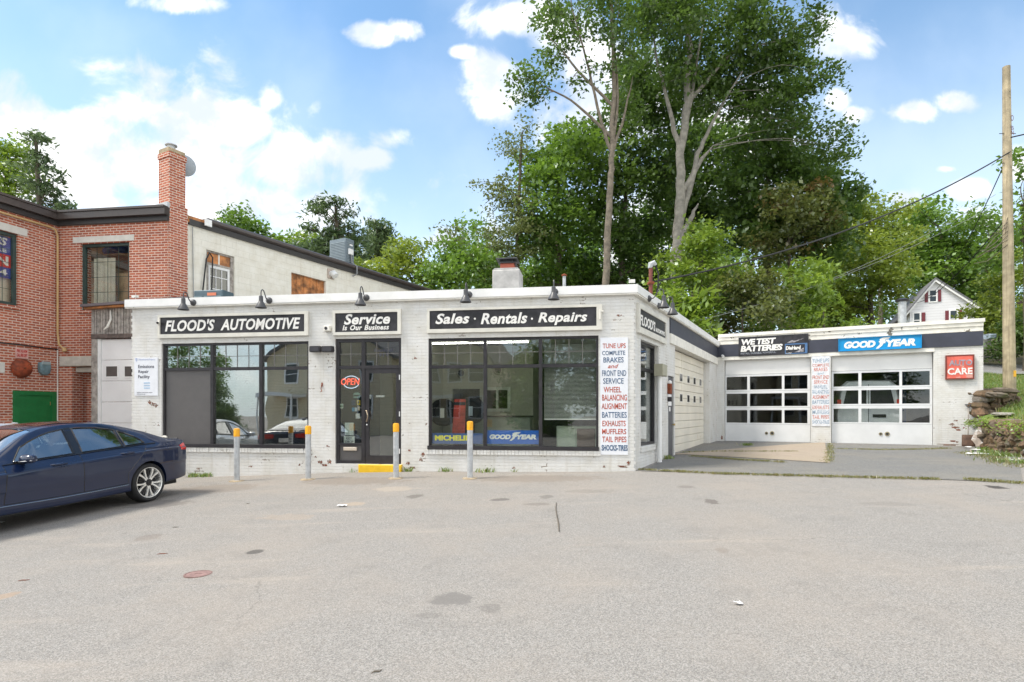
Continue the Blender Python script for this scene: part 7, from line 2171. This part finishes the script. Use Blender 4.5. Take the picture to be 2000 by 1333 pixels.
def tree(name, label, cat, base_uv, depth, trunk_px, r0, clusters, leaf, size=.17, layers=3.0, seed=1, bark=None, limbs=(), dspread=.8, group=None, odd=0.0, elong=1.5, base_z=None, clump=60, droop=.35, twig=.9, spread=.55):
    """clusters in (u, v, ru, rv[, depth offset[, factor]]); trunk_px a list of (u, v) from the ground up; limbs: lists of (u, v[, dy])."""
    rng = np.random.default_rng(seed)
    k = depth / F
    def W(u, v, dy=0.0):
        r = ray(u, v); y = depth + dy
        return Vector((r.x * depth + (u - CU) / F * dy * .0, y, EYE + r.z * depth))
    b = W(*base_uv)
    gz = hill_z(b.x, b.y) if base_z is None else base_z
    t = thing(name, label, cat, (b.x, b.y, gz), 0, group)
    OFF[t.name] = (b.x, b.y, gz)
    tp = [Vector((b.x, b.y, gz - .3))] + [W(*p) for p in trunk_px]
    # fill the trunk out with a few intermediate points
    fine = []
    for p, q in zip(tp, tp[1:]):
        for i in range(4): fine.append(p.lerp(q, i / 4) + Vector((rng.normal() * r0 * .12, rng.normal() * r0 * .12, 0)))
    fine.append(tp[-1])
    n = len(fine)
    mb = MB().tube(fine, [r0 * (1.25 - .25 * min(i / 3, 1)) * (1 - .62 * i / (n - 1)) for i in range(n)], 10)
    cl = []
    for c in clusters:
        u, v, ru, rv = c[:4]; dy = c[4] if len(c) > 4 else rng.normal() * dspread * ru * k; f = c[5] if len(c) > 5 else 1.0
        cl.append((W(u, v, dy), ru * k, (ru + rv) * .5 * k, rv * k, f))
    def nearest(p, low=.25):
        best = min(range(int(n * low), n), key=lambda i: (fine[i] - p).length + max(0, fine[i].z - p.z + .5) * 2.0)
        return best
    tips = []
    for lm in limbs:
        pts = [W(*q) for q in lm]
        i0 = min(range(n), key=lambda i: (fine[i] - pts[0]).length)
        pts[0] = fine[i0]
        fl = []
        for p, q in zip(pts, pts[1:]):
            for i in range(3): fl.append(p.lerp(q, i / 3) + Vector((rng.normal(), rng.normal(), 0)) * r0 * .10)
        fl.append(pts[-1])
        ra = r0 * (1 - .62 * i0 / (n - 1)) * .72
        mb.tube(fl, [max(ra * (1 - .85 * i / (len(fl) - 1)), .012) for i in range(len(fl))], 8)
        tips += fl[len(fl) // 3:]
    for (c, rx, ry, rz, f) in cl:
        i = nearest(c)
        src = fine[i]; rb_ = r0 * (1 - .62 * i / (n - 1)) * .42
        if tips:
            q = min(tips, key=lambda p: (p - c).length + max(0, p.z - c.z) * 1.5)
            if (q - c).length < (src - c).length: src = q; rb_ = max(r0 * .06, .02)
        mb.tube(branch_path(src, c, rng), [max(rb_ * (1 - .75 * j / 6), .012) for j in range(7)], 6)
        for _ in range(int(5 * twig + 1)):
            dd = Vector(rng.normal(size=3)).normalized()
            e = c + Vector((dd.x * rx, dd.y * ry, dd.z * rz)) * .85
            mb.tube(branch_path(c - (c - src) * rng.uniform(0, .3), e, rng, .25, 5), [max(rb_ * .38 * (1 - .8 * j / 4), .008) for j in range(5)], 5)
    part('trunk', mb, bark or M_bark, t, 60)
    me = leaf_mesh('crown', cl, size, rng, LM[leaf], layers, elong, droop, clump, odd, spread)
    TOTAL[0] += len(me.polygons)
    o = bpy.data.objects.new('crown', me); LINK(o); o.parent = t; o.location = (-b.x, -b.y, -gz)
    return t


# the two tall trees with bare forked trunks
tree('maple_tree', 'tall slender sparse maple with a thin forked trunk rising behind the flat roof', 'tree', (1184, 600), 27.5, [(1184, 556), (1188, 430), (1193, 340), (1195, 300), (1200, 180), (1196, 60), (1190, -60)], .19,
     [(1040, 150, 42, 24), (1070, 70, 38, 26), (1022, 190, 26, 16, 0, .8), (1100, 30, 45, 30), (1085, 105, 34, 22), (1130, 80, 30, 30, 0, .5), (1150, 20, 48, 34), (1195, 30, 44, 40), (1215, 110, 40, 40), (1180, -40, 60, 40), (1110, -40, 60, 40), (1120, 150, 34, 18, 0, .35), (1160, 130, 26, 20, 0, .35), (1010, 165, 18, 10), (1060, 190, 30, 12, 0, .5), (1240, 160, 34, 40, 2)],
     'dark', .14, 1.4, 3, M_bark, [[(1195, 300), (1172, 235), (1155, 160), (1138, 90), (1118, 20), (1108, -50)], [(1188, 262), (1150, 225), (1115, 195), (1070, 172), (1040, 155)], [(1196, 290), (1206, 190), (1200, 90), (1210, 10)], [(1198, 286), (1222, 215), (1236, 150)], [(1165, 200), (1130, 140), (1090, 90), (1070, 70)]], clump=30)
tree('maple_tree', 'tallest broad dark maple with pale twin trunks above the garage court', 'tree', (1326, 620), 30.0, [(1322, 500), (1328, 440), (1327, 380), (1330, 300), (1342, 200), (1345, 100), (1340, -40)], .33,
     [(1300, 60, 72, 66), (1375, 45, 80, 76), (1455, 50, 80, 74), (1345, 140, 74, 48), (1440, 135, 84, 56), (1520, 95, 76, 62), (1575, 55, 62, 44), (1590, 150, 48, 40, 0, .8), (1545, 180, 56, 36), (1500, 215, 54, 26, 0, .7), (1262, 20, 50, 60), (1260, 110, 40, 60, 3), (1420, -60, 150, 50), (1560, -30, 60, 40), (1605, 285, 46, 34, 0, .7), (1560, 240, 56, 26, 0, .6), (1645, 295, 30, 18, 0, .7), (1620, 250, 30, 20, 0, .5), (1610, 30, 28, 20, 0, .7), (1480, 170, 60, 40), (1390, 200, 50, 26, 0, .6)],
     'dark', .15, 2.2, 4, M_bark2, [[(1331, 300), (1314, 235), (1300, 180), (1282, 110), (1275, 40)], [(1333, 290), (1350, 190), (1362, 110), (1380, 30)], [(1327, 440), (1345, 375), (1362, 300), (1378, 265), (1410, 205), (1450, 140)], [(1345, 375), (1372, 310), (1392, 285)], [(1342, 210), (1380, 160), (1430, 100), (1520, 80)], [(1330, 470), (1352, 420), (1364, 398)]])
# the wood behind, left to right
tree('birch_tree', 'loose pale leaved birch at the left end of the wood', 'tree', (1015, 590), 34, [(1010, 520), (1012, 430), (1016, 340), (1020, 260)], .16,
     [(1000, 400, 50, 60), (965, 380, 36, 34, 0, .6), (955, 470, 34, 50, 0, .7), (1000, 300, 40, 40, 0, .6), (1030, 250, 26, 26, 0, .6), (985, 500, 50, 60), (1020, 460, 50, 60), (945, 355, 20, 14, 0, .5), (960, 540, 40, 40)], 'pale', .13, .95, 5, M_bark3, clump=24)
tree('maple_tree', 'round mid green maple between the birch and the slender trunk', 'tree', (1090, 590), 36, [(1090, 520), (1092, 430), (1088, 340)], .26,
     [(1080, 420, 70, 60), (1110, 340, 58, 60), (1050, 330, 46, 46), (1060, 480, 60, 50), (1120, 480, 60, 50), (1090, 540, 80, 40), (1100, 280, 50, 40), (1140, 400, 50, 60), (1040, 545, 50, 30)], 'mid', .2, 2.4, 6, M_bark3)
tree('maple_tree', 'deep green maple in shade between the slender and the twin trunked tree', 'tree', (1222, 600), 36, [(1215, 540), (1212, 470), (1222, 400), (1230, 300)], .24,
     [(1245, 330, 66, 76), (1180, 380, 46, 60), (1260, 430, 70, 66), (1205, 480, 60, 50), (1270, 520, 70, 46), (1175, 530, 50, 40), (1230, 230, 50, 60), (1290, 330, 50, 70), (1165, 280, 40, 60), (1235, 155, 46, 56), (1300, 230, 46, 56)], 'dark', .2, 2.5, 7, M_bark3, odd=.015)
tree('maple_tree', 'tall green maple rising directly behind the twin trunks', 'tree', (1360, 620), 42, [(1358, 520), (1360, 400), (1362, 300)], .3,
     [(1370, 350, 76, 76), (1330, 430, 70, 60), (1410, 430, 70, 60), (1350, 260, 66, 60), (1420, 330, 60, 60), (1400, 500, 80, 46), (1300, 400, 56, 76)], 'dark', .24, 2.5, 8, M_bark3)
tree('maple_tree', 'wide dark maple on the right shoulder of the wood', 'tree', (1500, 620), 35, [(1500, 540), (1500, 440), (1498, 350)], .3,
     [(1470, 320, 66, 60), (1530, 300, 66, 54), (1585, 340, 56, 54), (1440, 390, 62, 60), (1500, 400, 70, 60), (1570, 410, 66, 60), (1610, 330, 40, 40), (1480, 470, 70, 60), (1550, 490, 70, 60), (1500, 250, 50, 40), (1610, 420, 40, 50)], 'dark', .2, 2.5, 9, M_bark3)
tree('oak_tree', 'olive brown leaved tree on the right of the wood', 'tree', (1545, 620), 31, [(1545, 560), (1540, 470)], .18,
     [(1545, 400, 50, 40), (1510, 430, 50, 40), (1590, 400, 46, 46), (1560, 460, 56, 40), (1500, 490, 46, 40), (1600, 450, 30, 34)], 'olive', .17, 1.9, 10, M_bark3, odd=.12)
tree('young_tree', 'bright green sapling in front of the twin trunks', 'tree', (1372, 620), 27, [(1370, 580), (1372, 500)], .07,
     [(1370, 450, 34, 30), (1345, 480, 36, 30), (1395, 480, 38, 32), (1375, 520, 50, 36), (1340, 540, 40, 36), (1410, 545, 40, 36), (1305, 500, 28, 20), (1300, 560, 30, 36)], 'bright', .15, 2.0, 11, M_bark3)
tree('sumac_bush', 'feathery bright sumac bush just behind the side cornice', 'bush', (1330, 640), 24.5, [(1328, 620), (1330, 590)], .05,
     [(1310, 575, 26, 20), (1340, 590, 34, 24), (1320, 610, 36, 24), (1370, 610, 40, 26), (1385, 575, 34, 18), (1350, 640, 40, 24)], 'bright', .17, 2.2, 12, M_bark3, elong=3.2, droop=.8)
tree('leafy_bush', 'dark ivy like bush in the middle of the garage roofline', 'bush', (1450, 660), 25.5, [(1450, 630), (1450, 590)], .06,
     [(1440, 570, 44, 40), (1470, 610, 50, 34), (1420, 620, 40, 30), (1490, 570, 36, 40), (1440, 650, 50, 20)], 'olive', .14, 2.4, 13, M_bark3)
tree('sumac_bush', 'tall light green sumac bush right of the dark bush', 'bush', (1550, 660), 26.5, [(1550, 620), (1552, 560)], .06,
     [(1545, 530, 36, 30), (1580, 550, 36, 30), (1530, 575, 40, 34), (1575, 600, 50, 34), (1520, 625, 40, 24), (1620, 540, 30, 30)], 'bright', .15, 2.0, 14, M_bark3, elong=2.6, droop=.7)
tree('leafy_bush', 'fresh yellow green bush peeping over the garage coping', 'bush', (1610, 670), 24.5, [(1610, 640), (1608, 600)], .05,
     [(1600, 600, 34, 28), (1630, 620, 30, 20), (1580, 625, 30, 16), (1560, 640, 30, 14), (1650, 640, 24, 10)], 'bright', .14, 2.0, 15, M_bark3)
tree('poplar_tree', 'tall yellow green tree left of the white house', 'tree', (1700, 660), 40, [(1700, 580), (1702, 480), (1700, 420)], .2,
     [(1700, 440, 50, 46), (1670, 480, 46, 50), (1712, 490, 38, 54), (1685, 530, 62, 50), (1650, 560, 46, 56), (1703, 560, 34, 50), (1680, 600, 60, 40), (1690, 410, 30, 26), (1640, 600, 36, 40), (1650, 430, 30, 36)], 'yellow', .19, 2.1, 16, M_bark3)
tree('maple_tree', 'yellowish maple on the skyline between the wood and the pole', 'tree', (1720, 620), 60, [(1720, 520), (1720, 430)], .24,
     [(1690, 400, 50, 26), (1740, 420, 50, 34), (1770, 450, 40, 36), (1650, 410, 36, 30), (1720, 470, 70, 40)], 'yellow', .28, 2.0, 17, M_bark3)
tree('maple_tree', 'dark spreading tree right behind the white house', 'tree', (1840, 600), 72, [(1840, 540), (1838, 450)], .4,
     [(1820, 420, 46, 30), (1860, 440, 50, 34), (1800, 470, 46, 40), (1850, 490, 60, 40), (1900, 470, 46, 40), (1900, 520, 56, 40), (1820, 530, 56, 40), (1930, 550, 40, 50), (1780, 540, 40, 60), (1870, 560, 60, 40), (1790, 410, 24, 18)], 'mid', .36, 2.0, 18, M_bark3)
tree('maple_tree', 'dark tree on the skyline between the white house and the pole', 'tree', (1930, 640), 66, [(1930, 560), (1932, 460)], .3,
     [(1930, 440, 30, 26, 0, .8), (1945, 480, 36, 36), (1925, 520, 34, 36), (1950, 560, 34, 50), (1920, 600, 30, 30)], 'dark', .34, 1.9, 19, M_bark3)
tree('maple_tree', 'green tree reaching in at the right edge beside the pole', 'tree', (2010, 690), 27, [(2008, 600), (2005, 480), (2000, 400)], .2,
     [(1995, 400, 22, 30, 0, .6), (2010, 340, 26, 40, 0, .7), (1990, 440, 18, 20, 0, .6), (2020, 450, 40, 60), (2005, 300, 16, 12, 0, .6), (2030, 540, 50, 50)], 'mid', .17, 1.5, 20, M_bark3)
tree('leafy_bush', 'big bright shrub behind the pole at the right edge', 'bush', (1950, 700), 31, [(1950, 670), (1955, 610)], .08,
     [(1962, 590, 32, 40), (1980, 560, 30, 46), (1960, 640, 30, 36), (1985, 610, 26, 40), (2000, 520, 24, 40)], 'yellow', .15, 2.2, 21, M_bark3)
tree('yew_bush', 'dense dark evergreen shrub at the foot of the cottage on the right', 'bush', (1980, 712), 29, [(1980, 700), (1982, 660)], .08,
     [(1985, 640, 26, 36), (1960, 660, 28, 34), (1990, 680, 26, 24), (1945, 680, 24, 22), (2020, 660, 30, 40)], 'dark', .12, 3.2, 22, M_bark3)
# trees beyond the shop roof, left part
tree('maple_tree', 'small round maple left of the pine beyond the sloping gutter', 'tree', (488, 560), 40, [(488, 500), (488, 440)], .16,
     [(490, 440, 28, 26), (470, 465, 30, 30), (515, 465, 30, 30), (545, 480, 26, 22), (495, 490, 46, 26)], 'mid', .2, 2.1, 23, M_bark3)
tree('maple_tree', 'little light green tree top right beside the brick chimney', 'tree', (445, 560), 38, [(445, 500), (446, 440)], .12,
     [(455, 432, 20, 20), (432, 448, 22, 14), (470, 425, 12, 16), (445, 470, 34, 24)], 'mid', .18, 2.0, 24, M_bark3)
tree('maple_tree', 'low light maple between the round maple and the pine', 'tree', (580, 560), 40, [(580, 510), (578, 470)], .14,
     [(575, 465, 24, 22), (600, 480, 28, 24), (565, 490, 26, 24), (625, 485, 30, 30), (590, 515, 50, 26)], 'bright', .19, 1.9, 25, M_bark3)
tree('spruce_tree', 'greyish conifer half hidden behind the left brick gutter', 'conifer', (75, 430), 30, [(76, 400), (74, 330), (70, 262)], .16,
     [(70, 275, 10, 14, 0, .6), (74, 300, 22, 14, 0, .6), (80, 325, 32, 14, 0, .6), (86, 350, 42, 16, 0, .7), (92, 375, 50, 18, 0, .8), (104, 400, 44, 16, 0, .8), (60, 380, 44, 30), (60, 420, 60, 20)], 'pine', .13, 1.7, 26, M_bark3, elong=2.6)
tree('maple_tree', 'yellow green tree in the top corner above the brick wing', 'tree', (10, 460), 34, [(12, 400), (14, 330)], .2,
     [(15, 285, 30, 24), (0, 320, 46, 36), (30, 340, 34, 30), (5, 370, 50, 40), (40, 375, 30, 30), (45, 300, 16, 14, 0, .6)], 'bright', .17, 2.0, 27, M_bark3)


def pine_clusters(u, vt, vb, w, rows, rng):
    out = []
    for i in range(rows):
        t = (i + .5) / rows; v = vt + (vb - vt) * t; hw = w * (.10 + .9 * t ** .75)
        n = 1 + int(3 * t + .5)
        for j in range(n + 1):
            a = -1 + 2 * j / n if n else 0
            out.append((u + a * hw * .72 + rng.uniform(-5, 5), v + abs(a) * 2 + rng.uniform(-4, 4), hw * .32 / max(n * .42, .7) + 4, 5.5, None, .9))
    return out
_r = random.Random(4)
pcs = [(c[0], c[1], c[2], c[3], _r.uniform(-1.6, 1.6), c[5]) for c in pine_clusters(655, 400, 525, 74, 10, _r)]
tree('pine_tree', 'dark layered pine standing behind the roof condenser', 'conifer', (662, 600), 36, [(660, 520), (657, 450), (655, 402)], .2, pcs, 'pine', .13, 3.0, 28, M_bark3, elong=3.0, droop=-.5, clump=34)
pcs = [(c[0], c[1], c[2], c[3], _r.uniform(-1, 1), c[5]) for c in pine_clusters(737, 432, 500, 26, 6, _r)]
tree('pine_tree', 'smaller dark pine top right of the condenser', 'conifer', (737, 600), 44, [(737, 500), (736, 436)], .14, pcs, 'pine', .15, 3.0, 29, M_bark3, elong=3.0, droop=-.5, clump=34)
tree('ash_tree', 'glowing yellow green tree right of the roof condenser', 'tree', (775, 620), 33, [(776, 560), (776, 500)], .16,
     [(775, 475, 38, 26), (745, 500, 34, 30), (805, 500, 36, 32), (770, 525, 60, 36), (820, 540, 40, 30), (735, 540, 30, 30), (775, 560, 70, 24)], 'yellow', .16, 2.2, 30, M_bark3, elong=2.2)
tree('maple_tree', 'mid green tree left of the cement roof chimney', 'tree', (890, 620), 31, [(890, 560), (892, 510)], .14,
     [(890, 505, 40, 34), (925, 500, 36, 40), (860, 530, 36, 34), (905, 545, 60, 30), (945, 540, 40, 36), (840, 555, 40, 24), (870, 480, 26, 20, 0, .5)], 'mid', .17, 2.0, 31, M_bark3)
tree('birch_tree', 'wispy sapling top poking above the trees left of the cement chimney', 'tree', (890, 600), 32.5, [(892, 520), (888, 470)], .06,
     [(890, 450, 14, 14, 0, .5), (876, 470, 20, 12, 0, .5), (896, 478, 20, 20, 0, .6), (868, 447, 8, 8, 0, .4)], 'pale', .13, 1.1, 32, M_bark3, clump=18)
# low thicket closing the gaps under the crowns
for k, (u, v, d_, mt, w, lb_) in enumerate(((1130, 555, 40, 'mid', 70, 'low green thicket behind the cement chimney and the slender trunk'), (1240, 560, 39, 'dark', 70, 'low dark thicket in the shade between the two tall trees'), (700, 560, 48, 'mid', 80, 'low thicket beyond the end of the sloping gutter'),
                                            (1470, 580, 40, 'dark', 90, 'dark thicket under the wide dark maple'), (1630, 600, 44, 'mid', 80, 'thicket between the wood and the yellow green poplar'), (1000, 570, 44, 'mid', 70, 'low thicket under the loose birch'),
                                            (1905, 640, 64, 'dark', 40, 'shrubbery at the right foot of the white house'))):
    tree('undergrowth_thicket', lb_, 'thicket', (u, v + 40), d_, [(u, v + 10), (u, v - 10)], .08, [(u - w * .6, v, w * .5, 34), (u, v - 14, w * .55, 40), (u + w * .6, v, w * .5, 34), (u, v + 30, w, 26)], mt, .2 + .004 * (d_ - 36), 2.4, 40 + k, M_bark3, twig=.3)
# broken pale limb on the twin trunks is part of that tree; big backdrop wood
rngw = np.random.default_rng(77)
cl = []
for x in np.arange(-95, 130, 5.5):
    y = 95 + rngw.normal() * 5
    h = (11 if x < -10 else 15) + rngw.normal() * 1.6
    if -12 < x < 75: h += 3
    zb = hill_z(x, y)
    for j in range(3): cl.append((Vector((x + rngw.normal() * 1.5, y + rngw.normal() * 3, zb + h * (.35 + .3 * j))), 4.2, 4, h * .24, 1.0))
me = leaf_mesh('far_wood', cl, .55, rngw, LM['mid'], 1.5)
o = bpy.data.objects.new('far_wood', me); LINK(o); o['kind'] = 'stuff'; o['label'] = 'far wood closing the horizon behind the trees'

# ---------------------------------------------------------------- grass, weeds, moss
def blades(name, pts, h, rng, m, label, w=.006, lean=.5, kind='stuff'):
    """pts: array of ground points; one narrow bent blade on each."""
    P = np.array(pts); N = len(P)
    hh = h * rng.uniform(.4, 1.2, N); th = rng.random(N) * 2 * math.pi
    dx, dy = np.cos(th), np.sin(th); le = rng.uniform(.1, lean, N) * hh
    V = np.empty((N, 4, 3)); wv = w * rng.uniform(.7, 1.4, N)
    V[:, 0] = P + np.stack([-dy * wv, dx * wv, np.zeros(N)], 1); V[:, 1] = P + np.stack([dy * wv, -dx * wv, np.zeros(N)], 1)
    mid = P + np.stack([dx * le * .4, dy * le * .4, hh * .6], 1)
    V[:, 2] = mid + np.stack([dy * wv * .7, -dx * wv * .7, np.zeros(N)], 1); V[:, 3] = P + np.stack([dx * le, dy * le, hh], 1)
    me = bpy.data.meshes.new(name)
    me.vertices.add(N * 4); me.vertices.foreach_set('co', V.reshape(-1))
    me.loops.add(N * 4); me.loops.foreach_set('vertex_index', np.arange(N * 4, dtype=np.int32))
    me.polygons.add(N); me.polygons.foreach_set('loop_start', np.arange(0, N * 4, 4, dtype=np.int32)); me.polygons.foreach_set('loop_total', np.full(N, 4, dtype=np.int32))
    me.update()
    T = np.clip(rng.normal(.5, .28, N), 0, 1)
    at = me.attributes.new('tint', 'FLOAT', 'FACE'); at.data.foreach_set('value', T.astype(np.float32))
    at = me.attributes.new('odd', 'FLOAT', 'FACE'); at.data.foreach_set('value', (rng.random(N) < .12).astype(np.float32))
    me.materials.append(m)
    o = bpy.data.objects.new(name, me); LINK(o); o['kind'] = kind; o['label'] = label
    return o

LM['grass'] = leaf_mat("grass_blades", (.09, .17, .02), (.23, .31, .05), (.36, .29, .11))
LM['moss'] = leaf_mat("dry_moss_blades", (.12, .14, .025), (.27, .25, .07), (.34, .25, .12))
rngg = np.random.default_rng(5)
pts = []
while len(pts) < 26000:
    y = rngg.uniform(12.5, 26); d = rngg.uniform(0.55 if y < 17.5 else .1, 9)
    x = line_x(y) + d
    if x > y * .95 + 1: continue
    pts.append((x, y, bz_(x, y, d) - .01))
blades('grass', pts, .13, rngg, LM['grass'], 'short bright grass on the bank', .008)


def along(px, n, sw, rng, zoff=.012):
    c = [gp(*p) for p in px]; out = []
    seg = [(a, b) for a, b in zip(c, c[1:])]; Ls = np.array([(b - a).length for a, b in seg]); pr = Ls / Ls.sum()
    gaps = rng.random(160) ** 1.3 * (rng.random(160) > .18)
    for _ in range(n):
        i = rng.choice(len(seg), p=pr); t = rng.random(); a, b = seg[i]
        if rng.random() > gaps[int((i * 13.7 + t * 31) * 1.6) % 160]: continue
        p = a.lerp(b, t); x = p.x + rng.normal() * sw; y = p.y + rng.normal() * sw
        out.append((x, y, ground_z(x, y) + zoff))
    return out
mo = along([(1250, 919), (1400, 927), (1550, 931), (1700, 935), (1830, 938)], 9000, .035, rngg)
mo += along([(1890, 938), (1990, 946)], 1800, .05, rngg)
mo += along([(1350, 893), (1440, 900), (1530, 905)], 3200, .05, rngg, .02) + along([(1622, 868), (1620, 890), (1617, 906)], 2400, .06, rngg, .02)
mo += along([(1640, 878), (1720, 880), (1800, 879), (1850, 877)], 3000, .06, rngg) + along([(1330, 886), (1400, 884), (1480, 884), (1560, 884)], 1500, .04, rngg, .026)
mo += along([(1885, 886), (1925, 892), (1990, 915)], 3500, .16, rngg)
blades('moss', mo, .042, rngg, LM['moss'], 'mossy grass growing along the asphalt joints', .006, .8)
wd = []
for (u, v, n, sw) in ((378, 932, 90, .06), (405, 931, 160, .08), (445, 929, 60, .04), (1005, 921, 60, .08), (870, 921, 60, .06), (950, 921, 160, .12), (1090, 920, 60, .05), (1180, 919, 50, .06), (800, 921, 40, .05), (1460, 871, 120, .08), (1300, 897, 120, .10), (1930, 886, 260, .2), (1955, 892, 260, .22), (1990, 905, 260, .22), (1918, 880, 100, .12), (690, 922, 40, .05)):
    p = gp(u, v)
    for _ in range(n):
        x, y = p.x + rngg.normal() * sw, p.y + rngg.normal() * sw
        wd.append((x, y, ground_z(x, y)))
blades('weeds', wd, .10, rngg, LM['grass'], 'small weeds at the foot of the walls', .010, 1.0)
# ivy and ferns over the stone wall
cl = []
for (x, y, z, r_) in ((13.5, 16.0, .52, .2), (13.6, 16.5, 1.4, .14), (12.6, 14.3, 1.36, .12)):
    cl.append((Vector((x - .22, y, z)), r_, r_, r_ * .5, .8))
me = leaf_mesh('wall_weeds', cl, .05, rngg, LM['bright'], .22, spread=.8)
o = bpy.data.objects.new('wall_weeds', me); LINK(o); o['kind'] = 'stuff'; o['label'] = 'leafy weeds growing over the lower stone wall'

# ================================================================ across the street, seen only as reflections
M_tan = bpy.data.materials.new("tan_clapboard"); M_tan.use_nodes = True
t_, b_n, co_ = gtex(M_tan)
wv = nd(t_, 'ShaderNodeTexWave', {'Vector': co_, 'Scale': 1.25}, wave_type='BANDS', bands_direction='Z', wave_profile='SAW').outputs[1]
c2 = mixc(t_, ramp(t_, wv, .0, .2), (.45, .38, .24), (.68, .58, .40))
t_.links.new(c2, b_n.inputs['Base Color']); b_n.inputs['Roughness'].default_value = .6


def street_house(x0, x1, y, h, label):
    t = thing('clapboard_house', label, 'house', ((x0 + x1) / 2, y, 0))
    OFF[t.name] = ((x0 + x1) / 2, y, 0)
    mx_ = (x0 + x1) / 2
    part('wall', MB().prism([(x0, -.2), (x1, -.2), (x1, h), (mx_, h + 3.4), (x0, h)], y - 10, y), M_tan, t)
    part('roof', MB().prism([(x0 - .4, h - .3), (mx_, h + 3.42), (mx_, h + 3.65), (x0 - .4, h - .05)], y - 10.3, y + .5).prism([(mx_ + .001, h + 3.42), (x1 + .4, h - .3), (x1 + .4, h - .05), (mx_ + .001, h + 3.65)], y - 10.3, y + .5), MATS["grey_shingles"], t)
    for fx in (.2, .5, .8):
        for z in (1.3, 4.2):
            cx = x0 + (x1 - x0) * fx
            w = part('window', MB().wall(cx - .62, cx + .62, z - .12, z + 1.72, y + .003, y + .06, [(cx - .5, cx + .5, z, z + 1.6)]).box(cx - .5, cx + .5, y + .003, y + .05, z + .77, z + .83), M_trim, t)
            part('pane', MB().box(cx - .5, cx + .5, y + .004, y + .03, z, z + .769).box(cx - .5, cx + .5, y + .004, y + .03, z + .831, z + 1.6), MATS["dark_pane"], w)
    part('porch_roof', MB().prism([(x0 + .5, 3.0), (x0 + 4, 3.0), (x0 + 4, 3.25), (x0 + .5, 3.25)], y + .07, y + 2.2), M_trim, t)
    for px in (x0 + .7, x0 + 3.8): part('post', MB().tube([(px, y + 2.0, -.1), (px, y + 2.0, 3.0)], .09, 10), M_trim, t)
    return t
street_house(-31, -19, -18, 6.4, 'tan clapboard house with a porch across the street')
street_house(-18, -11.5, -21, 6.0, 'smaller tan clapboard house across the street')


def copy_tree_thing(src, x, y, z, s, rz, label):
    o = src.copy(); LINK(o); o['label'] = label
    for c in src.children:
        n = c.copy(); LINK(n); n.parent = o
    o.location = (x, y, z); o.scale = (s, s, s); o.rotation_euler = (0, 0, rz)
    return o
src = [o for o in bpy.data.objects if o.get('label', '').startswith('round mid green maple')][0]
src2 = [o for o in bpy.data.objects if o.get('label', '').startswith('wide dark maple')][0]
for k, (a, x, y, s, rz, lb_) in enumerate(((src2, -41, -22, .6, 1.0, 'dark tree across the street left of the porch house'), (src, -5, -15, .9, 2.0, 'bushy tree across the street facing the big window'), (src2, 4, -18, .8, 3.1, 'dark tree across the street, rightmost of those facing the shop'), (src2, -8.5, -20, .7, .4, 'dark tree across the street right of the smaller house'), (src, -46, -24, .9, .4, 'round tree far down the street beyond the porch house'))):
    o = copy_tree_thing(a, x, y, -3.5, s, rz, lb_)
up = thing('utility_pole', 'dark wooden street pole across the street', 'utility pole', (-33.5, -9, 0))
part('shaft', MB().tube([(0, 0, -.2), (0, 0, 10)], [.17, .12], 10), M_bark3, up)
part('crossarm', MB().box(-1.1, 1.1, -.06, .06, 9.2, 9.34), M_bark3, up)
for k, z in enumerate((9.4, 8.2, 7.4)):
    solo('street_wire', MB().tube(wire(Vector((-60, -9.0, z)), Vector((20, -9.0, z)), .5), .018, 5), M_cable, ('top', 'middle', 'bottom')[k] + ' wire of the three running along the far side of the street', 'wire', True, 'wires across the street')
print("LEAVES", TOTAL[0])
